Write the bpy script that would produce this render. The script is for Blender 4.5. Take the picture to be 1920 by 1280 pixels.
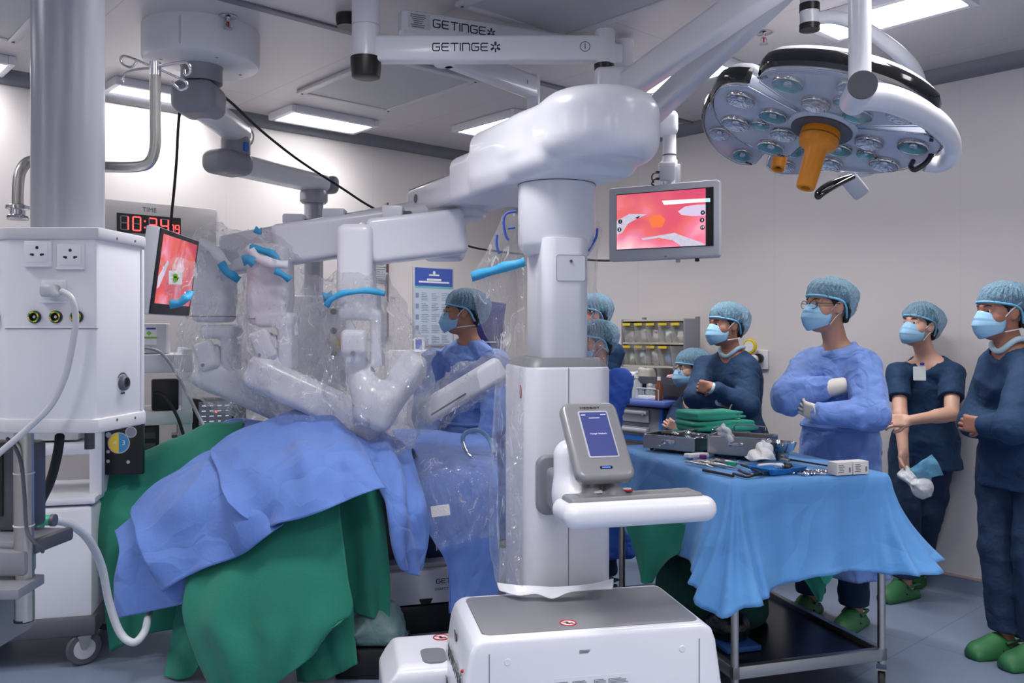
import bpy, bmesh, math, random
import numpy as np
from mathutils import Vector, Matrix, Euler

for o in list(bpy.data.objects):
    bpy.data.objects.remove(o, do_unlink=True)
SC = bpy.context.scene
COL = SC.collection

# ---------------------------------------------------------------- camera, world, exposure
F, CX, HY, H = 1618.0, 960.0, 620.0, 1.5       # focal length and horizon in pixels of the 1920x1280 frame, eye height in metres
cam_data = bpy.data.cameras.new('camera')
cam_data.sensor_width = 36.0
cam_data.lens = F / 1920 * 36
cam_data.shift_y = -(640 - HY) / 1920
cam_data.clip_start = 0.05
cam = bpy.data.objects.new('camera', cam_data)
cam.location = (0, 0, H)
cam.rotation_euler = (math.pi / 2, 0, 0)
COL.objects.link(cam)
SC.camera = cam
world = bpy.data.worlds.new('world')
SC.world = world
world.use_nodes = True
world.node_tree.nodes['Background'].inputs[0].default_value = (0.75, 0.8, 0.95, 1)
world.node_tree.nodes['Background'].inputs[1].default_value = 0.3
SC.view_settings.view_transform = 'Standard'
SC.view_settings.look = 'None'
SC.view_settings.gamma = 1.0
SC.view_settings.use_curve_mapping = False
SC.view_settings.exposure = 0.62
PANEL_POWER = 6.0                               # glow of every ceiling light panel's diffuser
PANEL_WATTS = 10.5                             # light each panel throws into the room
SC.cycles.max_bounces = 7
SC.cycles.diffuse_bounces = 4
SC.cycles.glossy_bounces = 3
SC.cycles.transmission_bounces = 4
SC.cycles.transparent_max_bounces = 14
SC.cycles.caustics_reflective = False
SC.cycles.caustics_refractive = False
SC.cycles.sample_clamp_indirect = 4.0

# ---------------------------------------------------------------- helpers
R = math.radians
V = Vector

def P(px, py, Y):
    """a point of the room seen at a pixel of the photograph, at distance Y"""
    return V(((px - CX) / F * Y, Y, H - (py - HY) / F * Y))

def PZ(px, py, z):
    return P(px, py, (H - z) * F / (py - HY))

def lin(c):
    c = c / 255.0
    return c / 12.92 if c <= 0.04045 else ((c + 0.055) / 1.055) ** 2.4

def rgb(r, g, b):
    return (lin(r), lin(g), lin(b), 1)

MATS = {}
def mat(name, col, rough=0.5, metal=0.0, bump=0.0, bscale=60.0, var=0.05, vscale=6.0, spec=0.5, emit=0.0,
        coat=0.0, trans=0.0, alpha=1.0, thin=0.0, sheen=0.0, dist=0.0, stretch=None, ecol=None):
    if name in MATS:
        return MATS[name]
    m = bpy.data.materials.new(name)
    m.use_nodes = True
    nt = m.node_tree
    b = nt.nodes['Principled BSDF']
    out = nt.nodes['Material Output']
    tc = nt.nodes.new('ShaderNodeTexCoord')
    mp = nt.nodes.new('ShaderNodeMapping')
    nt.links.new(tc.outputs['Object'], mp.inputs[0])
    if stretch:
        mp.inputs['Scale'].default_value = stretch
    nz = nt.nodes.new('ShaderNodeTexNoise')
    nz.inputs['Scale'].default_value = vscale
    nz.inputs['Detail'].default_value = 4
    nt.links.new(mp.outputs[0], nz.inputs['Vector'])
    mx = nt.nodes.new('ShaderNodeMix')
    mx.data_type = 'RGBA'
    mx.inputs[6].default_value = col
    mx.inputs[7].default_value = tuple(c * (1 - 2 * var) for c in col[:3]) + (1,)
    nt.links.new(nz.outputs['Fac'], mx.inputs[0])
    nt.links.new(mx.outputs[2], b.inputs['Base Color'])
    b.inputs['Roughness'].default_value = rough
    b.inputs['Metallic'].default_value = metal
    b.inputs['Specular IOR Level'].default_value = spec
    b.inputs['Coat Weight'].default_value = coat
    b.inputs['Transmission Weight'].default_value = trans
    b.inputs['Alpha'].default_value = alpha
    b.inputs['Sheen Weight'].default_value = sheen
    if emit:
        b.inputs['Emission Color'].default_value = ecol or col
        b.inputs['Emission Strength'].default_value = emit
    if bump:
        n2 = nt.nodes.new('ShaderNodeTexNoise')
        n2.inputs['Scale'].default_value = bscale
        n2.inputs['Detail'].default_value = 5
        n2.inputs['Distortion'].default_value = dist
        nt.links.new(mp.outputs[0], n2.inputs['Vector'])
        bp = nt.nodes.new('ShaderNodeBump')
        bp.inputs['Strength'].default_value = bump
        bp.inputs['Distance'].default_value = 0.02
        nt.links.new(n2.outputs['Fac'], bp.inputs['Height'])
        nt.links.new(bp.outputs[0], b.inputs['Normal'])
    MATS[name] = m
    return m

def film(name, white=0.1, gloss=0.2, bump=1.0, scale=9.0, tint=(250, 251, 255)):
    """clear crumpled plastic film: mostly see-through, a little milky, sharp crumpled reflections"""
    m = bpy.data.materials.new(name)
    m.use_nodes = True
    nt = m.node_tree
    nt.nodes.remove(nt.nodes['Principled BSDF'])
    out = nt.nodes['Material Output']
    tc = nt.nodes.new('ShaderNodeTexCoord')
    nz = nt.nodes.new('ShaderNodeTexNoise')
    nz.inputs['Scale'].default_value = scale
    nz.inputs['Detail'].default_value = 3
    nz.inputs['Roughness'].default_value = 0.45
    nz.inputs['Distortion'].default_value = 1.6
    mpp = nt.nodes.new('ShaderNodeMapping')
    mpp.inputs['Scale'].default_value = (1, 1, 0.45)
    nt.links.new(tc.outputs['Object'], mpp.inputs[0])
    nt.links.new(mpp.outputs[0], nz.inputs['Vector'])
    vo = nt.nodes.new('ShaderNodeTexVoronoi')
    vo.feature = 'DISTANCE_TO_EDGE'
    vo.inputs['Scale'].default_value = scale * 1.3
    add = nt.nodes.new('ShaderNodeMixRGB')
    add.inputs[0].default_value = 0.6
    nt.links.new(nz.outputs['Color'], add.inputs[1])
    nt.links.new(mpp.outputs[0], add.inputs[2])
    nt.links.new(add.outputs[0], vo.inputs['Vector'])
    mth = nt.nodes.new('ShaderNodeMath')
    mth.operation = 'MULTIPLY_ADD'
    mth.inputs[1].default_value = 0.7
    nt.links.new(vo.outputs['Distance'], mth.inputs[0])
    nt.links.new(nz.outputs['Fac'], mth.inputs[2])
    bp = nt.nodes.new('ShaderNodeBump')
    bp.inputs['Strength'].default_value = bump
    bp.inputs['Distance'].default_value = 0.09
    hgt = nt.nodes.new('ShaderNodeMath'); hgt.operation = 'MULTIPLY_ADD'; hgt.inputs[0].default_value = 0.0
    nt.links.new(mth.outputs[0], hgt.inputs[2]); nt.links.new(hgt.outputs[0], bp.inputs['Height'])
    # fold lines with highlight streaks painted in: winding noise contours, whiter and shinier
    mf2 = nt.nodes.new('ShaderNodeMapping'); mf2.inputs['Scale'].default_value = (1.0, 1.0, 0.3); mf2.inputs['Rotation'].default_value = (0.2, 0.35, 0.1)
    nt.links.new(tc.outputs['Object'], mf2.inputs[0])
    n3 = nt.nodes.new('ShaderNodeTexNoise'); n3.inputs['Scale'].default_value = scale * 0.85; n3.inputs['Detail'].default_value = 3.5; n3.inputs['Distortion'].default_value = 0.9
    nt.links.new(mf2.outputs[0], n3.inputs['Vector'])
    sb = nt.nodes.new('ShaderNodeMath'); sb.operation = 'SUBTRACT'; sb.inputs[1].default_value = 0.5; nt.links.new(n3.outputs['Fac'], sb.inputs[0])
    ab = nt.nodes.new('ShaderNodeMath'); ab.operation = 'ABSOLUTE'; nt.links.new(sb.outputs[0], ab.inputs[0])
    rdg = nt.nodes.new('ShaderNodeMapRange'); rdg.inputs['From Min'].default_value = 0.0; rdg.inputs['From Max'].default_value = 0.022
    rdg.inputs['To Min'].default_value = 1.0; rdg.inputs['To Max'].default_value = 0.0; nt.links.new(ab.outputs[0], rdg.inputs['Value'])
    n4 = nt.nodes.new('ShaderNodeTexNoise'); n4.inputs['Scale'].default_value = scale * 0.5; nt.links.new(tc.outputs['Object'], n4.inputs['Vector'])
    gate = nt.nodes.new('ShaderNodeMapRange'); gate.inputs['From Min'].default_value = 0.42; gate.inputs['From Max'].default_value = 0.62; nt.links.new(n4.outputs['Fac'], gate.inputs['Value'])
    rg = nt.nodes.new('ShaderNodeMath'); rg.operation = 'MULTIPLY'; nt.links.new(rdg.outputs[0], rg.inputs[0]); nt.links.new(gate.outputs[0], rg.inputs[1])
    wfac = nt.nodes.new('ShaderNodeMath'); wfac.operation = 'MULTIPLY_ADD'; wfac.inputs[1].default_value = 0.5; wfac.inputs[2].default_value = white
    nt.links.new(rg.outputs[0], wfac.inputs[0])
    tr = nt.nodes.new('ShaderNodeBsdfTransparent')
    tr.inputs[0].default_value = (0.985, 0.988, 0.995, 1)
    df = nt.nodes.new('ShaderNodeBsdfDiffuse')
    df.inputs[0].default_value = rgb(*tint)
    tl = nt.nodes.new('ShaderNodeBsdfTranslucent')
    tl.inputs[0].default_value = rgb(*tint)
    md = nt.nodes.new('ShaderNodeMixShader')
    md.inputs[0].default_value = 0.4
    nt.links.new(df.outputs[0], md.inputs[1])
    nt.links.new(tl.outputs[0], md.inputs[2])
    gl = nt.nodes.new('ShaderNodeBsdfGlossy')
    gl.inputs['Roughness'].default_value = 0.16
    nt.links.new(bp.outputs[0], gl.inputs['Normal'])
    lw = nt.nodes.new('ShaderNodeLayerWeight')
    lw.inputs[0].default_value = 0.25
    nt.links.new(bp.outputs[0], lw.inputs['Normal'])
    m1 = nt.nodes.new('ShaderNodeMixShader')
    nt.links.new(wfac.outputs[0], m1.inputs[0])
    nt.links.new(tr.outputs[0], m1.inputs[1])
    nt.links.new(md.outputs[0], m1.inputs[2])
    mf = nt.nodes.new('ShaderNodeMath')
    mf.operation = 'MULTIPLY_ADD'
    mf.inputs[1].default_value = 0.12
    mf.inputs[2].default_value = gloss * 0.4
    nt.links.new(lw.outputs['Fresnel'], mf.inputs[0])
    gf = nt.nodes.new('ShaderNodeMath'); gf.operation = 'MULTIPLY_ADD'; gf.inputs[1].default_value = 0.06
    nt.links.new(rg.outputs[0], gf.inputs[0]); nt.links.new(mf.outputs[0], gf.inputs[2])
    m2 = nt.nodes.new('ShaderNodeMixShader')
    nt.links.new(gf.outputs[0], m2.inputs[0])
    nt.links.new(m1.outputs[0], m2.inputs[1])
    nt.links.new(gl.outputs[0], m2.inputs[2])
    nt.links.new(m2.outputs[0], out.inputs[0])
    MATS[name] = m
    return m

def creases(m, scale=5.0, strength=0.5, dist=0.05, warp=0.35, seed=0.0):
    """crumpled facets with sharp fold lines, added on top of a fabric's fine weave"""
    nt = m.node_tree; b = nt.nodes['Principled BSDF']
    tc = nt.nodes.new('ShaderNodeTexCoord')
    mp = nt.nodes.new('ShaderNodeMapping'); mp.inputs['Location'].default_value = (seed, seed * 1.3, seed * 0.7)
    nt.links.new(tc.outputs['Object'], mp.inputs[0])
    nz = nt.nodes.new('ShaderNodeTexNoise'); nz.inputs['Scale'].default_value = scale * 0.6; nz.inputs['Detail'].default_value = 2
    nt.links.new(mp.outputs[0], nz.inputs['Vector'])
    mx = nt.nodes.new('ShaderNodeMixRGB'); mx.inputs[0].default_value = warp
    nt.links.new(mp.outputs[0], mx.inputs[1]); nt.links.new(nz.outputs['Color'], mx.inputs[2])
    v1 = nt.nodes.new('ShaderNodeTexVoronoi'); v1.feature = 'F1'; v1.inputs['Scale'].default_value = scale
    v2 = nt.nodes.new('ShaderNodeTexVoronoi'); v2.feature = 'DISTANCE_TO_EDGE'; v2.inputs['Scale'].default_value = scale * 1.7
    for v in (v1, v2): nt.links.new(mx.outputs[0], v.inputs['Vector'])
    ad = nt.nodes.new('ShaderNodeMath'); ad.operation = 'MULTIPLY_ADD'; ad.inputs[1].default_value = 0.6
    nt.links.new(v2.outputs['Distance'], ad.inputs[0]); nt.links.new(v1.outputs['Distance'], ad.inputs[2])
    bp = nt.nodes.new('ShaderNodeBump'); bp.inputs['Strength'].default_value = strength; bp.inputs['Distance'].default_value = dist
    nt.links.new(ad.outputs[0], bp.inputs['Height'])
    if b.inputs['Normal'].links: nt.links.new(b.inputs['Normal'].links[0].from_socket, bp.inputs['Normal'])
    nt.links.new(bp.outputs[0], b.inputs['Normal'])

WM = {}                                          # world matrix of every empty or part, kept by hand
def wm(o):
    return WM.get(o.name, Matrix.Identity(4)) if o else Matrix.Identity(4)

def tag(o, label=None, cat=None, group=None, kind=None):
    if label: o['label'] = label
    if cat: o['category'] = cat
    if group: o['group'] = group
    if kind: o['kind'] = kind
    return o

def thing(name, label, cat, loc=(0, 0, 0), rz=0.0, group=None, M=None):
    o = bpy.data.objects.new(name, None)
    COL.objects.link(o)
    if M is None:
        M = Matrix.Translation(V(loc)) @ Matrix.Rotation(rz, 4, 'Z')
    o.matrix_world = M
    o.matrix_basis = M
    o.empty_display_size = 0.1
    WM[o.name] = M.copy()
    return tag(o, label, cat, group)

def link(name, me, parent=None, kind=None):
    o = bpy.data.objects.new(name, me)
    COL.objects.link(o)
    if parent:
        o.parent = parent
    WM[o.name] = wm(parent).copy()
    if kind: o['kind'] = kind
    return o

def dup(root, M, label=None, group=None):
    """copy a thing with its parts and sub-parts to a new placement"""
    r = root.copy(); COL.objects.link(r)
    r.matrix_basis = M; WM[r.name] = M.copy()
    if label: r['label'] = label
    if group: r['group'] = group
    for ch in list(root.children):
        c = ch.copy(); COL.objects.link(c); c.parent = r
        for g in list(ch.children):
            d = g.copy(); COL.objects.link(d); d.parent = c
    return r

def finish(me, mats, smooth=True, angle=38):
    if not isinstance(mats, (list, tuple)):
        mats = [mats]
    for m in mats:
        me.materials.append(m)
    me.polygons.foreach_set('use_smooth', [bool(smooth)] * len(me.polygons))
    if smooth and angle:
        me.set_sharp_from_angle(angle=R(angle))
    me.update()
    return me

def np_mesh(name, verts, quads, idx=None):
    me = bpy.data.meshes.new(name)
    n, k = quads.shape
    me.vertices.add(len(verts))
    me.vertices.foreach_set('co', np.asarray(verts, np.float32).ravel())
    me.loops.add(n * k)
    me.loops.foreach_set('vertex_index', np.asarray(quads, np.int32).ravel())
    me.polygons.add(n)
    me.polygons.foreach_set('loop_start', np.arange(0, n * k, k, dtype=np.int32))
    if idx is not None:
        me.polygons.foreach_set('material_index', np.asarray(idx, np.int32))
    me.update(calc_edges=True)
    return me

def basis(z, x=None):
    """rotation whose local z points along z and local x as near x as possible"""
    z = V(z).normalized()
    x = V(x) if x is not None else (V((1, 0, 0)) if abs(z.x) < 0.9 else V((0, 1, 0)))
    y = z.cross(x).normalized()
    x = y.cross(z)
    return Matrix((x, y, z)).transposed()

class MB:
    """collects shapes and links them as ONE mesh object"""
    def __init__(s):
        s.v = []; s.f = []; s.m = []; s.mi = 0
    def add(s, vs, fs):
        n = len(s.v)
        s.v += [V(p) for p in vs]
        s.f += [[i + n for i in f] for f in fs]
        s.m += [s.mi] * len(fs)
        return s
    def box(s, c, d, rot=None, bev=0.0, seg=2, taper=None):
        bm = bmesh.new()
        bmesh.ops.create_cube(bm, size=1)
        for v in bm.verts:
            t = (taper if (taper is not None and v.co.z > 0) else (1, 1))
            v.co = V((v.co.x * d[0] * t[0], v.co.y * d[1] * t[1], v.co.z * d[2]))
        if bev:
            bmesh.ops.bevel(bm, geom=list(bm.edges), offset=min(bev, min(d) * 0.49), segments=seg, profile=0.5, affect='EDGES')
        s._bm(bm, c, rot)
        return s
    def _bm(s, bm, c=(0, 0, 0), rot=None):
        bm.verts.index_update()
        vs = []
        for v in bm.verts:
            p = v.co.copy()
            if rot is not None: p = rot @ p
            vs.append(p + V(c))
        s.add(vs, [[v.index for v in f.verts] for f in bm.faces])
        bm.free()
    def cyl(s, a, b, r0, r1=None, n=20, caps=True):
        a, b = V(a), V(b)
        r1 = r0 if r1 is None else r1
        B = basis(b - a)
        vs = []
        for p, r in ((a, r0), (b, r1)):
            for i in range(n):
                t = 2 * math.pi * i / n
                vs.append(p + B @ V((math.cos(t) * r, math.sin(t) * r, 0)))
        fs = [[i, (i + 1) % n, n + (i + 1) % n, n + i] for i in range(n)]
        if caps:
            fs += [list(range(n))[::-1], list(range(n, 2 * n))]
        return s.add(vs, fs)
    def lathe(s, prof, c=(0, 0, 0), rot=None, n=28, caps=True):
        """prof: list of (radius, height)"""
        vs, fs = [], []
        for r, z in prof:
            for i in range(n):
                t = 2 * math.pi * i / n
                p = V((math.cos(t) * r, math.sin(t) * r, z))
                vs.append((rot @ p if rot is not None else p) + V(c))
        for j in range(len(prof) - 1):
            for i in range(n):
                k = (i + 1) % n
                fs.append([j * n + i, j * n + k, (j + 1) * n + k, (j + 1) * n + i])
        if caps:
            fs.append(list(range(n))[::-1])
            fs.append(list(range((len(prof) - 1) * n, len(prof) * n)))
        return s.add(vs, fs)
    def tube(s, pts, r, n=10, smooth=0, closed=False):
        pts = [V(p) for p in pts]
        if smooth:
            pts = spline(pts, smooth, closed)
        rs = r if isinstance(r, (list, tuple)) else None
        m = len(pts)
        vs, fs = [], []
        x = None
        for i, p in enumerate(pts):
            d = (pts[(i + 1) % m] - pts[i - 1]) if closed else (pts[min(i + 1, m - 1)] - pts[max(i - 1, 0)])
            if d.length < 1e-9: d = V((0, 0, 1))
            B = basis(d, x)
            x = B @ V((1, 0, 0))
            if rs:
                q = i / (m - 1) * (len(rs) - 1); j = min(int(q), len(rs) - 2); rr = rs[j] + (rs[j + 1] - rs[j]) * (q - j)
            else:
                rr = r
            for k in range(n):
                t = 2 * math.pi * k / n
                vs.append(p + B @ V((math.cos(t) * rr, math.sin(t) * rr, 0)))
        for i in range(m if closed else m - 1):
            a, b = i * n, ((i + 1) % m) * n
            for k in range(n):
                l = (k + 1) % n
                fs.append([a + k, a + l, b + l, b + k])
        if not closed:
            fs += [list(range(n))[::-1], list(range((m - 1) * n, m * n))]
        return s.add(vs, fs)
    def ball(s, c, r, rot=None, u=18, w=12):
        if not isinstance(r, (list, tuple, Vector)): r = (r, r, r)
        bm = bmesh.new()
        bmesh.ops.create_uvsphere(bm, u_segments=u, v_segments=w, radius=1)
        for v in bm.verts: v.co = V((v.co.x * r[0], v.co.y * r[1], v.co.z * r[2]))
        s._bm(bm, c, rot)
        return s
    def prism(s, outline, z0, z1, M=None, bev=0.0, seg=2, top=1.0):
        """outline: list of (x, y), extruded from z0 to z1, then moved by the matrix M"""
        bm = bmesh.new()
        cx = sum(p[0] for p in outline) / len(outline); cy = sum(p[1] for p in outline) / len(outline)
        lo = [bm.verts.new((x, y, z0)) for x, y in outline]
        hi = [bm.verts.new((cx + (x - cx) * top, cy + (y - cy) * top, z1)) for x, y in outline]
        bm.faces.new(lo[::-1]); bm.faces.new(hi)
        n = len(lo)
        for i in range(n):
            bm.faces.new((lo[i], lo[(i + 1) % n], hi[(i + 1) % n], hi[i]))
        bmesh.ops.recalc_face_normals(bm, faces=bm.faces)
        if bev:
            es = [e for e in bm.edges if len(e.link_faces) == 2 and e.calc_face_angle() > R(25)]
            bmesh.ops.bevel(bm, geom=es, offset=bev, segments=seg, profile=0.5, affect='EDGES')
        bm.verts.index_update()
        vs = [(M @ v.co if M is not None else v.co.copy()) for v in bm.verts]
        s.add(vs, [[v.index for v in f.verts] for f in bm.faces])
        bm.free()
        return s
    def build(s, name, mats, parent=None, world=False, smooth=True, angle=38, kind=None, label=None):
        me = bpy.data.meshes.new(name)
        vs = s.v
        if world and parent:
            I = wm(parent).inverted()
            vs = [I @ p for p in vs]
        me.from_pydata([tuple(p) for p in vs], [], s.f)
        me.polygons.foreach_set('material_index', s.m)
        finish(me, mats, smooth, angle)
        o = link(name, me, parent, kind)
        if label: o['label'] = label
        return o

def spline(pts, k=8, closed=False):
    n = len(pts); out = []
    rng = range(n if closed else n - 1)
    for i in rng:
        if closed:
            a, b, c, d = pts[i - 1], pts[i], pts[(i + 1) % n], pts[(i + 2) % n]
        else:
            a, b, c, d = pts[max(i - 1, 0)], pts[i], pts[i + 1], pts[min(i + 2, n - 1)]
        for j in range(k):
            t = j / k
            out.append(0.5 * ((2 * b) + (c - a) * t + (2 * a - 5 * b + 4 * c - d) * t * t + (3 * b - a - 3 * c + d) * t ** 3))
    if not closed: out.append(pts[-1])
    return out

def rrect(w, h, r, n=6, cx=0, cy=0):
    out = []
    for qx, qy, a0 in ((1, 1, 0), (-1, 1, 90), (-1, -1, 180), (1, -1, 270)):
        for i in range(n + 1):
            a = R(a0 + 90 * i / n)
            out.append((cx + qx * (w / 2 - r) + r * math.cos(a), cy + qy * (h / 2 - r) + r * math.sin(a)))
    return out

def ptube(name, pts, r, m, parent=None, world=True, n=10, smooth=8, label=None):
    return MB().tube(pts, r, n, smooth).build(name, m, parent, world, label=label)

# ---------------------------------------------------------------- rounded bodies from blended distance fields
class SDF:
    def __init__(s, vox=0.008):
        s.vox = vox; s.ops = []
    def cap(s, a, b, r0, r1=None, k=0.02, sub=False, flat=None):
        """tapered limb from a to b; flat = (direction, factor) squashes it along that direction"""
        a, b = np.array(a, float), np.array(b, float)
        r1 = r0 if r1 is None else r1
        rm = max(r0, r1)
        def f(p):
            q = p; aa, bb = a, b
            if flat is not None:
                d = np.array(V(flat[0]).normalized()); g = 1 / flat[1] - 1
                q = p + (p @ d)[..., None] * d * g
                aa = a + (a @ d) * d * g; bb = b + (b @ d) * d * g
            ba = bb - aa
            t = np.clip(((q - aa) @ ba) / max(ba @ ba, 1e-9), 0, 1)
            return np.linalg.norm(q - aa - t[..., None] * ba, axis=-1) - (r0 + (r1 - r0) * t)
        s.ops.append((f, np.minimum(a, b) - rm, np.maximum(a, b) + rm, k, sub)); return s
    def chain(s, pts, rs, k=0.02, sub=False, flat=None):
        for i in range(len(pts) - 1):
            s.cap(pts[i], pts[i + 1], rs[i], rs[i + 1], k, sub, flat)
        return s
    def ell(s, c, r, rot=None, k=0.02, sub=False):
        c = np.array(c, float); r = np.array(r, float)
        Rm = np.array(rot) if rot is not None else np.eye(3)
        e = np.abs(Rm) @ r
        def f(p):
            q = (p - c) @ Rm
            k0 = np.linalg.norm(q / r, axis=-1); k1 = np.linalg.norm(q / (r * r), axis=-1)
            return k0 * (k0 - 1) / np.maximum(k1, 1e-6)
        s.ops.append((f, c - e, c + e, k, sub)); return s
    def box(s, c, d, rad=0.02, rot=None, k=0.0, sub=False):
        c = np.array(c, float); h = np.array(d, float) / 2 - rad
        Rm = np.array(rot) if rot is not None else np.eye(3)
        e = np.abs(Rm) @ (h + rad)
        def f(p):
            q = np.abs((p - c) @ Rm) - h
            return np.linalg.norm(np.maximum(q, 0), axis=-1) + np.minimum(q.max(-1), 0) - rad
        s.ops.append((f, c - e, c + e, k, sub)); return s
    def cylr(s, a, b, r, rad=0.01, k=0.0, sub=False):
        """cylinder from a to b with rounded rims"""
        a, b = np.array(a, float), np.array(b, float)
        ax = b - a; L = np.linalg.norm(ax); ax = ax / L; c = (a + b) / 2
        def f(p):
            q = p - c
            h = q @ ax
            rr = np.linalg.norm(q - h[..., None] * ax, axis=-1)
            dx = rr - r + rad; dy = np.abs(h) - L / 2 + rad
            return np.minimum(np.maximum(dx, dy), 0) + np.sqrt(np.maximum(dx, 0) ** 2 + np.maximum(dy, 0) ** 2) - rad
        e = np.abs(ax) * L / 2 + r * np.sqrt(np.maximum(1 - ax * ax, 0)) + 0.001
        s.ops.append((f, c - e, c + e, k, sub)); return s
    def cut(s, pt, nrm, k=0.0):
        """remove everything on the side the normal points to"""
        pt = np.array(pt, float); nn = np.array(V(nrm).normalized())
        s.ops.append((lambda p: (p - pt) @ nn, None, None, k, 'cut')); return s
    def warp(s, fn):
        """fn(p) is added to the field: positive eats, negative grows"""
        s.ops.append((fn, None, None, 0, 'add')); return s
    def mesh(s, pad=0.03):
        lo = np.min([o[1] for o in s.ops if o[1] is not None and not o[4]], 0) - pad
        hi = np.max([o[2] for o in s.ops if o[1] is not None and not o[4]], 0) + pad
        vx = s.vox
        n = np.ceil((hi - lo) / vx).astype(int) + 1
        G = np.full(n, 1.0, np.float32)
        ax = [lo[i] + vx * np.arange(n[i]) for i in range(3)]
        for f, a, b, k, mode in s.ops:
            if a is None:
                if mode == 'add':
                    m = np.abs(G) < 0.12
                    ii = np.nonzero(m)
                    p = np.stack([ax[0][ii[0]], ax[1][ii[1]], ax[2][ii[2]]], -1)
                    G[m] += f(p).astype(np.float32)
                else:
                    X, Y, Z = np.meshgrid(*ax, indexing='ij', sparse=False)
                    d = f(np.stack([X, Y, Z], -1)).astype(np.float32)
                    G = np.maximum(G, d)
                continue
            mg = k + 3 * vx + 0.01
            i0 = np.clip(np.floor((a - mg - lo) / vx).astype(int), 0, n - 1)
            i1 = np.clip(np.ceil((b + mg - lo) / vx).astype(int) + 1, 1, n)
            if np.any(i1 <= i0): continue
            sl = tuple(slice(i0[j], i1[j]) for j in range(3))
            p = np.stack(np.meshgrid(*[ax[j][sl[j]] for j in range(3)], indexing='ij'), -1)
            d = f(p).astype(np.float32)
            g = G[sl]
            if mode:
                d = -d
                if k > 0:
                    h = np.clip(0.5 - 0.5 * (d - g) / k * -1, 0, 1)
                    h = np.clip(0.5 + 0.5 * (d - g) / k, 0, 1)
                    G[sl] = g + (d - g) * h + k * h * (1 - h)
                else:
                    G[sl] = np.maximum(g, d)
            elif k > 0:
                h = np.clip(0.5 + 0.5 * (g - d) / k, 0, 1)
                G[sl] = g + (d - g) * h - k * h * (1 - h)
            else:
                G[sl] = np.minimum(g, d)
        return surface_net(G, lo, vx)

def surface_net(G, lo, vx):
    for a in range(3):
        sl = [slice(None)] * 3
        for e in (0, -1):
            sl[a] = e
            G[tuple(sl)] = np.maximum(G[tuple(sl)], 0.01)
    S = G < 0
    n = np.array(G.shape) - 1
    acc = np.zeros(tuple(n) + (3,), np.float32); cnt = np.zeros(tuple(n), np.float32)
    offs = [(i, j, k) for i in (0, 1) for j in (0, 1) for k in (0, 1)]
    def sub(A, o):
        return A[o[0]:o[0] + n[0], o[1]:o[1] + n[1], o[2]:o[2] + n[2]]
    for o in offs:
        for a in range(3):
            if o[a]: continue
            q = list(o); q[a] = 1
            s0, s1 = sub(S, o), sub(S, q)
            x = s0 != s1
            if not x.any(): continue
            g0, g1 = sub(G, o)[x], sub(G, q)[x]
            t = g0 / (g0 - g1)
            pos = np.tile(np.array(o, np.float32), (len(t), 1))
            pos[:, a] += t
            acc[x] += pos; cnt[x] += 1
    act = cnt > 0
    idx = np.full(tuple(n), -1, np.int64)
    ii = np.nonzero(act)
    idx[act] = np.arange(len(ii[0]))
    verts = (np.stack(ii, -1) + acc[act] / cnt[act][:, None]) * vx + lo
    quads = []
    for a in range(3):
        b, c = (a + 1) % 3, (a + 2) % 3
        # edges along axis a between interior grid points
        s0 = [slice(None)] * 3; s1 = [slice(None)] * 3
        s0[a] = slice(0, -1); s1[a] = slice(1, None)
        A, B = S[tuple(s0)], S[tuple(s1)]
        x = A != B
        e = np.nonzero(x)
        e = [np.array(q) for q in e]
        ok = (e[b] > 0) & (e[c] > 0) & (e[b] < n[b]) & (e[c] < n[c])
        e = [q[ok] for q in e]
        flip = A[tuple(e)]
        def cell(db, dc):
            q = [w.copy() for w in e]
            q[b] = q[b] + db; q[c] = q[c] + dc
            return idx[tuple(q)]
        Q = np.stack([cell(-1, -1), cell(0, -1), cell(0, 0), cell(-1, 0)], -1)
        Q[~flip] = Q[~flip][:, ::-1]
        quads.append(Q)
    return verts, np.concatenate(quads)

def relax(verts, quads, it=2, lam=0.5):
    for _ in range(it):
        acc = np.zeros_like(verts); cnt = np.zeros(len(verts))
        for i in range(4):
            a, b = quads[:, i], quads[:, (i + 1) % 4]
            np.add.at(acc, a, verts[b]); np.add.at(acc, b, verts[a])
            np.add.at(cnt, a, 1); np.add.at(cnt, b, 1)
        verts = verts + lam * (acc / np.maximum(cnt, 1)[:, None] - verts)
    return verts

def body(name, sdf, mats, parent=None, world=True, it=1, idx=None, label=None, extra=None, angle=None, kind=None):
    """mesh of a blended field, in world coordinates brought into the parent's frame; extra: MB islands joined in"""
    v, q = sdf.mesh()
    if it: v = relax(v, q, it)
    mi = idx(v[q].mean(1)) if idx is not None else np.zeros(len(q), int)
    if parent is not None and world:
        I = np.array(wm(parent).inverted())
        v = v @ I[:3, :3].T + I[:3, 3]
    if extra is None:
        me = np_mesh(name, v, q, mi)
    else:
        I = wm(parent).inverted() if (parent is not None and world) else Matrix.Identity(4)
        me = bpy.data.meshes.new(name)
        n = len(v)
        vs = [tuple(p) for p in v] + [tuple(I @ p) for p in extra.v]
        fs = q.tolist() + [[i + n for i in f] for f in extra.f]
        me.from_pydata(vs, [], fs)
        me.polygons.foreach_set('material_index', list(map(int, mi)) + extra.m)
    finish(me, mats, True, angle)
    o = link(name, me, parent, kind)
    if label: o['label'] = label
    return o

def wave(amp, fx, fy, fz, ph=0.0, warp=0.0):
    def f(p):
        x, y, z = p[..., 0], p[..., 1], p[..., 2]
        w = warp * np.sin(5.1 * x + 3.7 * z + ph) + warp * np.sin(4.3 * y - 6.1 * z + 2 * ph)
        return amp * np.sin(fx * x + fy * y + fz * z + ph + w)
    return f

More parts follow.
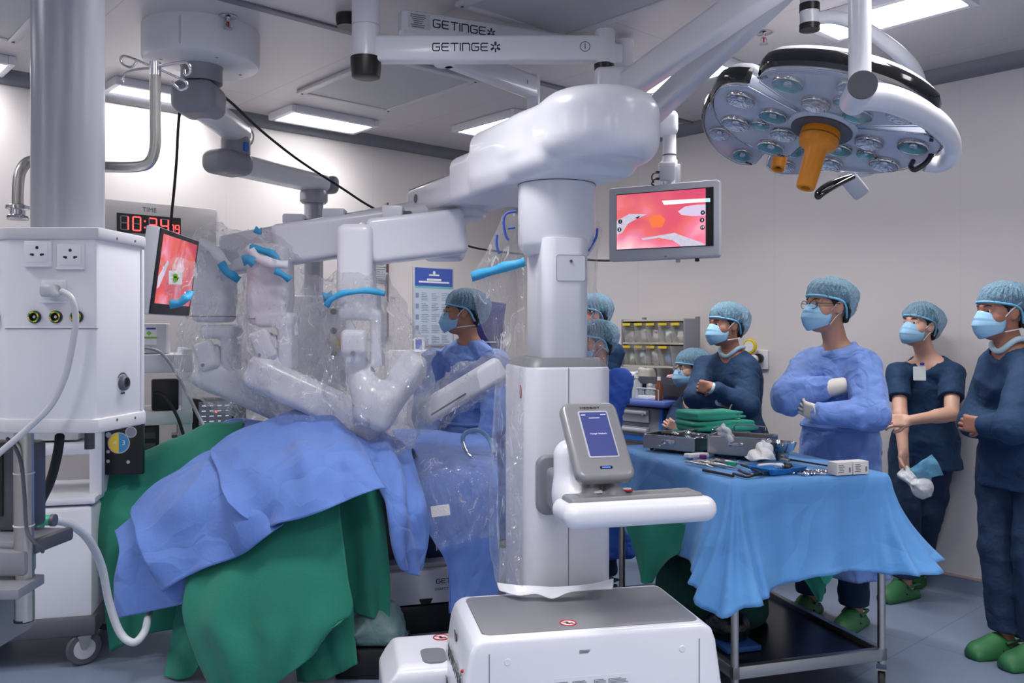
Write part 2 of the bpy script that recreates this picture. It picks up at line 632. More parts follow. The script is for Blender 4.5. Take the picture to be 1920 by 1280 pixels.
def crumple(amp, sc, seed=0):
    rng = np.random.RandomState(seed)
    K = [(rng.normal(size=3) * sc * (1.6 ** i), rng.uniform(0, 6.28), 0.62 ** i) for i in range(4) for _ in range(3)]
    def f(p):
        out = 0
        for k, ph, a in K:
            out = out + a * (1 - 2 * np.abs(np.sin(p @ k * 0.5 + ph)))
        return np.minimum(-amp * (out / 6.7 * 2.2 + 0.55), 0.1 * amp)
    return f

# ---------------------------------------------------------------- draped sheets from control points
def sheet_grid(rows, ku=8, kv=8):
    """rows of points -> smooth grid through them (rows may differ in length)"""
    n = max(len(r) for r in rows) * ku
    R2 = []
    for r in rows:
        pts = [V(p) for p in r]
        sp = spline(pts, ku)
        res = []
        for i in range(n + 1):
            q = i / n * (len(sp) - 1); j = min(int(q), len(sp) - 2)
            res.append(sp[j].lerp(sp[j + 1], q - j))
        R2.append(res)
    cols = []
    for i in range(n + 1):
        cols.append(spline([r[i] for r in R2], kv))
    m = len(cols[0])
    return [[cols[i][j] for i in range(n + 1)] for j in range(m)]

def sheet(name, rows, m, parent=None, ku=8, kv=8, thick=0.003, fn=None, world=True, kind=None, sub=1):
    G = sheet_grid(rows, ku, kv)
    nr, nc = len(G), len(G[0])
    A = np.array([[tuple(p) for p in r] for r in G])
    if fn is not None:
        du = np.gradient(A, axis=1); dv = np.gradient(A, axis=0)
        N = np.cross(du, dv); N /= np.maximum(np.linalg.norm(N, axis=-1, keepdims=True), 1e-9)
        U, W = np.meshgrid(np.linspace(0, 1, nc), np.linspace(0, 1, nr))
        A = A + N * fn(U, W, A)[..., None]
    v = A.reshape(-1, 3)
    if parent is not None and world:
        I = np.array(wm(parent).inverted()); v = v @ I[:3, :3].T + I[:3, 3]
    q = np.array([[j * nc + i, j * nc + i + 1, (j + 1) * nc + i + 1, (j + 1) * nc + i] for j in range(nr - 1) for i in range(nc - 1)])
    me = np_mesh(name, v, q)
    finish(me, m, True, None)
    o = link(name, me, parent, kind)
    if thick:
        md = o.modifiers.new('thickness', 'SOLIDIFY'); md.thickness = thick; md.offset = 0
    return o

def text(name, s, size, M, m, parent=None, ext=0.0006, align='CENTER', xs=1.0, bold=0.0, shear=0.0):
    """lettering as a thin mesh; M is a world matrix: local x along the line, local z towards the reader"""
    c = bpy.data.curves.new(name, 'FONT')
    c.body = s; c.size = size; c.extrude = ext; c.align_x = align; c.align_y = 'CENTER'; c.offset = bold; c.shear = shear
    c.resolution_u = 3
    o = bpy.data.objects.new(name, c); COL.objects.link(o)
    dg = bpy.context.evaluated_depsgraph_get()
    me = bpy.data.meshes.new_from_object(o.evaluated_get(dg))
    bpy.data.objects.remove(o, do_unlink=True)
    bpy.data.curves.remove(c)
    M = wm(parent).inverted() @ M @ Matrix.Diagonal((xs, 1, 1, 1))
    me.transform(M)
    me.materials.clear()
    finish(me, m, False)
    me.name = name
    return link(name, me, parent)

def face_M(p, x, up):
    """world matrix of a sign: origin p, local x along x, local y near up"""
    x = V(x).normalized(); z = x.cross(V(up)).normalized(); y = z.cross(x)
    M = Matrix((x, y, z)).transposed().to_4x4(); M.translation = V(p)
    return M
# ================================================================ materials
M_wall = mat('wall_panel', rgb(214, 209, 208), 0.32, bump=0.02, bscale=3, var=0.02, vscale=0.6)
M_ceil = mat('ceiling_panel', rgb(196, 192, 194), 0.36, bump=0.015, bscale=3, var=0.02, vscale=0.6)
M_floor = mat('vinyl_floor', rgb(120, 134, 158), 0.38, bump=0.03, bscale=250, var=0.07, vscale=9)
M_alu = mat('aluminium', rgb(150, 152, 158), 0.4, 0.6, var=0.04)
M_cove = mat('cove_profile', rgb(120, 122, 130), 0.5, 0.2, var=0.04)
M_steel = mat('stainless_steel', rgb(190, 188, 184), 0.33, 1.0, bump=0.03, bscale=30, var=0.06, stretch=(1, 1, 12))
M_chrome = mat('chrome', rgb(215, 215, 218), 0.1, 1.0, var=0.03)
M_white = mat('white_enamel', rgb(226, 227, 234), 0.28, coat=0.25, var=0.015)
M_robot = mat('robot_white_shell', rgb(226, 227, 236), 0.3, coat=0.2, var=0.015)
M_robotgrey = mat('robot_grey_panel', rgb(128, 129, 134), 0.42, bump=0.03, bscale=300, var=0.03)
M_silver = mat('silver_paint', rgb(150, 150, 154), 0.3, 0.2, var=0.03)
M_dgrey = mat('dark_grey_plastic', rgb(84, 86, 94), 0.45, var=0.05)
M_mgrey = mat('mid_grey_plastic', rgb(136, 137, 146), 0.4, var=0.04)
M_pillar = mat('grey_painted_steel', rgb(160, 161, 172), 0.3, 0.15, var=0.03)
M_lgrey = mat('light_grey_plastic', rgb(186, 188, 196), 0.42, var=0.03)
M_black = mat('black_plastic', rgb(22, 23, 27), 0.35, var=0.1)
M_rubber = mat('black_rubber', rgb(30, 31, 35), 0.7, var=0.1)
M_line = mat('panel_gap', rgb(120, 122, 130), 0.7, var=0.02)
M_ink = mat('dark_ink', rgb(34, 36, 66), 0.6, var=0.02)
M_ink2 = mat('grey_ink', rgb(110, 112, 120), 0.7, var=0.02)
M_red = mat('red_plastic', rgb(190, 40, 44), 0.5)
M_yellow = mat('yellow_plastic', rgb(226, 196, 34), 0.45)
M_orange = mat('orange_handle', rgb(226, 138, 22), 0.4, var=0.03)
M_gown = mat('blue_gown_fabric', rgb(112, 146, 216), 0.75, bump=0.12, bscale=45, var=0.06, sheen=0.2, dist=0.8)
M_gown2 = mat('blue_sheet_fabric', rgb(96, 132, 208), 0.75, bump=0.12, bscale=30, var=0.07, sheen=0.2, dist=1.0)
M_sky = mat('sky_blue_sheet', rgb(84, 146, 208), 0.72, bump=0.1, bscale=25, var=0.06, sheen=0.15, dist=1.2)
M_green = mat('green_cotton_drape', rgb(30, 128, 106), 0.85, bump=0.12, bscale=120, var=0.08, sheen=0.15)
M_towel = mat('green_folded_cloth', rgb(54, 180, 150), 0.85, bump=0.15, bscale=160, var=0.08, sheen=0.2)
M_scrub = mat('navy_scrub_fabric', rgb(15, 55, 92), 0.8, bump=0.15, bscale=60, var=0.09)
M_scrub2 = mat('dark_scrub_fabric', rgb(13, 45, 78), 0.8, bump=0.15, bscale=60, var=0.09)
M_cuff = mat('knit_cuff', rgb(180, 208, 222), 0.85, bump=0.2, bscale=200, var=0.05)
M_glove = mat('latex_glove', rgb(226, 220, 208), 0.55, var=0.04)
M_skin = mat('skin', rgb(196, 146, 124), 0.5, var=0.08, vscale=14, bump=0.04, bscale=160)
M_skin2 = mat('tanned_skin', rgb(172, 120, 98), 0.5, var=0.08, vscale=14, bump=0.04, bscale=160)
M_hair = mat('black_hair', rgb(24, 20, 20), 0.5, bump=0.4, bscale=120, stretch=(1, 6, 1))
M_mask = mat('surgical_mask', rgb(152, 198, 230), 0.8, bump=0.06, bscale=150, var=0.03)
M_strap = mat('white_elastic', rgb(232, 232, 236), 0.7)
M_capband = mat('cap_elastic_band', rgb(126, 200, 238), 0.8, bump=0.3, bscale=120, var=0.06)
M_clog = mat('green_clog_rubber', rgb(48, 112, 66), 0.55, bump=0.05, bscale=80, var=0.06)
M_eye = mat('eye_white', rgb(198, 190, 186), 0.25)
M_iris = mat('iris_brown', rgb(40, 26, 20), 0.15)
M_bluetape = mat('blue_drape_tape', rgb(60, 164, 214), 0.6, bump=0.15, bscale=40, var=0.06)
M_whitecloth = mat('white_gauze', rgb(232, 232, 234), 0.9, bump=0.25, bscale=90, var=0.03)
M_bluetray = mat('blue_tray_plastic', rgb(44, 132, 206), 0.4)
M_lamp = mat('light_diffuser', (1, 1, 1, 1), 0.5, emit=PANEL_POWER, var=0.0, ecol=(1.0, 0.975, 0.97, 1))
creases(M_gown, 7, 0.55, 0.045); creases(M_gown2, 3.6, 0.85, 0.06, seed=2.0); creases(M_sky, 3.2, 0.75, 0.05, seed=5.0)
creases(M_green, 2.6, 0.3, 0.06, seed=1.0); creases(M_scrub, 6, 0.4, 0.04); creases(M_scrub2, 5, 0.4, 0.04, seed=3.0)
M_film = film('clear_plastic_film')
M_film2 = film('clear_plastic_sheet', 0.09, 0.22, 1.0, 14.0)

def cap_material():
    """thin pleated cap fabric, the hair half showing through"""
    m = mat('bouffant_cap_fabric', rgb(140, 188, 216), 0.8, bump=0.8, bscale=60, var=0.1, vscale=30, dist=2.0, stretch=(1.0, 1.0, 0.5))
    nt = m.node_tree
    b = nt.nodes['Principled BSDF']; out = nt.nodes['Material Output']
    tc = nt.nodes.new('ShaderNodeTexCoord')
    n1 = nt.nodes.new('ShaderNodeTexNoise'); n1.inputs['Scale'].default_value = 22; n1.inputs['Distortion'].default_value = 2.5; n1.inputs['Detail'].default_value = 2
    nt.links.new(tc.outputs['Object'], n1.inputs['Vector'])
    wv = nt.nodes.new('ShaderNodeTexVoronoi'); wv.feature = 'DISTANCE_TO_EDGE'; wv.inputs['Scale'].default_value = 46
    mxv = nt.nodes.new('ShaderNodeMixRGB'); mxv.inputs[0].default_value = 0.3
    nt.links.new(tc.outputs['Object'], mxv.inputs[1]); nt.links.new(n1.outputs['Color'], mxv.inputs[2])
    nt.links.new(mxv.outputs[0], wv.inputs['Vector'])
    rp = nt.nodes.new('ShaderNodeValToRGB')
    rp.color_ramp.elements[0].position = 0.0; rp.color_ramp.elements[0].color = (1, 1, 1, 1)
    rp.color_ramp.elements[1].position = 0.2; rp.color_ramp.elements[1].color = (0, 0, 0, 1)
    nt.links.new(wv.outputs['Distance'], rp.inputs[0])
    mx = nt.nodes.new('ShaderNodeMix'); mx.data_type = 'RGBA'
    mx.inputs[6].default_value = rgb(118, 166, 196); mx.inputs[7].default_value = rgb(164, 204, 226)
    nt.links.new(rp.outputs[0], mx.inputs[0]); nt.links.new(mx.outputs[2], b.inputs['Base Color'])
    fac = nt.nodes.new('ShaderNodeMath'); fac.operation = 'MULTIPLY_ADD'; fac.inputs[1].default_value = 0.35; fac.inputs[2].default_value = 0.42
    nt.links.new(rp.outputs[0], fac.inputs[0])
    tr = nt.nodes.new('ShaderNodeBsdfTransparent')
    tr.inputs[0].default_value = (0.86, 0.94, 1.0, 1)
    ms = nt.nodes.new('ShaderNodeMixShader')
    nt.links.new(fac.outputs[0], ms.inputs[0])
    nt.links.new(tr.outputs[0], ms.inputs[1]); nt.links.new(b.outputs[0], ms.inputs[2]); nt.links.new(ms.outputs[0], out.inputs[0])
    return m
M_cap = cap_material()

# ================================================================ room
U, W = V((0.743, 0.669, 0)).normalized(), V((-0.669, 0.743, 0)).normalized()   # along the left wall, along the right wall
C0 = V((0.048, 7.69, 0))                                                       # the far corner of the room
CEIL = 3.0
RZ = math.atan2(U.y, U.x)
RM = Matrix.Translation(C0) @ Matrix.Rotation(RZ, 4, 'Z')                       # room frame: x along U, y along W
LX, LY = 7.6, 7.6

def wall_pt(px, py, which, off=0.0):
    n, ref = (W, C0) if which == 'left' else (U, C0)
    d = ref.dot(n) - off
    Y = d / ((px - CX) / F * n.x + n.y)
    return P(px, py, Y)
def LW(px, py, off=0.0): return wall_pt(px, py, 'left', off)
def RW(px, py, off=0.0): return wall_pt(px, py, 'right', off)

def room_part(name, mb, m, smooth=False):
    o = mb.build(name, m, None, smooth=smooth)
    o.matrix_basis = RM; WM[o.name] = RM.copy()
    o['kind'] = 'structure'
    return o

def add_seams(m, sx, sy, axis, wid=0.004, dark=0.72):
    """straight panel joints in the material, in the room's own axes"""
    nt = m.node_tree; b = nt.nodes['Principled BSDF']
    src = b.inputs['Base Color'].links[0].from_socket
    tc = nt.nodes.new('ShaderNodeTexCoord'); sp = nt.nodes.new('ShaderNodeSeparateXYZ')
    nt.links.new(tc.outputs['Object'], sp.inputs[0])
    acc = None
    for ax, st, of in axis:
        d = nt.nodes.new('ShaderNodeMath'); d.operation = 'PINGPONG'; d.inputs[1].default_value = st / 2
        a = nt.nodes.new('ShaderNodeMath'); a.operation = 'ADD'; a.inputs[1].default_value = of + 50 * st
        nt.links.new(sp.outputs[ax], a.inputs[0]); nt.links.new(a.outputs[0], d.inputs[0])
        l = nt.nodes.new('ShaderNodeMath'); l.operation = 'LESS_THAN'; l.inputs[1].default_value = wid / 2
        nt.links.new(d.outputs[0], l.inputs[0])
        if acc is None: acc = l
        else:
            mxx = nt.nodes.new('ShaderNodeMath'); mxx.operation = 'MAXIMUM'
            nt.links.new(acc.outputs[0], mxx.inputs[0]); nt.links.new(l.outputs[0], mxx.inputs[1]); acc = mxx
    mx = nt.nodes.new('ShaderNodeMix'); mx.data_type = 'RGBA'; mx.blend_type = 'MULTIPLY'
    nt.links.new(acc.outputs[0], mx.inputs[0]); nt.links.new(src, mx.inputs[6])
    mx.inputs[7].default_value = (dark, dark, dark, 1)
    nt.links.new(mx.outputs[2], b.inputs['Base Color'])
add_seams(M_wall, 0, 0, (('X', 1.18, 0.33), ('Y', 1.18, 0.2)), 0.004, 0.93)
add_seams(M_ceil, 0, 0, (('X', 1.18, 0.33), ('Y', 2.4, 0.5)), 0.006, 0.75)
add_seams(M_floor, 0, 0, (('X', 1.8, 0.95), ('Y', 1.8, 0.3)), 0.006, 0.7)

room_part('floor', MB().box((-LX / 2, -LY / 2, -0.05), (LX, LY, 0.1)), M_floor)
room_part('ceiling', MB().box((-LX / 2, -LY / 2, CEIL + 0.05), (LX, LY, 0.1)), M_ceil)
room_part('wall_left', MB().box((-LX / 2, 0.05, CEIL / 2), (LX, 0.1, CEIL)), M_wall)
room_part('wall_right', MB().box((0.05, -LY / 2 + 0.05, CEIL / 2), (0.1, LY + 0.1, CEIL)), M_wall)
room_part('wall_rear', MB().box((-LX / 2, -LY - 0.05, CEIL / 2), (LX, 0.1, CEIL)), M_wall)
room_part('wall_front', MB().box((-LX - 0.05, -LY / 2, CEIL / 2), (0.1, LY, CEIL)), M_wall)

def cove(a0, a1, name, axis):
    """rounded aluminium strip where a wall meets the ceiling"""
    prof = [(0, 0), (0, -0.075), (-0.012, -0.075)] + [(-0.012 - 0.06 * math.sin(R(t)), -0.072 + 0.06 * (1 - math.cos(R(t)))) for t in range(15, 91, 15)] + [(-0.075, 0)]
    mb = MB()
    vs, fs = [], []
    for e in (a0, a1):
        for d, h in prof:
            vs.append((e, d, CEIL + h) if axis == 'x' else (d, e, CEIL + h))
    n = len(prof)
    fs = [[i, (i + 1) % n, n + (i + 1) % n, n + i] for i in range(n)]
    mb.add(vs, fs)
    room_part(name, mb, M_cove, True)
cove(-LX, 0, 'trim_1', 'x')
cove(-LY, 0, 'trim_2', 'y')
# coved skirting: the vinyl turns up the wall and ends in a pinkish strip
M_pink = mat('skirting_cap', rgb(196, 172, 168), 0.5)
for nm, ax in (('baseboard_left', 'x'), ('baseboard_right', 'y')):
    L = LX if ax == 'x' else LY
    prof = [(0, 0), (0, 0.1), (-0.006, 0.1), (-0.008, 0.05), (-0.02, 0.018), (-0.045, 0.004), (-0.07, 0.0005)]
    vs = [((e, d, h) if ax == 'x' else (d, e, h)) for e in (-L, 0) for d, h in prof]
    n = len(prof)
    mb = MB().add(vs, [[i, i + 1, n + i + 1, n + i] for i in range(n - 1)])
    room_part(nm, mb, M_floor, True)
    mb = MB()
    if ax == 'x': mb.box((-L / 2, -0.004, 0.106), (L, 0.008, 0.014))
    else: mb.box((-0.004, -L / 2, 0.106), (0.008, L, 0.014))
    room_part('trim_3' if ax == 'x' else 'trim_4', mb, M_pink)
# aluminium joint strip across the ceiling
a, b = RM.inverted() @ PZ(375, 0, CEIL), RM.inverted() @ PZ(1115, 169, CEIL)
ym = (a.y + b.y) / 2
room_part('trim_5', MB().box((-LX / 2, ym, CEIL - 0.006), (LX, 0.05, 0.012), bev=0.004), M_cove)

# ---- ceiling lights
def ceiling_light(cx, cy, along_u, label, watts=PANEL_WATTS):
    M = Matrix.Translation(V((cx, cy, CEIL))) @ Matrix.Rotation(RZ + (0 if along_u else math.pi / 2), 4, 'Z')
    t = thing('ceiling_light', label, 'ceiling light', M=M, group='white light panels on the ceiling')
    mb = MB()
    L, Wd, fr = 0.68, 0.34, 0.036
    for sx in (-1, 1): mb.box((sx * (L / 2 - fr / 2), 0, -0.025), (fr, Wd, 0.05), bev=0.006)
    for sy in (-1, 1): mb.box((0, sy * (Wd / 2 - fr / 2), -0.025), (L - 2 * fr, fr, 0.05), bev=0.006)
    mb.build('frame', M_white, t)
    MB().box((0, 0, -0.018), (L - 2 * fr, Wd - 2 * fr, 0.02)).build('diffuser', M_lamp, t, smooth=False)
    ld = bpy.data.lights.new('panel_light', 'AREA')
    ld.shape = 'RECTANGLE'; ld.size = L - 2 * fr - 0.01; ld.size_y = Wd - 2 * fr - 0.01
    ld.energy = watts; ld.spread = R(115); ld.color = (1.0, 0.975, 0.97)
    lo = bpy.data.objects.new('panel_light', ld); COL.objects.link(lo); lo.parent = t; lo.location = (0, 0, -0.0295)
    return t
LIGHTS = [(-2.19, 5.42, 1, 'bright ceiling light panel behind the hanging hook frame, partly hidden by the grey arm joint'),
          (-1.315, 6.05, 1, 'bright ceiling light panel along the left wall, right of the round grey ceiling hub'),
          (-0.09, 6.17, 0, 'bright ceiling light panel half hidden above the white robot boom'),
          (0.95, 4.96, 0, 'bright ceiling light panel crossed by the white lamp arms'),
          (1.735, 3.99, 0, 'bright ceiling light panel at the top edge behind the curved lamp bracket'),
          (-3.08, 4.62, 1, 'bright ceiling light panel at the left edge, only its corner in view')]
for l in LIGHTS: ceiling_light(*l, watts=PANEL_WATTS * (0.4 if l[0] < -0.5 else 0.75))     # panels in view turned down so the left wall does not burn out
for cx, cy, al in ((-2.6, 1.9, 1), (-1.2, 0.4, 1), (0.3, 1.2, 1), (1.9, 0.2, 0), (-0.6, 2.9, 1), (-3.6, 2.9, 1), (0.5, -1.2, 1), (2.4, 1.9, 0), (-1.9, -0.9, 1), (1.4, 2.4, 0), (-3.9, 0.6, 1), (0.9, 0.0, 1)):  # unseen panels added to raise the overall light of the room
    ceiling_light(cx, cy, al, 'bright ceiling light panel out of view, added to lift the room light')

# ---- perforated air diffusers
M_perf = mat('perforated_grille', rgb(176, 178, 182), 0.5, 0.1, var=0.02)
def perforate(m):
    nt = m.node_tree; b = nt.nodes['Principled BSDF']
    src = b.inputs['Base Color'].links[0].from_socket
    tc = nt.nodes.new('ShaderNodeTexCoord')
    vo = nt.nodes.new('ShaderNodeTexVoronoi'); vo.inputs['Scale'].default_value = 75; vo.inputs['Randomness'].default_value = 0.0
    nt.links.new(tc.outputs['Object'], vo.inputs['Vector'])
    l = nt.nodes.new('ShaderNodeMath'); l.operation = 'LESS_THAN'; l.inputs[1].default_value = 0.34
    nt.links.new(vo.outputs['Distance'], l.inputs[0])
    mx = nt.nodes.new('ShaderNodeMix'); mx.data_type = 'RGBA'
    nt.links.new(l.outputs[0], mx.inputs[0]); nt.links.new(src, mx.inputs[6]); mx.inputs[7].default_value = rgb(92, 94, 100)
    nt.links.new(mx.outputs[2], b.inputs['Base Color'])
perforate(M_perf)
def air_vent(c, L, Wd, label):
    M = Matrix.Translation(V((c[0], c[1], CEIL))) @ Matrix.Rotation(RZ, 4, 'Z')
    t = thing('air_vent', label, 'air vent', M=M, group='perforated air vents on the ceiling')
    fr = 0.05
    mb = MB()
    for sx in (-1, 1): mb.box((sx * (L / 2 - fr / 2), 0, -0.012), (fr, Wd, 0.024), bev=0.005)
    for sy in (-1, 1): mb.box((0, sy * (Wd / 2 - fr / 2), -0.012), (L - 2 * fr, fr, 0.024), bev=0.005)
    mb.build('frame', M_ceil2, t)
    MB().box((0, 0, -0.012), (L - 2 * fr, Wd - 2 * fr, 0.012)).build('grille', M_perf, t, smooth=False)
    for sx in (-1, 1):
        for sy in (-1, 1):
            q = (sx * (L / 2 - fr / 2), sy * (Wd / 2 - fr / 2))
            MB().cyl((q[0], q[1], -0.028), (q[0], q[1], -0.02), 0.007, n=10).build('screw', M_dgrey, t)
M_ceil2 = mat('vent_frame', rgb(200, 200, 203), 0.4)
air_vent((-0.763, 5.25), 0.69, 0.97, 'perforated ceiling vent under the white lettered arms')
air_vent((0.258 + 0.325 - 0.26, 4.4 - 0.36 - 0.235), 0.7, 0.97, 'perforated ceiling vent at the top of the picture above the lettered arms')
air_vent((-2.53 + 0.325 - 0.28, 4.45 - 0.36 - 0.235), 0.7, 0.97, 'perforated ceiling vent in the top left corner beside the grey pillar')

def sprinkler(px, py, label):
    p = PZ(px, py, CEIL)
    t = thing('fire_sprinkler', label, 'sprinkler', p, group='sprinkler heads on the ceiling')
    MB().lathe([(0.002, 0), (0.04, 0), (0.042, -0.006), (0.03, -0.012), (0.012, -0.014), (0.002, -0.014)]).build('escutcheon', M_chrome, t)
    mb = MB().cyl((0, 0, -0.012), (0, 0, -0.03), 0.011).lathe([(0.002, -0.062), (0.022, -0.062), (0.022, -0.058), (0.002, -0.058)])
    for s in (-1, 1): mb.tube([(s * 0.01, 0, -0.028), (s * 0.016, 0, -0.042), (s * 0.006, 0, -0.058)], 0.003, 6)
    mb.build('head', M_chrome, t)
    MB().cyl((0, 0, -0.03), (0, 0, -0.057), 0.004, n=8).build('bulb', M_red, t)
sprinkler(428, 30, 'chrome sprinkler head on the ceiling in front of the round hub')
sprinkler(1432, 60, 'chrome sprinkler head on the ceiling left of the curved lamp bracket')
sprinkler(1075, 183, 'small chrome sprinkler head on the ceiling beside the robot boom')
# ================================================================ surgical robot
RA = V((-0.2, 0.98, 0)).normalized()              # robot's own forward, away from the camera
RB = V((RA.y, -RA.x, 0))                          # its right
RO = V((0.274, 2.877, 0))
RBM = Matrix((RB, RA, V((0, 0, 1)))).transposed().to_4x4(); RBM.translation = RO
robot = thing('surgical_robot', 'tall white surgical robot with overhead boom and touch screen before the draped patient', 'surgical robot', M=RBM)

def rl(x, y, z): return RBM @ V((x, y, z))

# base: flared white housing with a grey lid
def base_shell():
    bm_prof = [(-0.475, 0.05), (-0.47, 0.14), (-0.425, 0.45), (-0.412, 0.485), (-0.392, 0.505), (-0.37, 0.509), (0.37, 0.509), (0.392, 0.505), (0.412, 0.485), (0.425, 0.45), (0.47, 0.14), (0.475, 0.05)]
    M = Matrix(((1, 0, 0, 0), (0, 0, 1, 0), (0, 1, 0, 0), (0, 0, 0, 1)))
    return MB().prism(bm_prof, -0.03, 0.44, M, bev=0.02, seg=3)
base = base_shell().build('base', M_robot, robot)
MB().prism(rrect(0.752, 0.4, 0.03, 5, 0, 0.2), 0.5, 0.513, bev=0.003).build('base_lid', M_robotgrey, base)
for sx in (-0.345, 0.345):
    MB().box((sx * 1.045, -0.0305, 0.25), (0.003, 0.002, 0.42)).build('panel_seam', M_line, base)
for sx, sz in ((-0.3, 0.43), (0.3, 0.43)):
    MB().lathe([(0.002, 0), (0.012, 0), (0.01, 0.003), (0.002, 0.003)], (sx, -0.03, sz), Matrix.Rotation(R(90), 3, 'X'), 14).build('cover_button', M_robot, base)
# no-step symbols
def no_step(c, s, parent, nm='warning_symbol'):
    mb = MB()
    n = 32
    ring = [V((c[0] + s * math.cos(2 * math.pi * i / n), c[1] + s * math.sin(2 * math.pi * i / n), c[2])) for i in range(n)]
    mb.tube(ring, s * 0.09, 6, closed=True)
    mb.box(c, (s * 1.9, s * 0.12, 0.0016), Matrix.Rotation(R(-35), 3, 'Z'))
    mb.mi = 1
    mb.box((c[0] - s * 0.1, c[1] + s * 0.1, c[2]), (s * 0.35, s * 0.75, 0.001))
    mb.box((c[0] + s * 0.25, c[1] - s * 0.2, c[2]), (s * 0.7, s * 0.3, 0.001), Matrix.Rotation(R(20), 3, 'Z'))
    mb.mi = 2
    mb.cyl((c[0], c[1], c[2] - 0.0015), (c[0], c[1], c[2] - 0.0003), s, n=32)
    return mb.build(nm, [M_red, M_black, M_white], parent)
no_step((-0.075, 0.055, 0.5135), 0.027, base)
# rating plate: fine lines of print
def print_block(mb, x0, z0, w, h, n, seed, y=-0.0315, col=0):
    rng = random.Random(seed)
    for i in range(n):
        z = z0 - (i + 0.5) * h / n
        ww = w * rng.uniform(0.55, 1.0)
        mb.box((x0 + ww / 2, y, z), (ww, 0.0006, h / n * 0.45))
mb = MB()
mb.box((-0.012, -0.0305, 0.305), (0.262, 0.0012, 0.118))
mb.mi = 1
for k, (x0, w) in enumerate(((-0.138, 0.052), (-0.078, 0.05), (-0.005, 0.042), (0.045, 0.065))):
    print_block(mb, x0, 0.352, w, 0.075, 16, 11 + k)
    mb.box((x0 - 0.0035, -0.0314, 0.316), (0.003, 0.0007, 0.07))
print_block(mb, -0.12, 0.262, 0.07, 0.008, 1, 3)
print_block(mb, 0.05, 0.29, 0.05, 0.012, 1, 4)
mb.build('rating_plate', [M_lgrey2 if False else M_robot, M_ink2], base)
mb = MB(); print_block(mb, -0.06, 0.452, 0.05, 0.012, 3, 9)
mb.build('serial_label', M_ink2, base)
mb = MB()
for rr, n in ((0.012, 8), (0.022, 14), (0.032, 20)):
    for i in range(n):
        a = 2 * math.pi * i / n
        mb.cyl((0.18 + rr * math.cos(a), -0.0295, 0.235 + rr * math.sin(a)), (0.18 + rr * math.cos(a), -0.0312, 0.235 + rr * math.sin(a)), 0.0022, n=8)
mb.build('speaker_holes', M_dgrey, base, kind='stuff')
# brush lettering on the left flank
nrm_l = (RB * -0.98 + V((0, 0, 1)) * 0.17)
def flank(y, z):
    x = -0.425 - (0.45 - z) * (0.045 / 0.31) - 0.0035
    return rl(x, y, z)
fx = (flank(0.0, 0.2) - flank(0.4, 0.2))
text('lettering', 'toumai', 0.12, face_M(flank(0.2, 0.345), fx, (0, 0, 1)), M_black, base, bold=0.002, shear=0.2)
text('lettering', 'robot of Life', 0.055, face_M(flank(0.2, 0.255), fx, (0, 0, 1)), M_black, base, shear=0.2)
MB().prism([(-0.025, 0.02), (0.0, 0.012), (0.025, 0.02), (0.018, -0.006), (0.0, -0.014), (-0.018, -0.006)], -0.001, 0.002, face_M(flank(0.24, 0.425), fx, (0, 0, 1))).build('logo', M_black, robot, True).parent = base
MB().ball(flank(0.04, 0.385), 0.006).build('logo_dot', M_red, base, True)
# low front foot reaching under the table, with its own grey cover
sd = SDF(0.01)
sd.box(rl(-0.47, 0.5, 0.155), (0.42, 0.36, 0.29), 0.045, rot=np.array(RBM.to_3x3()))
sd.box(rl(0.05, 0.7, 0.14), (0.5, 0.8, 0.22), 0.05, rot=np.array(RBM.to_3x3()), k=0.03)
cp = rl(-0.64, 0.5, 0.27)
sd.cut(cp, (RB * -0.8 + V((0, 0, 1)) * 0.6), 0.02)
foot = body('stabilizer_foot', sd, M_robot, robot, angle=None, it=2)
no_step((-0.44, 0.6, 0.3015), 0.03, foot)
MB().prism(rrect(0.09, 0.14, 0.03, 5, -0.49, 0.42), 0.295, 0.303).build('foot_cover', M_robotgrey, foot)
for x, y in ((-0.36, 0.05), (0.36, 0.05), (-0.5, 0.55), (0.2, 0.9)):
    MB().lathe([(0.01, -0.02), (0.05, -0.02), (0.055, -0.012), (0.055, 0.012), (0.05, 0.02), (0.01, 0.02)], (x, y, 0.055), Matrix.Rotation(R(90), 3, 'Y'), 24).build('caster', M_rubber, robot)

# lower column
CXR = 0.03
col = MB().prism(rrect(0.345, 0.46, 0.07, 8, CXR, 0.405 + 0.23), 0.05, 1.362, bev=0.012, seg=2).build('column_housing', M_robot, robot)
MB().prism(rrect(0.33, 0.445, 0.06, 8, CXR, 0.405 + 0.23), 1.36, 1.396, bev=0.004, top=0.86).build('column_collar', M_robotgrey, col)
MB().box((CXR - 0.008, 0.4045, 0.94), (0.0022, 0.002, 0.84)).build('panel_seam', M_line, col)
for sz in (1.06, 0.78, 0.62):
    MB().lathe([(0.001, 0), (0.006, 0), (0.005, 0.002), (0.001, 0.002)], (CXR + 0.01, 0.405, sz), Matrix.Rotation(R(90), 3, 'X'), 12).build('screw_cap', M_robot, col)
ell = MB().prism([(0.017 * math.cos(2 * math.pi * i / 24), 0.026 * math.sin(2 * math.pi * i / 24)) for i in range(24)], 0, 0.002,
                 Matrix.Translation((CXR - 0.1735, 0.5, 1.265)) @ Matrix.Rotation(R(-90), 4, 'Y') @ Matrix.Rotation(R(90), 4, 'Z'))
ell.mi = 1
ell.prism([(0.012 * math.cos(2 * math.pi * i / 24), 0.02 * math.sin(2 * math.pi * i / 24)) for i in range(24)], 0.0021, 0.003,
          Matrix.Translation((CXR - 0.1735, 0.5, 1.265)) @ Matrix.Rotation(R(-90), 4, 'Y') @ Matrix.Rotation(R(90), 4, 'Z'))
ell.build('warning_symbol', [M_red, M_lgrey], col)
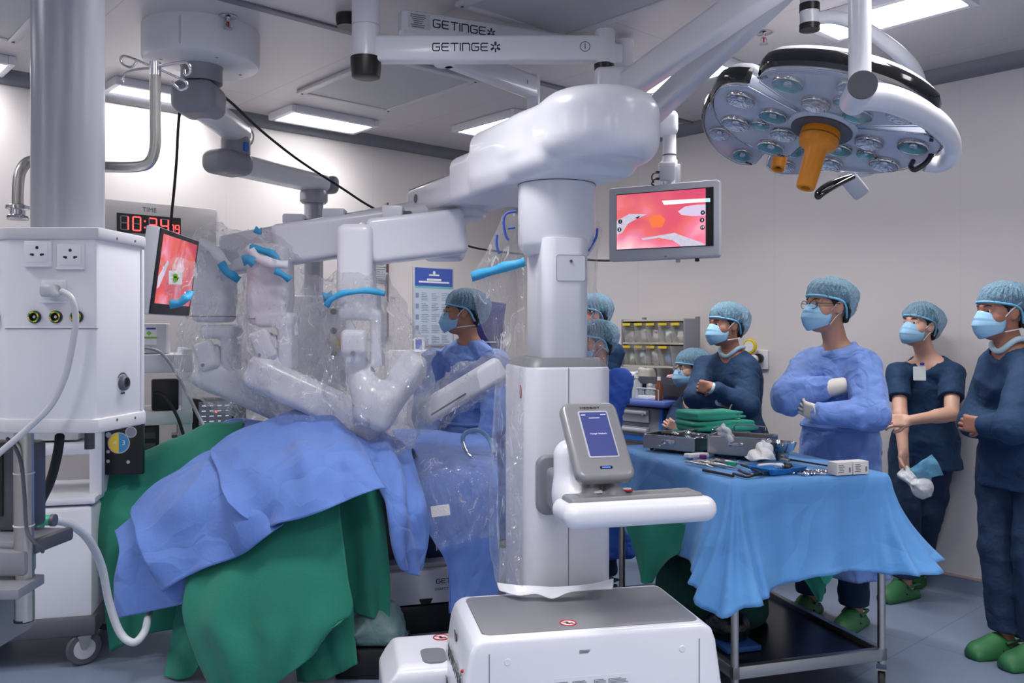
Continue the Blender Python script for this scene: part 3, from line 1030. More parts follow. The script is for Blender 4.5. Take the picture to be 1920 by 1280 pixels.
inner = MB().prism(rrect(0.185, 0.34, 0.05, 8, CXR, 0.45 + 0.17), 1.38, 1.86, bev=0.004).build('lifting_column', M_robot, robot)
pan = MB().prism(rrect(0.115, 0.1, 0.01, 4), -0.001, 0.0012, Matrix.Translation((CXR + 0.014, 0.4495, 1.742)) @ Matrix.Rotation(R(90), 4, 'X'))
pan.build('access_panel', M_robot, inner)
mb = MB()
mb.tube([V((CXR + 0.014 + x, 0.4485, 1.742 + y)) for x, y in rrect(0.115, 0.1, 0.01, 4)], 0.0009, 4, closed=True)
mb.build('panel_seam', M_line, inner)
MB().lathe([(0.001, 0), (0.006, 0), (0.006, 0.003), (0.001, 0.003)], (CXR + 0.014, 0.448, 1.768), Matrix.Rotation(R(90), 3, 'X'), 14).build('lock', M_dgrey, inner)
# round housing above
MB().lathe([(0.02, 1.802), (0.128, 1.802), (0.15, 1.835), (0.156, 1.85), (0.156, 2.085), (0.02, 2.085)], (CXR, 0.615, 0), None, 56).build('rotary_housing', M_robot, robot)
MB().lathe([(0.1575, 2.084), (0.1575, 2.087)], (CXR, 0.615, 0), None, 56, caps=False).build('housing_seam', M_dgrey, robot)

# overhead boom
BD = V((-0.47, 0.88, 0)).normalized(); BP = V((BD.y, -BD.x, 0))
BA = V((0.18, 3.486, 0))
BRt = np.array(Matrix((BD, BP, V((0, 0, 1)))).transposed())
def bl(s, w, z): return BA + BD * s + BP * w + V((0, 0, z))
sd = SDF(0.008)
sd.cylr(bl(-0.3, 0, 2.12), bl(-0.3, 0, 2.378), 0.228, 0.085)
sd.box(bl(0.06, 0, 2.225), (0.72, 0.43, 0.275), 0.07, rot=BRt, k=0.02)
sd.box(bl(0.34, 0, 2.18), (0.62, 0.4, 0.226), 0.05, rot=BRt, k=0.03)
sd.cap(bl(0, 0, 2.06), bl(0, 0, 2.2), 0.1, 0.2, k=0.06)
sd.cylr(bl(0, 0, 2.085), bl(0, 0, 2.2), 0.157, 0.004, k=0.03)
sd.cut(bl(0, 0, 2.087), (0, 0, -1))
boom = body('boom', sd, M_robot, robot, it=2)
ib = MB()
ib.box(bl(0.93, 0, 2.165), (0.6, 0.34, 0.13), BRt and None if False else Matrix((BD, BP, V((0, 0, 1)))).transposed(), bev=0.02, seg=3)
inner_boom = ib.build('boom_extension', M_robot, robot, True)
MB().box(bl(0.94, -0.15, 2.2315), (0.56, 0.02, 0.004), Matrix((BD, BP, V((0, 0, 1)))).transposed()).build('guide_rail', M_silver, inner_boom, True)
MB().lathe([(0.001, 0), (0.022, 0), (0.022, 0.002), (0.001, 0.002)], bl(1.1, -0.1705, 2.17), Matrix((BD, V((0, 0, 1)), -BP)).transposed(), 24).build('warning_symbol', M_ink2, inner_boom, True)

# touch console on its bracket
MB().prism(rrect(0.17, 0.225, 0.04, 6), -0.03, 0.03, Matrix.Translation((-0.02, 0.405, 0.92)) @ Matrix.Rotation(R(90), 4, 'X'), bev=0.012, seg=3).build('console_bracket', M_mgrey, robot)
console = thing('tmp', None, None, M=RBM); bpy.data.objects.remove(console)
sd = SDF(0.006)
sd.box(rl(-0.01, 0.26, 0.912), (0.125, 0.3, 0.155), 0.022, rot=np.array(RBM.to_3x3()))
arm_b = body('console_arm', sd, M_mgrey, robot, it=1, angle=40)
# white neck and tray
def tray_sdf():
    s = SDF(0.006)
    Rr = np.array((RBM.to_3x3() @ Matrix.Rotation(R(4), 3, 'Z')))
    s.box(rl(0.135, -0.02, 0.905), (0.54, 0.19, 0.086), 0.042, rot=Rr)
    s.box(rl(0.135, 0.0, 0.975), (0.47, 0.11, 0.09), 0.02, rot=Rr, k=0.025, sub=True)
    s.cap(rl(-0.03, 0.06, 0.90), rl(-0.035, 0.15, 0.93), 0.045, 0.06, k=0.05)
    s.cap(rl(-0.035, 0.15, 0.9), rl(-0.035, 0.17, 1.06), 0.062, 0.06, k=0.04)
    s.cap(rl(-0.03, 0.12, 0.93), rl(0.06, 0.13, 0.99), 0.04, 0.03, k=0.04)
    return s
tray = body('handle_tray', tray_sdf(), M_robot, robot, it=2)
sd = SDF(0.006)
Rr = np.array((RBM.to_3x3() @ Matrix.Rotation(R(4), 3, 'Z')))
sd.box(rl(0.135, 0.0, 0.94), (0.475, 0.115, 0.03), 0.014, rot=Rr)
sd.box(rl(0.135, 0.005, 0.955), (0.37, 0.05, 0.03), 0.014, rot=Rr, k=0.02, sub=True)
sd.cap(rl(0.0, 0.05, 0.945), rl(0.04, 0.12, 0.975), 0.03, 0.03, k=0.02)
sd.cap(rl(0.09, 0.05, 0.945), rl(0.07, 0.12, 0.975), 0.03, 0.03, k=0.02)
pad = body('tray_inset', sd, M_silver2 if False else M_robotgrey, tray, it=2)
for (x, y), mm in (((0.02, 0.035), M_white), ((0.13, 0.045), M_red)):
    MB().lathe([(0.001, 0), (0.02, 0), (0.02, 0.005), (0.001, 0.006)], rl(x, y, 0.955), None, 20).build('round_button', mm, tray, True)
    if mm is M_red:
        MB().lathe([(0.001, 0), (0.015, 0), (0.015, 0.008), (0.001, 0.009)], rl(x, y, 0.955), None, 20).build('button_top', M_white, tray, True)
# screen housing, leaning back
lean = R(41)
SM = RBM @ Matrix.Translation((0.045, 0.105, 1.128)) @ Matrix.Rotation(R(3), 4, 'Z') @ Matrix.Rotation(R(90) - lean, 4, 'X')   # local x right, y up the screen, z to the reader
scr = MB().prism(rrect(0.21, 0.32, 0.034, 7), -0.05, 0.0, SM, bev=0.018, seg=4).build('screen_housing', M_silver, robot, True)
MB().prism(rrect(0.112, 0.195, 0.008, 4, 0.006, 0.018), -0.002, 0.0015, SM, bev=0.001).build('screen_bezel', M_lgrey, scr, True)
M_scr = mat('console_screen', rgb(64, 70, 122), 0.15, emit=0.4, var=0.1, vscale=5)
MB().prism(rrect(0.1, 0.182, 0.004, 3, 0.006, 0.018), 0.0, 0.0022, SM).build('touch_screen', M_scr, scr, True)
M_scrtx = mat('screen_text', rgb(200, 205, 235), 0.4, emit=0.5)
text('screen_text', 'Voyager feedback', 0.0085, SM @ Matrix.Translation((0.006, 0.018, 0.0026)), M_scrtx, scr, ext=0.0002)
mb = MB()
mb.box((-0.032, 0.098, 0.0025), (0.016, 0.003, 0.0004)); mb.box((0.042, 0.098, 0.0025), (0.02, 0.003, 0.0004)); mb.box((0.006, 0.084, 0.0025), (0.04, 0.0025, 0.0004))
mb.v = [SM @ v for v in mb.v]
mb.build('screen_icons', M_scrtx, scr, True)
text('lettering', 'MEDBOT', 0.0125, SM @ Matrix.Translation((0.0, 0.128, 0.0006)), M_black, scr, xs=1.5)
M_blueled = mat('blue_indicator', rgb(60, 90, 230), 0.3, emit=1.2)
MB().prism(rrect(0.046, 0.011, 0.005, 4, 0.002, -0.118), -0.001, 0.0012, SM).build('indicator_window', M_black, scr, True)
MB().prism(rrect(0.03, 0.005, 0.002, 4, 0.002, -0.118), 0.0, 0.002, SM).build('indicator_light', M_blueled, scr, True)

# ---------------------------------------------------------------- four instrument arms
hub_c = bl(1.0, 0.0, 2.06)
sd = SDF(0.009)
sd.cylr(hub_c, hub_c + V((0, 0, 0.06)), 0.16, 0.02)
sd.box(P(830, 440, 4.42), (0.22, 0.3, 0.26), 0.04, k=0.03)
body('arm_hub', sd, M_robot, robot, it=2)

def beam(pts, h, w, end_r=None):
    """horizontal upper link as a rounded box between two points"""
    a, b = pts
    d = (b - a); L = d.length; d.normalize()
    side = V((0, 0, 1)).cross(d).normalized(); up = d.cross(side)
    return (a + b) / 2, (L, w, h), np.array(Matrix((d, side, up)).transposed())
def upper_link(name, a, b, h, w, parent, post=None):
    c, dm, rot = beam((a, b), h, w)
    s = SDF(0.007); s.box(c, dm, 0.028, rot=rot)
    o = body(name, s, M_robot, parent, it=1, angle=45)
    return o
def cover_box(p, d, parent):
    s = MB().box(p, d, bev=0.012, seg=2)
    o = s.build('top_cover', M_robot, parent, True)
    MB().box(p + V((d[0] * 0.62, 0, -0.012)), (d[0] * 0.5, d[1] * 0.5, d[2] * 0.5)).build('cable_slot', M_dgrey, o, True)
    return o

# arm nearest the column of the four: elbow straight down over the patient
a1 = upper_link('instrument_arm', P(870, 434, 4.2), P(690, 455, 4.1), 0.215, 0.17, robot)
cover_box(P(738, 398, 4.2), (0.1, 0.11, 0.06), a1)
MB().lathe([(0.01, -0.015), (0.094, -0.015), (0.1, 0), (0.094, 0.015), (0.01, 0.015)], P(681, 456, 4.09), Matrix.Rotation(R(90), 3, 'Y'), 36).build('joint_ring', M_robot, a1, True)
sd = SDF(0.007)
sd.box(P(669, 490, 4.06), (0.165, 0.17, 0.34), 0.035)
sd.box(P(669, 545, 4.06), (0.15, 0.16, 0.16), 0.03, k=0.02)
body('elbow_housing', sd, M_robot, a1, it=1)
sd = SDF(0.007)     # wrist fork
sd.box(P(678, 570, 4.06), (0.17, 0.16, 0.13), 0.03)
sd.box(P(708, 635, 4.06), (0.055, 0.15, 0.27), 0.022, k=0.02)
sd.box(P(668, 588, 4.06), (0.15, 0.14, 0.06), 0.02, k=0.02)
body('wrist_fork', sd, M_robot, a1, it=1)
sd = SDF(0.006)
sd.box(P(664, 642, 3.97), (0.122, 0.06, 0.122), 0.028)
sd.cylr(P(664, 660, 3.98), P(672, 690, 4.06), 0.052, 0.02, k=0.03)
cp1 = body('joint_cap', sd, M_robot, a1, it=1)
MB().lathe([(0.001, 0), (0.011, 0), (0.011, 0.005), (0.001, 0.006)], P(662, 662, 3.938), Matrix.Rotation(R(90), 3, 'X'), 14).build('screw_cap', M_mgrey, cp1, True)
sd = SDF(0.007)
sd.cap(P(672, 690, 4.06), P(698, 760, 4.02), 0.062, 0.088, k=0.03)
sd.box(P(708, 765, 4.0), (0.17, 0.13, 0.2), 0.05, k=0.05, rot=np.array(Matrix.Rotation(R(20), 3, 'Y')))
sd.cap(P(715, 770, 4.03), P(770, 700, 4.06), 0.06, 0.07, k=0.05)
sd.box(P(765, 690, 4.06), (0.12, 0.14, 0.16), 0.03, k=0.04, rot=np.array(Matrix.Rotation(R(35), 3, 'Y')))
body('lower_link', sd, M_robot, a1, it=2)

def side_arm(A, B, elbow, drop, sweep, num, cover):
    """an arm whose lower link sweeps down to the right under its plastic cover"""
    up = upper_link('instrument_arm', A, B, 0.2, 0.16, robot)
    cover_box(cover, (0.11, 0.1, 0.055), up)
    s = SDF(0.007)
    s.box(elbow, (0.2, 0.18, 0.32), 0.045)
    s.box(elbow + V((0, 0, -0.13)), (0.185, 0.17, 0.2), 0.03, k=0.02)
    body('elbow_housing', s, M_robot, up, it=1)
    MB().box(elbow + V((0, -0.002, -0.2)), (0.188, 0.176, 0.004), bev=0.001).build('joint_gap', M_line, up, True)
    s = SDF(0.007)
    s.box(drop + V((0.05, 0.0, -0.02)), (0.075, 0.15, 0.28), 0.03)
    s.box(drop + V((0.0, 0, 0.09)), (0.18, 0.16, 0.07), 0.025, k=0.02)
    body('wrist_fork', s, M_robot, up, it=1)
    s = SDF(0.006)
    s.box(drop + V((-0.045, -0.085, -0.03)), (0.1, 0.05, 0.15), 0.024, rot=np.array(Matrix.Rotation(R(-20), 3, 'Y')))
    cpx = body('joint_cap', s, M_robot, up, it=1)
    MB().lathe([(0.001, 0), (0.009, 0), (0.009, 0.005), (0.001, 0.006)], drop + V((-0.055, -0.109, -0.075)), Matrix.Rotation(R(90), 3, 'X'), 14).build('screw_cap', M_mgrey, cpx, True)
    s = SDF(0.008)
    a, b = sweep
    d = (b - a).normalized(); side = V((0, 1, 0)); upv = side.cross(d)
    rot = np.array(Matrix((d, side, upv)).transposed())
    s.box((a + b) / 2, ((b - a).length, 0.13, 0.16), 0.045, rot=rot)
    s.cap(drop + V((-0.04, 0, -0.03)), a + d * 0.1, 0.06, 0.07, k=0.05)
    s.box(b + upv * -0.03, (0.2, 0.12, 0.22), 0.05, rot=rot, k=0.05)
    lk = body('lower_link', s, M_robot, up, it=2)
    if num:
        q = a + d * 0.1 + V((0, -0.0665, 0))
        text('arm_number', num, 0.055, face_M(q, V((0, 0, 1)) * 0.4 + d, upv), M_black, lk)
    return up
side_arm(P(845, 415, 4.36), P(515, 462, 4.2), P(508, 520, 4.17), P(520, 635, 4.15), (P(470, 690, 4.12), P(680, 790, 4.06)), '3', P(628, 402, 4.33))
side_arm(P(840, 405, 4.5), P(420, 480, 4.42), P(402, 520, 4.42), P(415, 655, 4.4), (P(372, 690, 4.4), P(600, 795, 4.36)), '', P(553, 412, 4.47))

# fourth arm: out beyond the column, its carriage pointing up to the right
s = SDF(0.007)
a, b = P(792, 778, 4.1), P(935, 690, 4.22)
d = (b - a).normalized(); side = V((0, 1, 0)); upv = side.cross(d)
rot = np.array(Matrix((d, side, upv)).transposed())
s.box((a + b) / 2, ((b - a).length, 0.12, 0.115), 0.03, rot=rot)
a4 = body('instrument_arm', s, M_robot, robot, it=1)
MB().box((a + b) / 2 + V((0, -0.063, 0)) + upv * 0.02, ((b - a).length * 0.8, 0.006, 0.008), Matrix(rot.tolist())).build('guide_slot', M_dgrey, a4, True)
MB().lathe([(0.001, 0), (0.013, 0), (0.013, 0.006), (0.001, 0.008)], P(903, 714, 4.13), Matrix.Rotation(R(90), 3, 'X'), 16).build('release_button', M_dgrey, a4, True)
# ================================================================ instrument trolley with its blue sheet
TL = V((-0.285, 0.9585, 0)).normalized(); TW = V((TL.y, -TL.x, 0))
TC = V((1.2, 3.455, 0)) + TL * 0.55
TM = Matrix((TW, TL, V((0, 0, 1)))).transposed().to_4x4(); TM.translation = TC
TZ = 0.912
trolley = thing('instrument_trolley', 'stainless steel trolley with a dark lower shelf, under the sky blue sheet', 'trolley', M=TM)
hw, hl = 0.342, 0.54
MB().box((0, 0, TZ - 0.02), (2 * hw + 0.03, 2 * hl + 0.03, 0.03), bev=0.006).build('table_top', M_steel, trolley)
for sx in (-1, 1):
    for sy in (-1, 1):
        MB().cyl((sx * hw, sy * hl, 0.13), (sx * hw, sy * hl, TZ - 0.03), 0.016, n=20).build('leg', M_steel, trolley)
shelf = MB()
M_shelf = mat('dark_polished_shelf', rgb(44, 44, 48), 0.22, 0.7, bump=0.02, bscale=6, var=0.15, vscale=3)
shelf.box((0, 0, 0.165), (2 * hw - 0.01, 2 * hl - 0.01, 0.012))
sh = shelf.build('shelf', M_shelf, trolley)
for sx in (-1, 1):
    MB().box((sx * hw, 0, 0.168), (0.032, 2 * hl + 0.032, 0.05), bev=0.004).build('shelf_rim', M_steel, sh)
for sy in (-1, 1):
    MB().box((0, sy * hl, 0.168), (2 * hw + 0.032, 0.032, 0.05), bev=0.004).build('shelf_rim', M_steel, sh)
def caster_wheel(parent, x, y, rz, r=0.052, world=False, zc=None, mtyre=None, mhub=None):
    zc = zc or r
    B = Matrix.Translation((x, y, 0)) @ Matrix.Rotation(rz, 4, 'Z')
    mb = MB()
    mb.prism([(-0.028, 0), (0.028, 0), (0.012, -0.055), (-0.012, -0.055)], -0.001, 0.003, B @ Matrix.Translation((0.0, 0.018, zc + 0.055)) @ Matrix.Rotation(R(90), 4, 'X'))
    mb.prism([(-0.028, 0), (0.028, 0), (0.012, -0.055), (-0.012, -0.055)], -0.001, 0.003, B @ Matrix.Translation((0.0, -0.016, zc + 0.055)) @ Matrix.Rotation(R(90), 4, 'X'))
    mb.add([B @ V(p) for p in ((-0.03, -0.02, zc + 0.055), (0.03, -0.02, zc + 0.055), (0.03, 0.02, zc + 0.055), (-0.03, 0.02, zc + 0.055),
                               (-0.03, -0.02, zc + 0.062), (0.03, -0.02, zc + 0.062), (0.03, 0.02, zc + 0.062), (-0.03, 0.02, zc + 0.062))],
           [[0, 3, 2, 1], [4, 5, 6, 7], [0, 1, 5, 4], [1, 2, 6, 5], [2, 3, 7, 6], [3, 0, 4, 7]])
    c = mb.build('caster', M_steel, parent)
    rot = (B @ Matrix.Rotation(R(90), 4, 'X')).to_3x3()
    MB().lathe([(0.012, -0.013), (r - 0.006, -0.013), (r, -0.007), (r, 0.007), (r - 0.006, 0.013), (0.012, 0.013)], (x, y, zc), rot, 28).build('tyre', mtyre or M_rubber, c)
    MB().lathe([(0.001, -0.0145), (r * 0.62, -0.0145), (r * 0.62, 0.0145), (0.001, 0.0145)], (x, y, zc), rot, 24).build('wheel_hub', mhub or M_mgrey, c)
    return c
for sx, sy, a in ((-1, -1, 0.4), (1, -1, 0.9), (-1, 1, 0.2), (1, 1, 1.2)):
    caster_wheel(trolley, sx * hw, sy * hl, a)

# the sheet: flat on the table, hanging over the sides with folds and pointed corners
def table_sheet():
    rng = random.Random(4)
    ex, ey, rc = hw + 0.022, hl + 0.022, 0.025
    per = []          # (position, outward, corner weight, side)
    def side(a, b, n, nrm, sd):
        for i in range(n):
            t = i / n
            per.append((V(a).lerp(V(b), t), V(nrm), max(0, 1 - min(t, 1 - t) / 0.14), sd))
    def corner(c, a0, n, sd):
        for i in range(n):
            a = R(a0 + 90 * i / n)
            d = V((math.cos(a), math.sin(a), 0))
            per.append((V(c) + d * rc, d, 1.0, sd))
    N = 90
    side((ex, -ey + rc, 0), (ex, ey - rc, 0), N, (1, 0, 0), 0); corner((ex - rc, ey - rc, 0), 0, 14, 4)
    side((ex - rc, ey, 0), (-ex + rc, ey, 0), 60, (0, 1, 0), 1); corner((-ex + rc, ey - rc, 0), 90, 14, 5)
    side((-ex, ey - rc, 0), (-ex, -ey + rc, 0), N, (-1, 0, 0), 2); corner((-ex + rc, -ey + rc, 0), 180, 14, 6)
    side((-ex + rc, -ey, 0), (ex - rc, -ey, 0), 64, (0, -1, 0), 3); corner((ex - rc, -ey + rc, 0), 270, 14, 7)
    n = len(per); K = 26
    drop = {0: 0.4, 1: 0.36, 2: 0.36, 3: 0.37, 4: 0.45, 5: 0.45, 6: 0.47, 7: 0.33}
    # smooth the drop along the edge
    D = np.array([drop[p[3]] for p in per]); 
    for _ in range(40): D = 0.25 * np.roll(D, 1) + 0.5 * D + 0.25 * np.roll(D, -1)
    vs, fs = [], []
    zt = TZ + 0.0005
    for j in range(K + 1):
        t = j / K
        for i, (p, d, cw, sd) in enumerate(per):
            ph = i * 0.33
            cwv = cw * cw * (3 - 2 * cw)
            fl = 0.02 + 0.04 * t + cwv * 0.085 * t ** 0.9
            if sd in (7,) or (sd in (3, 0) and cw > 0 and (p.x > 0.2 and p.y < -0.3)): fl += 0.045 * t * cw
            amp = 0.012 * t * (1 - cwv) + 0.002
            f = amp * (math.sin(ph * 0.55 + 1.5 * math.sin(i * 0.043)) + 0.5 * math.sin(ph * 1.3 + 2.2 + t * 1.5)) + cwv * 0.022 * t * math.sin(i * 1.1)
            if t < 0.03: r_, z_ = 0.012 * (t / 0.03), zt - 0.004 * (t / 0.03)
            z = zt - 0.012 * min(t / 0.08, 1) ** 2 - D[i] * t - 0.02 * t * math.sin(i * 0.09 + 1.0) * (1 - cwv) + 0.012 * t * math.sin(i * 0.5) * cwv
            # two ironed creases running along the drop
            cr = 0.007 * math.exp(-((t - 0.25) / 0.014) ** 2)
            if sd == 3:
                for x0 in (-0.12, 0.1, 0.27): cr += 0.006 * t ** 0.3 * math.exp(-((p.x - x0) / 0.009) ** 2)
            q = p + d * (0.014 * min(1, t / 0.06) + fl * t + f + cr)
            vs.append((q.x, q.y, z))
    for j in range(K):
        for i in range(n):
            k = (i + 1) % n
            fs.append([j * n + i, j * n + k, (j + 1) * n + k, (j + 1) * n + i])
    # flat top: rings closing towards the middle
    base = 0
    prev = list(range(n))
    for s in (0.8, 0.55, 0.3, 0.1):
        st = len(vs)
        for (p, d, cw, sd) in per:
            q = p * s
            vs.append((q.x, q.y, zt + 0.0015 * math.sin(q.x * 23) * math.sin(q.y * 17)))
        cur = list(range(st, st + n))
        for i in range(n):
            k = (i + 1) % n
            fs.append([cur[i], cur[k], prev[k], prev[i]])
        prev = cur
    fs.append(prev)
    mb = MB().add(vs, fs)
    return mb
sheet_o = table_sheet().build('table_sheet', M_sky, None, smooth=True, angle=None)
sheet_o.matrix_basis = TM; WM[sheet_o.name] = TM.copy()
md = sheet_o.modifiers.new('thickness', 'SOLIDIFY'); md.thickness = 0.002; md.offset = 1
tag(sheet_o, 'sky blue paper sheet draped over the instrument trolley, corners hanging down', 'table sheet')

TOP = TZ + 0.005
def tp(px, py): return PZ(px, py, TOP)          # a point on the table top

# --- the two open steel instrument trays
def steel_box(name, label, c, L, Wd, Hh, rz, group=None, feet=True):
    t = thing(name, label, 'instrument tray', c, rz, group)
    th = 0.004
    mb = MB()
    mb.box((0, 0, 0.012 + th / 2), (L, Wd, th))
    for s in (-1, 1):
        mb.box((s * (L / 2 - th / 2), 0, 0.012 + Hh / 2), (th, Wd, Hh))
        mb.box((0, s * (Wd / 2 - th / 2), 0.012 + Hh / 2), (L - 2 * th, th, Hh))
    mb.build('tray_body', M_steel, t)
    rim = [V((x, y, 0.012 + Hh)) for x, y in rrect(L, Wd, 0.012, 3)]
    MB().tube(rim, 0.004, 8, closed=True).build('rim', M_chrome, t)
    for sx in (-1, 1):
        for sy in (-1, 1):
            MB().lathe([(0.008, 0), (0.01, 0.012), (0.01, 0.016)], (sx * (L / 2 - 0.03), sy * (Wd / 2 - 0.03), 0), None, 12).build('foot', M_rubber, t)
    for sx in (-1, 1):
        MB().box((sx * (L / 2 + 0.003), 0, 0.012 + Hh * 0.6), (0.004, 0.07, 0.022), bev=0.002).build('handle_plate', M_chrome, t)
    return t
rt = math.atan2(TW.y, TW.x)
tA = steel_box('instrument_tray', 'open steel tray of tangled instruments at the far end of the sheet, nearer the robot', V((0.812, 4.21, TOP)), 0.19, 0.28, 0.065, rt + R(33))
tB = steel_box('instrument_tray', 'deeper open steel tray with a wire handle, right of the flatter tray', V((1.075, 4.02, TOP)), 0.19, 0.27, 0.085, rt + R(40))
hd = MB().tube([V((0.1, -0.075, 0.1)), V((0.1, -0.075, 0.125)), V((0.1, -0.06, 0.132)), V((0.1, 0.06, 0.132)), V((0.1, 0.075, 0.125)), V((0.1, 0.075, 0.1))], 0.0035, 8, 4)
hd.build('wire_handle', M_chrome, tB)
MB().tube([V((-0.05, 0.13, 0.1)), V((-0.05, 0.125, 0.125)), V((0.05, 0.125, 0.125)), V((0.05, 0.13, 0.1))], 0.0035, 8, 4).build('wire_handle', M_chrome, tB)

def forceps(name, label, p, rz, L, group, m=M_steel, rings=True, tilt=0.0):
    """scissor-like clamp: two shafts crossing at a screw, finger rings at one end"""
    M = Matrix.Translation(p) @ Matrix.Rotation(rz, 4, 'Z') @ Matrix.Rotation(tilt, 4, 'Y')
    t = thing(name, label, 'surgical clamp', M=M, group=group)
    for s in (-1, 1):
        mb = MB()
        mb.tube([V((0.0, s * 0.014, 0.004)), V((L * 0.3, s * 0.01, 0.005)), V((L * 0.62, 0, 0.005 + s * 0.001)), V((L, -s * 0.003, 0.004))], [0.0042, 0.0042, 0.005, 0.0022], 7, 5)
        c = V((-0.014, s * 0.018, 0.004))
        mb.tube([c + V((0.013 * math.cos(a), 0.013 * math.sin(a), 0)) for a in [2 * math.pi * i / 16 for i in range(16)]], 0.003, 6, closed=True)
        mb.build('blade', m, t)
    MB().cyl((L * 0.6, 0, 0.0), (L * 0.6, 0, 0.011), 0.0045, n=10).build('screw', M_chrome, t)
    return t
rng = random.Random(21)
for i in range(7):
    q = tA.matrix_basis @ V((rng.uniform(-0.06, 0.03), rng.uniform(-0.1, 0.08), 0.04 + 0.008 * i))
    forceps('surgical_clamp', 'steel clamp lying in the flat tray of tangled instruments', q, rng.uniform(0, 6.28), rng.uniform(0.09, 0.13), 'steel clamps in the flat tray', M_chrome, tilt=R(-8 if i % 2 else 6))
def endo_tool(name, label, a, b, r, hm, group=None, ring=True):
    d = (b - a); L = d.length
    M = basis(V((0, 0, 1)), d).to_4x4(); M.translation = a
    # local x along the shaft
    x = d.normalized(); z = V((0, 0, 1)); y = z.cross(x)
    M = Matrix((x, y, z)).transposed().to_4x4(); M.translation = a
    t = thing(name, label, 'surgical instrument', M=M, group=group)
    MB().cyl((0, 0, r + 0.002), (L, 0, r + 0.002), r, n=12).build('shaft', hm[0], t)
    MB().box((-0.02, 0, r + 0.006), (0.05, 0.022, 0.02), bev=0.006).build('grip', hm[1], t)
    if ring:
        for s in (-1, 1):
            MB().tube([V((-0.06 + 0.02 * math.cos(k), s * 0.022 + 0.015 * math.sin(k), r + 0.003)) for k in [2 * math.pi * i / 16 for i in range(16)]], 0.0035, 6, closed=True).build('finger_ring', hm[1], t)
    return t
for i in range(3):
    q = tA.matrix_basis @ V((0.03, 0.06 + 0.02 * i, 0.06)); q2 = tA.matrix_basis @ V((-0.06, -0.06 + 0.03 * i, 0.05))
    endo_tool('laparoscopic_grasper', 'black-handled grasper lying across the flat steel tray', q, q2, 0.003, (M_steel, M_black), 'black-handled graspers in the flat tray')
# tools spread on the near left of the sheet
tl = [((1320, 866), (1370, 878)), ((1335, 872), (1400, 884)), ((1300, 870), (1360, 886)), ((1345, 868), (1395, 876))]
LBL = ['steel clamp nearest the robot handle on the blue sheet', 'steel clamp lying across the black cables on the blue sheet', 'steel clamp with its rings towards the robot, left of the black cables', 'steel clamp lying topmost behind the black cables']
for i, ((x0, y0), (x1, y1)) in enumerate(tl):
    a, b = tp(x0, y0), tp(x1, y1)
    forceps('surgical_clamp', LBL[i], a + V((0, 0, 0.003 * i)), math.atan2((b - a).y, (b - a).x), 0.16, 'steel clamps on the blue sheet')
def cord(name, label, pts, r, m, cat='cord', group=None):
    o = ptube(name, [tp(x, y) + V((0, 0, z + r)) for x, y, z in pts], r, m, n=8, smooth=8)
    return tag(o, label, cat, group)
rng = random.Random(5)
cord('black_cable', 'thick black cable at the front edge of the blue sheet, left of the blue tray', [(1318, 884, 0), (1345, 889, 0), (1375, 895, 0)], 0.006, M_black, 'cable')
for i, (pts, lb) in enumerate((([(1385, 885, 0.002), (1410, 893, 0), (1440, 890, 0.004), (1447, 884, 0)], 'black coiled cable beside the front of the blue tray'),
                               ([(1375, 890, 0), (1400, 896, 0), (1425, 893, 0.006), (1450, 889, 0)], 'black cable lying nearest the sheet edge, left of the blue tray'),
                               ([(1390, 878, 0.01), (1415, 886, 0.008), (1432, 894, 0.004)], 'black cable looped over the other cords'))):
    cord('black_cable', lb, pts, 0.0055, M_black, 'cable', 'black cables on the blue sheet')
for i, (a, b, lb, col_) in enumerate((((1305, 866), (1362, 872), 'grey-shafted instrument with a green cap, behind the steel clamps', M_towel), ((1300, 862), (1352, 868), 'thin steel rod with a purple grip on the blue sheet', None))):
    M_purple = mat('purple_grip', rgb(110, 40, 130), 0.4)
    endo_tool('instrument_rod', lb, tp(*b), tp(*a), 0.003, (M_steel, col_ or M_purple), None, ring=False)
MB_p = MB().box((0, 0, 0.012), (0.03, 0.022, 0.024), bev=0.004).build('connector_plug', mat('purple_grip', None) if False else MATS['purple_grip'])
MB_p.location = tp(1318, 862); tag(MB_p, 'small purple plug on the blue sheet before the steel trays', 'plug')
endo_tool('instrument_rod', 'long black rod lying from the steel bowl towards the white boxes', tp(1470, 862), tp(1580, 880), 0.004, (M_black, M_steel), None, ring=False)
endo_tool('instrument_rod', 'thin steel rod beside the long black rod on the blue sheet', tp(1478, 868), tp(1570, 884), 0.002, (M_steel, M_steel), None, ring=False)

# blue tray with its load
tray_t = thing('blue_tray', 'shallow bright blue plastic tray near the front edge of the blue sheet', 'tray', tp(1458, 884), rt + R(12))
def dish(L, Wd, h, th=0.003):
    mb = MB(); o0, o1 = rrect(L * 0.88, Wd * 0.82, 0.015, 4), rrect(L, Wd, 0.02, 4)
    i0, i1 = rrect(L * 0.88 - 2 * th, Wd * 0.82 - 2 * th, 0.013, 4), rrect(L - 2 * th, Wd - 2 * th, 0.018, 4)
    n = len(o0)
    vs = [(x, y, 0) for x, y in o0] + [(x, y, h) for x, y in o1] + [(x, y, h) for x, y in i1] + [(x, y, th) for x, y in i0]
    fs = [[r * n + i, r * n + (i + 1) % n, (r + 1) * n + (i + 1) % n, (r + 1) * n + i] for r in range(3) for i in range(n)]
    fs += [list(range(n))[::-1], [3 * n + i for i in range(n)]]
    return mb.add(vs, fs)
dish(0.21, 0.15, 0.024).build('tray_body', M_bluetray, tray_t)
q = tp(1447, 860)
bowl = MB().lathe([(0.03, 0), (0.05, 0.012), (0.062, 0.04), (0.066, 0.048), (0.063, 0.048), (0.058, 0.038), (0.046, 0.014), (0.0, 0.006)], (0, 0, 0), None, 32, caps=False).build('kidney_bowl' if False else 'steel_bowl', M_chrome)
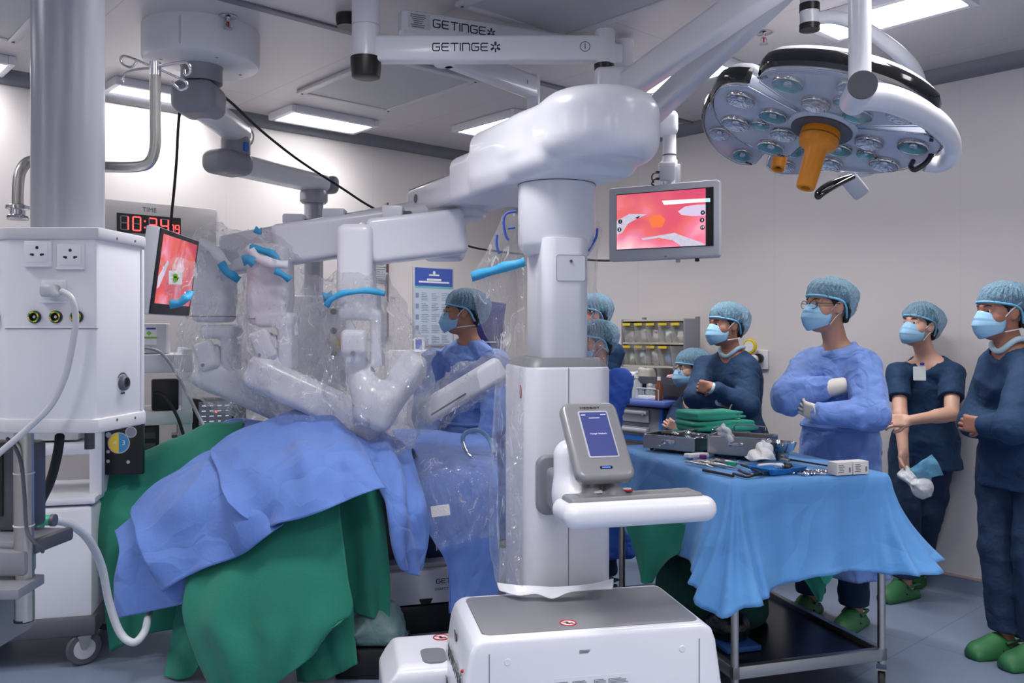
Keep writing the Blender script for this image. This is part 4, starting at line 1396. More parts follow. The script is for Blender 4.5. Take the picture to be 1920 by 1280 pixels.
bowl.location = tp(1462, 862) + V((0.02, 0.03, 0.03)); tag(bowl, 'small shiny steel bowl standing behind the blue tray', 'bowl')
pad_b = MB().lathe([(0.028, 0), (0.03, 0.03), (0.0, 0.03)], (0, 0, 0), None, 20, caps=False).build('bowl_stand', M_steel, bowl)
pad_b.location = (0, 0, -0.0305)
def wad(name, label, c, d, seed, m=M_whitecloth, cat='cloth', k=14, group=None, amp=0.012, rz=0.0):
    s = SDF(0.005)
    rot = np.array(Matrix.Rotation(rz, 3, 'Z'))
    s.box(c + V((0, 0, d[2] / 2)), d, min(d) * 0.3, rot=rot)
    s.warp(crumple(amp, k, seed))
    s.cut(c, (0, 0, -1))
    o = body(name, s, m, it=1)
    return tag(o, label, cat, group)
wad('gauze_pad', 'white folded gauze lying before the flat steel tray', tp(1305, 858), (0.11, 0.045, 0.022), 3, k=24, amp=0.006, rz=R(25))
def cloth_sheet(label, rows, seed):
    rr = [[P(*p) for p in r] for r in rows]
    o = sheet('crumpled_cloth', rr, M_whitecloth, None, 8, 8, 0.004, lambda u, v, A: 0.008 * np.sin(9 * u + seed + 3 * v) + 0.006 * (1 - 2 * np.abs(np.sin(5 * u - 6 * v + seed))))
    return tag(o, label, 'cloth')
cloth_sheet('white crumpled cloth leaning against the deep steel tray', [[(1426, 832, 3.86), (1433, 827, 3.84), (1441, 831, 3.86)], [(1412, 846, 3.84), (1430, 842, 3.78), (1448, 847, 3.84)], [(1398, 860, 3.8), (1425, 863, 3.72), (1455, 861, 3.8)]], 2.0)
cloth_sheet('white cloth sticking up out of the deep steel tray', [[(1346, 806, 4.02), (1350, 799, 4.0), (1356, 798, 4.02)], [(1352, 818, 4.0), (1363, 811, 3.96), (1371, 809, 4.0)], [(1360, 833, 3.99), (1372, 829, 3.95), (1380, 826, 3.99)]], 4.0)
wad('gauze_swab', 'small white swab in the blue tray', tray_t.matrix_basis @ V((0.03, 0.02, 0.006)), (0.04, 0.03, 0.025), 5, k=40, amp=0.008)
for i, (x, y, a, lb) in enumerate(((0.06, 0.0, 0.6, 'black and chrome joint piece at the right of the blue tray'), (0.03, -0.03, 2.0, 'black and chrome joint piece at the front of the blue tray'), (0.07, 0.03, 1.2, 'black and chrome joint piece at the back of the blue tray'))):
    t = thing('trocar_valve', lb, 'valve', tray_t.matrix_basis @ V((x, y, 0.006)), a)
    MB().cyl((-0.016, 0, 0.012), (0.016, 0, 0.012), 0.011, n=14).build('valve_body', M_black, t)
    MB().cyl((0.016, 0, 0.012), (0.026, 0, 0.012), 0.008, n=14).build('collar', M_chrome, t)
    MB().tube([V((-0.016, 0, 0.012)), V((-0.03, 0.006, 0.016)), V((-0.035, 0.02, 0.012))], 0.004, 8, 4).build('tap', M_chrome, t)
tb = MB().tube([V((-0.09, 0.02, 0.03)), V((-0.02, 0.01, 0.03)), V((0.02, 0.0, 0.02))], 0.006, 10, 5).build('white_tube', M_whitecloth)
tb.matrix_basis = tray_t.matrix_basis; tag(tb, 'white tube lying across the blue tray', 'tube')
# chain of small clips, and the two white boxes
for i in range(6):
    a, b = tp(1497 + 9 * i, 888 - (i % 2) * 3), tp(1520 + 9 * i, 890)
    forceps('small_clip', 'small steel clip in the heap left of the white boxes', a, math.atan2((b - a).y, (b - a).x) + 0.7 * (i % 3 - 1), 0.05, 'small steel clips beside the white boxes', M_chrome)
M_box = mat('white_carton', rgb(222, 218, 214), 0.7)
def carton(px, py, label):
    t = thing('carton', label, 'box', tp(px, py) + V((0, 0.03, 0)), rt + R(4), 'white cartons on the blue sheet')
    MB().box((0, 0, 0.026), (0.078, 0.055, 0.052), bev=0.0015).build('carton_body', M_box, t)
    mb = MB()
    for i in range(5): mb.box((-0.018 + 0.004 * (i % 2), -0.0278, 0.012 + i * 0.007), (0.03 - 0.005 * (i % 3), 0.0006, 0.003))
    mb.box((0.026, -0.0278, 0.02), (0.008, 0.0006, 0.02))
    mb.build('printed_label', M_ink2, t)
carton(1580, 891, 'white printed carton on the blue sheet, left of its twin')
carton(1611, 889, 'white printed carton on the blue sheet, closest to the right corner')

# folded green cloths stacked behind the trays
def fold_stack(c, L, Wd, h, rz, label, seed, lay):
    s = SDF(0.006)
    rot = np.array(Matrix.Rotation(rz, 3, 'Z'))
    for i in range(lay):
        z = h * (i + 0.5) / lay
        off = Matrix.Rotation(rz, 3, 'Z') @ V((0.008 * math.sin(seed + i * 2.1), 0.006 * math.cos(seed * 2 + i), z))
        s.box(c + off, (L - 0.01 * (i % 2), Wd - 0.008 * (i % 3), h / lay * 1.02), h / lay * 0.48, rot=rot, k=0.002)
    s.warp(wave(0.004, 9, 13, 0, seed, 0.5))
    o = body('folded_cloth', s, M_towel, it=1)
    return tag(o, label, 'folded cloth', 'folded green cloths on the trolley')
pz = P(1372, 806, 4.32); 
base_g = V((pz.x, pz.y, TOP))
fold_stack(V((1.02, 4.4, TOP)), 0.36, 0.2, 0.075, rt + R(-4), 'green folded cloth at the bottom of the stack behind the steel trays', 1, 3)
fold_stack(V((1.04, 4.4, TOP + 0.081)), 0.37, 0.2, 0.05, rt + R(3), 'green folded cloth in the middle of the stack behind the steel trays', 2, 2)
fold_stack(V((1.02, 4.4, TOP + 0.138)), 0.31, 0.19, 0.04, rt + R(8), 'green folded cloth on top of the stack behind the steel trays', 3, 2)
M_glass = mat('clear_glass', rgb(225, 232, 236), 0.05, alpha=0.35)
# green cloths hanging under the sheet, and the bag on the lower shelf
def hang(name, label, rows, m, cat, fn=None, thick=0.003, group=None):
    o = sheet(name, rows, m, None, 8, 8, thick, fn)
    return tag(o, label, cat, group)
hang('green_cloth', 'dark green cloth hanging from under the left side of the sky blue sheet', [
    [P(1165, 965, 3.75), P(1200, 962, 3.72), P(1240, 968, 3.68), P(1285, 985, 3.62)],
    [P(1180, 1010, 3.74), P(1210, 1005, 3.7), P(1250, 1010, 3.66), P(1278, 1030, 3.62)],
    [P(1192, 1050, 3.72), P(1215, 1050, 3.69), P(1240, 1050, 3.65), P(1255, 1052, 3.62)],
    [P(1202, 1088, 3.7), P(1212, 1094, 3.68), P(1222, 1090, 3.66), P(1232, 1080, 3.64)]], M_green, 'cloth', lambda u, v, A: 0.012 * np.sin(u * 9 + v * 3))
hang('green_cloth', 'dark green cloth corner hanging under the front of the sky blue sheet', [
    [P(1490, 1030, 3.62), P(1530, 1030, 3.6), P(1570, 1030, 3.62)],
    [P(1500, 1072, 3.62), P(1528, 1070, 3.6), P(1562, 1064, 3.62)],
    [P(1520, 1105, 3.62), P(1536, 1108, 3.6), P(1552, 1090, 3.62)],
    [P(1534, 1126, 3.62), P(1537, 1127, 3.61), P(1540, 1124, 3.62)]], M_green, 'cloth', lambda u, v, A: 0.006 * np.sin(u * 7))
hang('green_cloth', 'brighter green folded cloth corner under the front of the sky blue sheet', [
    [P(1528, 1030, 3.585), P(1550, 1030, 3.58), P(1582, 1030, 3.59)],
    [P(1532, 1066, 3.585), P(1552, 1066, 3.58), P(1576, 1060, 3.59)],
    [P(1544, 1092, 3.585), P(1552, 1094, 3.58), P(1562, 1080, 3.59)]], M_towel, 'cloth', None)
s = SDF(0.012)
bag_c = TM @ V((-0.12, 0.1, 0.176))
for dx, dy, rx, ry, rz_ in ((-0.12, 0.05, 0.16, 0.22, 0.16), (0.03, 0.12, 0.14, 0.2, 0.17), (-0.05, -0.16, 0.15, 0.17, 0.12), (0.12, -0.02, 0.1, 0.18, 0.1)):
    c = TM @ V((-0.05 + dx, 0.1 + dy, 0.176 + rz_ * 0.7)); s.ell(c, (rx, ry, rz_), k=0.06)
s.warp(crumple(0.03, 9, 31)); s.cut(bag_c + V((0, 0, 0.002)), (0, 0, -1))
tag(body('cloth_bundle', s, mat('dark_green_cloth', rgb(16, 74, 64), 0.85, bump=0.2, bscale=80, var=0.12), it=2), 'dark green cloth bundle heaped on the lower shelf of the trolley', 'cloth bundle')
s = SDF(0.007)
bc = TM @ V((-0.2, -0.26, 0.2))
s.ell(bc + V((0, 0, 0.05)), (0.09, 0.1, 0.07)); s.warp(crumple(0.02, 22, 4)); s.cut(bc + V((0, 0, -0.005)), (0, 0, -1))
tag(body('black_plastic_bag', s, mat('black_plastic_film', rgb(20, 20, 24), 0.2, bump=0.5, bscale=20), it=1), 'crumpled black plastic bag on the lower shelf beside the trolley leg', 'plastic bag')
o = MB().box((0, 0, 0.012), (0.16, 0.22, 0.022), bev=0.004).build('blue_binder', mat('blue_folder', rgb(40, 84, 150), 0.5)); o.matrix_basis = TM @ Matrix.Translation((-0.2, -0.27, 0.172)) ; tag(o, 'flat blue pad under the black plastic bag on the lower shelf', 'pad')
# ================================================================ people
def frame_of(f, up=(0, 0, 1)):
    """columns: right, forward, up"""
    f = V(f).normalized(); r = f.cross(V(up)).normalized(); u = r.cross(f)
    return Matrix((r, f, u)).transposed()

def head_ops(s, c, Rm, sk=1.0):
    g = lambda x, y, z: c + Rm @ (V((x, y, z)) * sk)
    Rn = np.array(Rm)
    s.ell(g(0, -0.018, 0.038), (0.074 * sk, 0.094 * sk, 0.084 * sk), Rn, k=0.01)
    s.ell(g(0, 0.018, -0.03), (0.062 * sk, 0.074 * sk, 0.082 * sk), Rn, k=0.03)
    s.ell(g(0, 0.05, -0.088), (0.034 * sk, 0.03 * sk, 0.026 * sk), Rn, k=0.035)
    for e in (-1, 1):
        s.ell(g(e * 0.04, 0.05, -0.022), (0.026 * sk, 0.026 * sk, 0.026 * sk), Rn, k=0.03)
        s.cap(g(e * 0.008, 0.088, 0.032), g(e * 0.042, 0.074, 0.031), 0.010 * sk, 0.009 * sk, k=0.016)
        s.ell(g(e * 0.031, 0.1, 0.012), (0.017 * sk, 0.018 * sk, 0.012 * sk), Rn, k=0.012, sub=True)
        s.cap(g(e * 0.018, 0.0855, 0.0185), g(e * 0.044, 0.0755, 0.0165), 0.0062 * sk, 0.0055 * sk, k=0.006)
        s.cap(g(e * 0.02, 0.083, 0.003), g(e * 0.043, 0.074, 0.004), 0.0052 * sk, 0.005 * sk, k=0.006)
        # ear
        s.ell(g(e * 0.076, -0.012, 0.0), (0.010 * sk, 0.020 * sk, 0.032 * sk), Rn @ np.array(Matrix.Rotation(e * 0.35, 3, 'Z') @ Matrix.Rotation(0.2, 3, 'X')), k=0.008)
        s.ell(g(e * 0.086, -0.008, 0.003), (0.006 * sk, 0.010 * sk, 0.018 * sk), Rn, k=0.006, sub=True)
    s.cap(g(0, 0.084, 0.018), g(0, 0.106, -0.02), 0.0095 * sk, 0.0135 * sk, k=0.014)
    return g

def head_islands(mb, c, Rm, sk=1.0):
    g = lambda x, y, z: c + Rm @ (V((x, y, z)) * sk)
    for e in (-1, 1):
        mb.mi = 1; mb.ball(g(e * 0.031, 0.076, 0.011), 0.0115 * sk, u=14, w=10)
        mb.mi = 2; mb.ball(g(e * 0.031, 0.0832, 0.011), 0.0064 * sk, u=12, w=8)
    mb.mi = 0

def hand(sdf, mb, wrist, d, nrm, side, curl=0.5, sk=1.0, spread=0.25, thumb=0.6):
    """palm blended into the arm, five separate fingers rooted in it. d: along the hand, nrm: out of the palm, side: +1 thumb towards nrm x d"""
    d = V(d).normalized(); nrm = V(nrm); nrm = (nrm - d * nrm.dot(d)).normalized(); t = nrm.cross(d) * side
    rot = np.array(Matrix((d, t, nrm)).transposed())
    sdf.box(wrist + d * 0.05 * sk, (0.088 * sk, 0.078 * sk, 0.026 * sk), 0.012 * sk, rot=rot, k=0.02)
    sdf.ell(wrist + d * 0.03 * sk + t * 0.024 * sk + nrm * 0.006, (0.03 * sk, 0.018 * sk, 0.015 * sk), rot, k=0.012)
    L = [0.072, 0.08, 0.074, 0.058]
    for i in range(4):
        off = (0.028 - 0.019 * i) * sk
        p = wrist + d * (0.085 - 0.004 * abs(i - 1)) * sk + t * off
        dd = (d + t * spread * (0.18 - 0.12 * i)).normalized()
        pts = [p - dd * 0.014 * sk, p]
        a = 0
        for j, fr in enumerate((0.45, 0.3, 0.25)):
            a += curl * (0.9 if j == 0 else 0.75) + 0.06 * i
            q = dd * math.cos(a) + nrm * math.sin(a)
            pts.append(pts[-1] + q * L[i] * fr * sk)
        r = (0.0088 if i < 3 else 0.0076) * sk
        mb.tube(pts, [r * 1.05, r * 1.05, r, r * 0.95, r * 0.8], 10, 3)
        mb.ball(pts[-1], r * 0.82, u=10, w=8)
    p = wrist + d * 0.03 * sk + t * 0.032 * sk
    dd = (d * 0.75 + t * 0.6 + nrm * thumb).normalized()
    p2 = p + dd * 0.036 * sk
    p3 = p2 + (d * 0.9 + t * 0.1 + nrm * thumb).normalized() * 0.028 * sk
    mb.tube([p - dd * 0.012, p, p2, p3], [0.0125 * sk, 0.0115 * sk, 0.0098 * sk, 0.0075 * sk], 10, 3)
    mb.ball(p3, 0.0078 * sk, u=10, w=8)

def make_cap(c, Rm, sk, parent, puff=1.0, seed=0, m=None, tail=False):
    g = lambda x, y, z: c + Rm @ (V((x, y, z)) * sk)
    Rn = np.array(Rm)
    s = SDF(0.005)
    s.ell(g(0, -0.026, 0.060), (0.093 * sk, 0.122 * sk, 0.092 * sk), Rn)
    s.ell(g(0, -0.075 - 0.01 * puff, 0.05), (0.084 * sk, 0.075 * sk * (0.75 + 0.25 * puff), 0.075 * sk), Rn, k=0.03)
    s.cut(g(0, 0.09, 0.052), Rm @ V((0, 0.2, -0.98)))
    s.ell(g(0, -0.088 - 0.006 * puff, 0.004), (0.068 * sk, 0.05 * sk * (0.8 + 0.2 * puff), (0.056 + 0.006 * puff) * sk), Rn, k=0.02)
    ci = np.array(c)
    def pleat(p):
        q = (p - ci) @ Rn / sk
        a = np.arctan2(q[:, 0], q[:, 1] + 0.02)
        return 0.0026 * np.sin(a * 26 + 3 * np.sin(q[:, 2] * 40 + seed) + seed) + 0.0016 * np.sin(a * 47 + q[:, 2] * 60)
    s.warp(pleat); s.warp(crumple(0.006, 26, seed))
    cap = body('cap', s, m or M_cap, parent, it=1)
    # elastic band round the rim: over the brow, above the ears, down to the nape
    half = [(0.0, 0.096, 0.054), (0.045, 0.082, 0.052), (0.078, 0.035, 0.043), (0.088, -0.01, 0.033), (0.083, -0.042, 0.012), (0.066, -0.066, -0.03), (0.035, -0.09, -0.056), (0.0, -0.1, -0.062)]
    loop = half + [(-x, y, z) for x, y, z in half[-2:0:-1]]
    MB().tube([g(*q) for q in loop], 0.0055 * sk, 8, 5, closed=True).build('cap_band', M_capband, cap, True, angle=None)
    # hair under it
    s = SDF(0.006)
    s.ell(g(0, -0.024, 0.042), (0.079 * sk, 0.098 * sk, 0.086 * sk), Rn)
    s.cut(g(0, 0.09, 0.044), Rm @ V((0, 0.26, -0.96)))
    s.cap(g(-0.05, -0.085, -0.01), g(-0.045, -0.082, -0.055), 0.02 * sk, 0.014 * sk, k=0.02)
    s.cap(g(0.05, -0.085, -0.01), g(0.045, -0.082, -0.055), 0.02 * sk, 0.014 * sk, k=0.02)
    s.cap(g(0, -0.09, -0.01), g(0, -0.088, -0.06), 0.026 * sk, 0.018 * sk, k=0.02)
    for e in (-1, 1): s.cap(g(e * 0.073, 0.018, 0.03), g(e * 0.071, 0.014, 0.0), 0.008 * sk, 0.004 * sk, k=0.008)
    body('hair', s, M_hair, parent, it=1)
    return cap

def make_mask(c, Rm, sk, parent, tie=False):
    g = lambda x, y, z: c + Rm @ (V((x, y, z)) * sk)
    nu, nv = 28, 22
    vs, fs = [], []
    for j in range(nv + 1):
        v = j / nv
        yc = 0.106 + 0.028 * math.sin(min(v / 0.55, 1) * math.pi / 2) - 0.034 * max(0, (v - 0.55) / 0.45) ** 1.5
        wv = 0.9 + 0.12 * math.sin(v * math.pi)
        for i in range(nu + 1):
            u = -1 + 2 * i / nu
            a = u * 1.25
            x = 0.0705 * math.sin(a) / math.sin(1.25) * wv
            ye = 0.022 + 0.012 * v
            y = yc - (yc - ye) * (1 - math.cos(a)) / (1 - math.cos(1.25))
            pl = (v * 3.4) % 1.0
            y += 0.005 * (pl - 0.5) * (1 - 0.5 * abs(u)) * (1 if 0.12 < v < 0.88 else 0.2)
            z0, z1 = 0.014 - 0.030 * abs(u) ** 1.4, -0.116 + 0.034 * abs(u) ** 1.5
            vs.append(g(x, y, z0 + (z1 - z0) * v))
    for j in range(nv):
        for i in range(nu):
            q = j * (nu + 1) + i
            fs.append([q, q + nu + 1, q + nu + 2, q + 1])
    mk = MB().add(vs, fs).build('face_mask', M_mask, parent, True, angle=None)
    md = mk.modifiers.new('thickness', 'SOLIDIFY'); md.thickness = 0.002; md.offset = 1
    mb = MB()
    for e in (-1, 1):
        if tie:
            mb.tube([g(e * 0.066, 0.028, -0.016), g(e * 0.08, 0.0, 0.02), g(e * 0.075, -0.05, 0.05), g(0, -0.112, 0.06)], 0.0032 * sk, 6, 5)
            mb.tube([g(e * 0.066, 0.03, -0.082), g(e * 0.07, -0.01, -0.075), g(e * 0.055, -0.07, -0.066), g(0, -0.1, -0.06)], 0.0032 * sk, 6, 5)
        else:
            mb.tube([g(e * 0.066, 0.028, -0.016), g(e * 0.078, 0.004, 0.018), g(e * 0.082, -0.018, 0.026), g(e * 0.08, -0.03, 0.008)], 0.0016 * sk, 6, 5)
            mb.tube([g(e * 0.066, 0.03, -0.082), g(e * 0.075, 0.0, -0.04), g(e * 0.08, -0.022, -0.022), g(e * 0.08, -0.03, -0.002)], 0.0016 * sk, 6, 5)
    mb.build('mask_strap', M_strap, mk, True)
    return mk

def make_glasses(c, Rm, sk, parent, m):
    g = lambda x, y, z: c + Rm @ (V((x, y, z)) * sk)
    mb = MB()
    for e in (-1, 1):
        ring = []
        for i in range(24):
            a = 2 * math.pi * i / 24
            ring.append(g(e * 0.033 + 0.024 * math.cos(a), 0.106 - 0.006 * abs(math.cos(a)) * (1 if math.cos(a) * e > 0 else 0), 0.008 + 0.0185 * math.sin(a)))
        mb.tube(ring, 0.0018 * sk, 6, closed=True)
        mb.tube([g(e * 0.057, 0.1, 0.014), g(e * 0.074, 0.05, 0.016), g(e * 0.081, -0.01, 0.018), g(e * 0.08, -0.028, 0.006)], 0.0018 * sk, 6, 4)
    mb.tube([g(-0.009, 0.107, 0.012), g(0, 0.111, 0.015), g(0.009, 0.107, 0.012)], 0.0016 * sk, 6, 4)
    gl = mb.build('glasses', m, parent, True)
    ln = MB()
    for e in (-1, 1):
        ln.ball(g(e * 0.033, 0.106, 0.008), (0.0225 * sk, 0.0012, 0.017 * sk), Rm, 20, 10)
    ln.build('lens', mat('spectacle_lens', rgb(235, 240, 245), 0.04, alpha=0.16), gl, True)

def make_brows(c, Rm, sk, parent):
    g = lambda x, y, z: c + Rm @ (V((x, y, z)) * sk)
    for e in (-1, 1):
        MB().tube([g(e * 0.014, 0.0935, 0.031), g(e * 0.03, 0.0905, 0.0365), g(e * 0.047, 0.078, 0.033)], [0.0026, 0.0034, 0.0018], 7, 5).build('eyebrow', M_hair, parent, True)

def clog(p, d, parent, zs=1.0):
    """rubber clog standing on the floor at p, toe towards d"""
    d = V((d[0], d[1], 0)).normalized(); r = V((d.y, -d.x, 0))
    rot = np.array(Matrix((r, d, V((0, 0, 1)))).transposed())
    q = lambda x, y, z: V((p.x, p.y, 0)) + r * x + d * y + V((0, 0, z))
    s = SDF(0.005)
    s.box(q(0, 0.05, 0.016), (0.094, 0.27, 0.034), 0.014, rot=rot)
    s.ell(q(0, 0.115, 0.035), (0.052, 0.085, 0.05), rot, k=0.02)
    s.ell(q(0, 0.04, 0.05), (0.046, 0.08, 0.062), rot, k=0.03)
    s.ell(q(0, -0.045, 0.035), (0.044, 0.045, 0.04), rot, k=0.02)
    s.ell(q(0, -0.03, 0.085), (0.036, 0.07, 0.055), rot, k=0.012, sub=True)
    s.cut(q(0, 0, 0.001), (0, 0, -1))
    c = body('clog', s, M_clog, parent, it=1)
    mb = MB()
    mb.tube([q(-0.048, 0.035, 0.075), q(-0.05, -0.03, 0.085), q(-0.03, -0.085, 0.075), q(0, -0.098, 0.07), q(0.03, -0.085, 0.075), q(0.05, -0.03, 0.085), q(0.048, 0.035, 0.075)], 0.007, 8, 5)
    mb.build('heel_strap', M_clog, c, True)
    hs = MB()
    for e in (-1, 1):
        for i in range(4): hs.ball(q(e * (0.052 - 0.006 * i), 0.05 + 0.028 * i, 0.043 - 0.003 * i), (0.006, 0.007, 0.006), None, 10, 6)
    hs.build('vent_hole', M_black, c, True, kind='stuff')
    return c

def person(label, headc, face, neck, torso_f, pelvis, arms, feet, H=1.7, skin=None, up=(0, 0, 1), sk=1.0, outfit='scrub', sleeve='long',
           mask_tie=False, glasses=None, sh_w=0.185, bulk=1.0, seed=0, hands=True, top_m=None, leg_m=None, hem=None, puff=1.0, knees=None,
           gown_hem=0.45, shoes=True, cuffs=True, group=None, glove=False, neck_v=True, sleeve_end=0.0, collar=False):
    """arms: (right, left), each (shoulder or None, elbow, wrist, hand direction, palm normal, curl, thumb side)"""
    skin = skin or M_skin
    t = thing('person', label, 'person', (pelvis.x, pelvis.y, 0), group=group)
    Rh = frame_of(face, up)
    tf = V(torso_f).normalized(); right = V((tf.y, -tf.x, 0))
    chest = pelvis.lerp(neck, 0.66)
    rt = np.array(frame_of(tf, neck - pelvis))
    shs = []
    for i, e in enumerate((1, -1)):
        sh = arms[i][0] if arms[i][0] is not None else neck + right * e * sh_w * 0.93 + V((0, 0, -0.075))
        shs.append(sh)
    hips = [pelvis + right * e * 0.09 * bulk for e in (1, -1)]
    # ---- body
    s = SDF(0.0062); isl = MB()
    s.ell(pelvis + V((0, 0, 0.02)), (0.155 * bulk, 0.105 * bulk, 0.13), rt, k=0.03)
    s.ell(pelvis.lerp(neck, 0.35), (0.135 * bulk, 0.095 * bulk, 0.15), rt, k=0.05)
    s.ell(chest + V((0, 0, 0.0)), (0.155 * bulk, 0.105 * bulk, 0.17), rt, k=0.05)
    for sh in shs: s.cap(neck + V((0, 0, -0.05)), sh, 0.055, 0.052, k=0.05)
    g = head_ops(s, headc, Rh, sk)
    s.cap(neck + V((0, 0, -0.05)), g(0, -0.028, -0.06), 0.056 * sk, 0.053 * sk, k=0.03)
    for i in range(2):
        _, el, wr, hd, pn, curl, ts = arms[i]
        s.chain([shs[i], el, wr], [0.046 * bulk, 0.037, 0.026], k=0.012)
        s.cap(el.lerp(wr, 0.18), el.lerp(wr, 0.35), 0.037, 0.034, k=0.02)
        if hands and hd is not None:
            hand(s, isl, wr, hd, pn, ts, curl, sk)
    for i in range(2):
        ft, fd = feet[i]
        kn = knees[i] if knees else hips[i].lerp(V((ft.x, ft.y, 0.09)), 0.5) + tf * 0.025
        an = V((ft.x, ft.y, 0.1)) - V((fd[0], fd[1], 0)).normalized() * 0.03
        s.chain([hips[i], kn, an], [0.078 * bulk, 0.052, 0.036], k=0.02)
        s.cap(kn.lerp(an, 0.2), kn.lerp(an, 0.45), 0.05, 0.042, k=0.02)
        fdv = V((fd[0], fd[1], 0)).normalized()
        s.cap(V((ft.x, ft.y, 0.06)) - fdv * 0.05, V((ft.x, ft.y, 0.045)) + fdv * 0.12, 0.036, 0.028, k=0.03, flat=((0, 0, 1), 0.75))
    head_islands(isl, headc, Rh, sk)
    wr = np.array([arms[0][2], arms[1][2]])
    def gidx(p):
        d = np.min(np.linalg.norm(p[:, None, :] - wr[None], axis=-1), 1)
        return np.where(d < 0.13, 3, 0)
    if glove: isl.m = [3 if (m_ == 0) else m_ for m_ in isl.m]
    bo = body('body', s, [skin, M_eye, M_iris, M_glove], t, it=1, extra=isl, idx=gidx if glove else None)
    make_brows(headc, Rh, sk, t)
    make_cap(headc, Rh, sk, t, puff, seed)
    make_mask(headc, Rh, sk, t, mask_tie)
    if glasses: make_glasses(headc, Rh, sk, t, glasses)
    # ---- clothes
    gown = outfit == 'gown'
    tm = top_m or (M_gown if gown else M_scrub); lm = leg_m or M_scrub2
    ex = 0.014 if gown else 0.010
    s = SDF(0.0068)
    s.ell(pelvis.lerp(neck, 0.35), ((0.148 + ex) * bulk, (0.108 + ex) * bulk, 0.2), rt, k=0.05)
    s.ell(chest, ((0.16 + ex) * bulk, (0.112 + ex) * bulk, 0.19), rt, k=0.05)
    s.ell(pelvis + V((0, 0, 0.03)), ((0.165 + ex) * bulk, (0.118 + ex) * bulk, 0.15), rt, k=0.06)
    for sh in shs: s.cap(neck + V((0, 0, -0.06)), sh + V((0, 0, -0.004)), 0.062, 0.058, k=0.04)
    hz = pelvis.z - 0.1 if hem is None else hem
    if gown:
        fz = gown_hem
        cen = (V((feet[0][0].x, feet[0][0].y, 0)) + V((feet[1][0].x, feet[1][0].y, 0))) / 2
        base = V((cen.x * 0.5 + pelvis.x * 0.5, cen.y * 0.5 + pelvis.y * 0.5, fz - 0.05))
        for e in (1, -1):
            s.cap(pelvis + right * e * 0.06, base + right * e * 0.1, 0.135 * bulk, 0.16 * bulk, k=0.06)
        s.warp(lambda p, b=base, r=right, f=tf: np.clip((pelvis.z - p[:, 2]) / 0.5, 0, 1) * 0.012 * np.sin(26 * ((p - np.array(b)) @ np.array(r)) + 22 * ((p - np.array(b)) @ np.array(f)) + 1.5 * np.sin(p[:, 2] * 5 + seed)))
    else:
        for e in (1, -1):
            s.cap(pelvis + right * e * 0.06, V((pelvis.x, pelvis.y, hz - 0.05)) + right * e * 0.07, 0.125 * bulk, 0.135 * bulk, k=0.05)
    for i in range(2):
        _, el, wr, hd, pn, curl, ts = arms[i]
        if sleeve == 'long':
            we = el.lerp(wr, 0.86 - (sleeve_end[i] if isinstance(sleeve_end, tuple) else sleeve_end))
            k = (1.2 if gown else 0.98) * bulk
            s.chain([shs[i], el, we], [0.068 * k, 0.066 * k, 0.046 * k], k=0.02)
        else:
            we = shs[i].lerp(el, 0.62)
            s.cap(shs[i], we, 0.06, 0.064, k=0.03)
    s.warp(crumple(0.018 if gown else 0.011, 9, seed + 3)); s.warp(crumple(0.011 if gown else 0.007, 24, seed + 9))
    if sleeve == 'short':
        for i in range(2):
            we = shs[i].lerp(arms[i][1], 0.6); d = (arms[i][1] - shs[i]).normalized()
            c0, dn = np.array(we), np.array(d)
            far = np.array(arms[i][1])
            s.ops.append((lambda p, c0=c0, dn=dn, far=far: np.maximum(-((p - c0) @ dn), np.linalg.norm(p - (c0 + dn * 0.08), axis=-1) - 0.105), np.array(we) - 0.2, np.array(we) + 0.2, 0.0, True))
    # neckline
    s.cap(neck + V((0, 0, -0.03)) + tf * 0.012, neck + V((0, 0, 0.1)), 0.078 if not gown else 0.07, 0.08, k=0.0, sub=True)
    if neck_v and not gown:
        s.cap(neck + tf * 0.09 + V((0, 0, -0.02)), neck + tf * 0.15 + V((0, 0, -0.12)), 0.05, 0.008, k=0.0, sub=True)
    s.cut(V((0, 0, gown_hem if gown else hz)), (0, 0.0, -1))
    bx = body('gown' if gown else 'scrub_top', s, tm, t, it=1)
    if collar:
        fr = frame_of(tf, (headc - neck)); pts = []
        for i in range(28):
            a = 2 * math.pi * i / 28
            fz_ = math.sin(a)
            pts.append(neck + V((0, 0, 0.0)) + fr @ V((0.072 * math.cos(a), 0.068 * fz_ + 0.012, 0.012 - (0.05 * fz_ ** 3 if fz_ > 0 else 0.0))))
        MB().tube(pts, 0.0135, 8, closed=True).build('collar', M_cuff, bx, True, angle=None)
    # belt of the gown
    if gown:
        pts = []
        bz = pelvis.z + 0.1
        for i in range(40):
            a = 2 * math.pi * i / 40
            q = V((pelvis.x, pelvis.y, bz)).lerp(V((neck.x, neck.y, bz)), 0.2) + right * math.cos(a) * (0.176 + ex) * bulk + tf * math.sin(a) * (0.126 + ex) * bulk
            pts.append(q)
        MB().tube(pts, 0.012, 6, closed=True).build('belt', tm, bx, True)
    # trousers
    s = SDF(0.0072)
    for i in range(2):
        ft, fd = feet[i]
        kn = knees[i] if knees else hips[i].lerp(V((ft.x, ft.y, 0.09)), 0.5) + tf * 0.025
        an = V((ft.x, ft.y, 0.1)) - V((fd[0], fd[1], 0)).normalized() * 0.03
        top = hips[i] + V((0, 0, 0.02))
        s.chain([top, kn, an.lerp(kn, 0.0)], [0.108 * bulk, 0.082, 0.07], k=0.02)
        pass
    s.ell(pelvis, (0.16 * bulk, 0.115 * bulk, 0.13), rt, k=0.05)
    s.warp(crumple(0.014, 9, seed + 5)); s.warp(crumple(0.005, 26, seed + 6))
    s.cut(V((0, 0, 0.12)), (0, 0, -1)); s.cut(pelvis + V((0, 0, 0.1)), (0, 0, 1))
    body('trousers', s, lm, t, it=1)
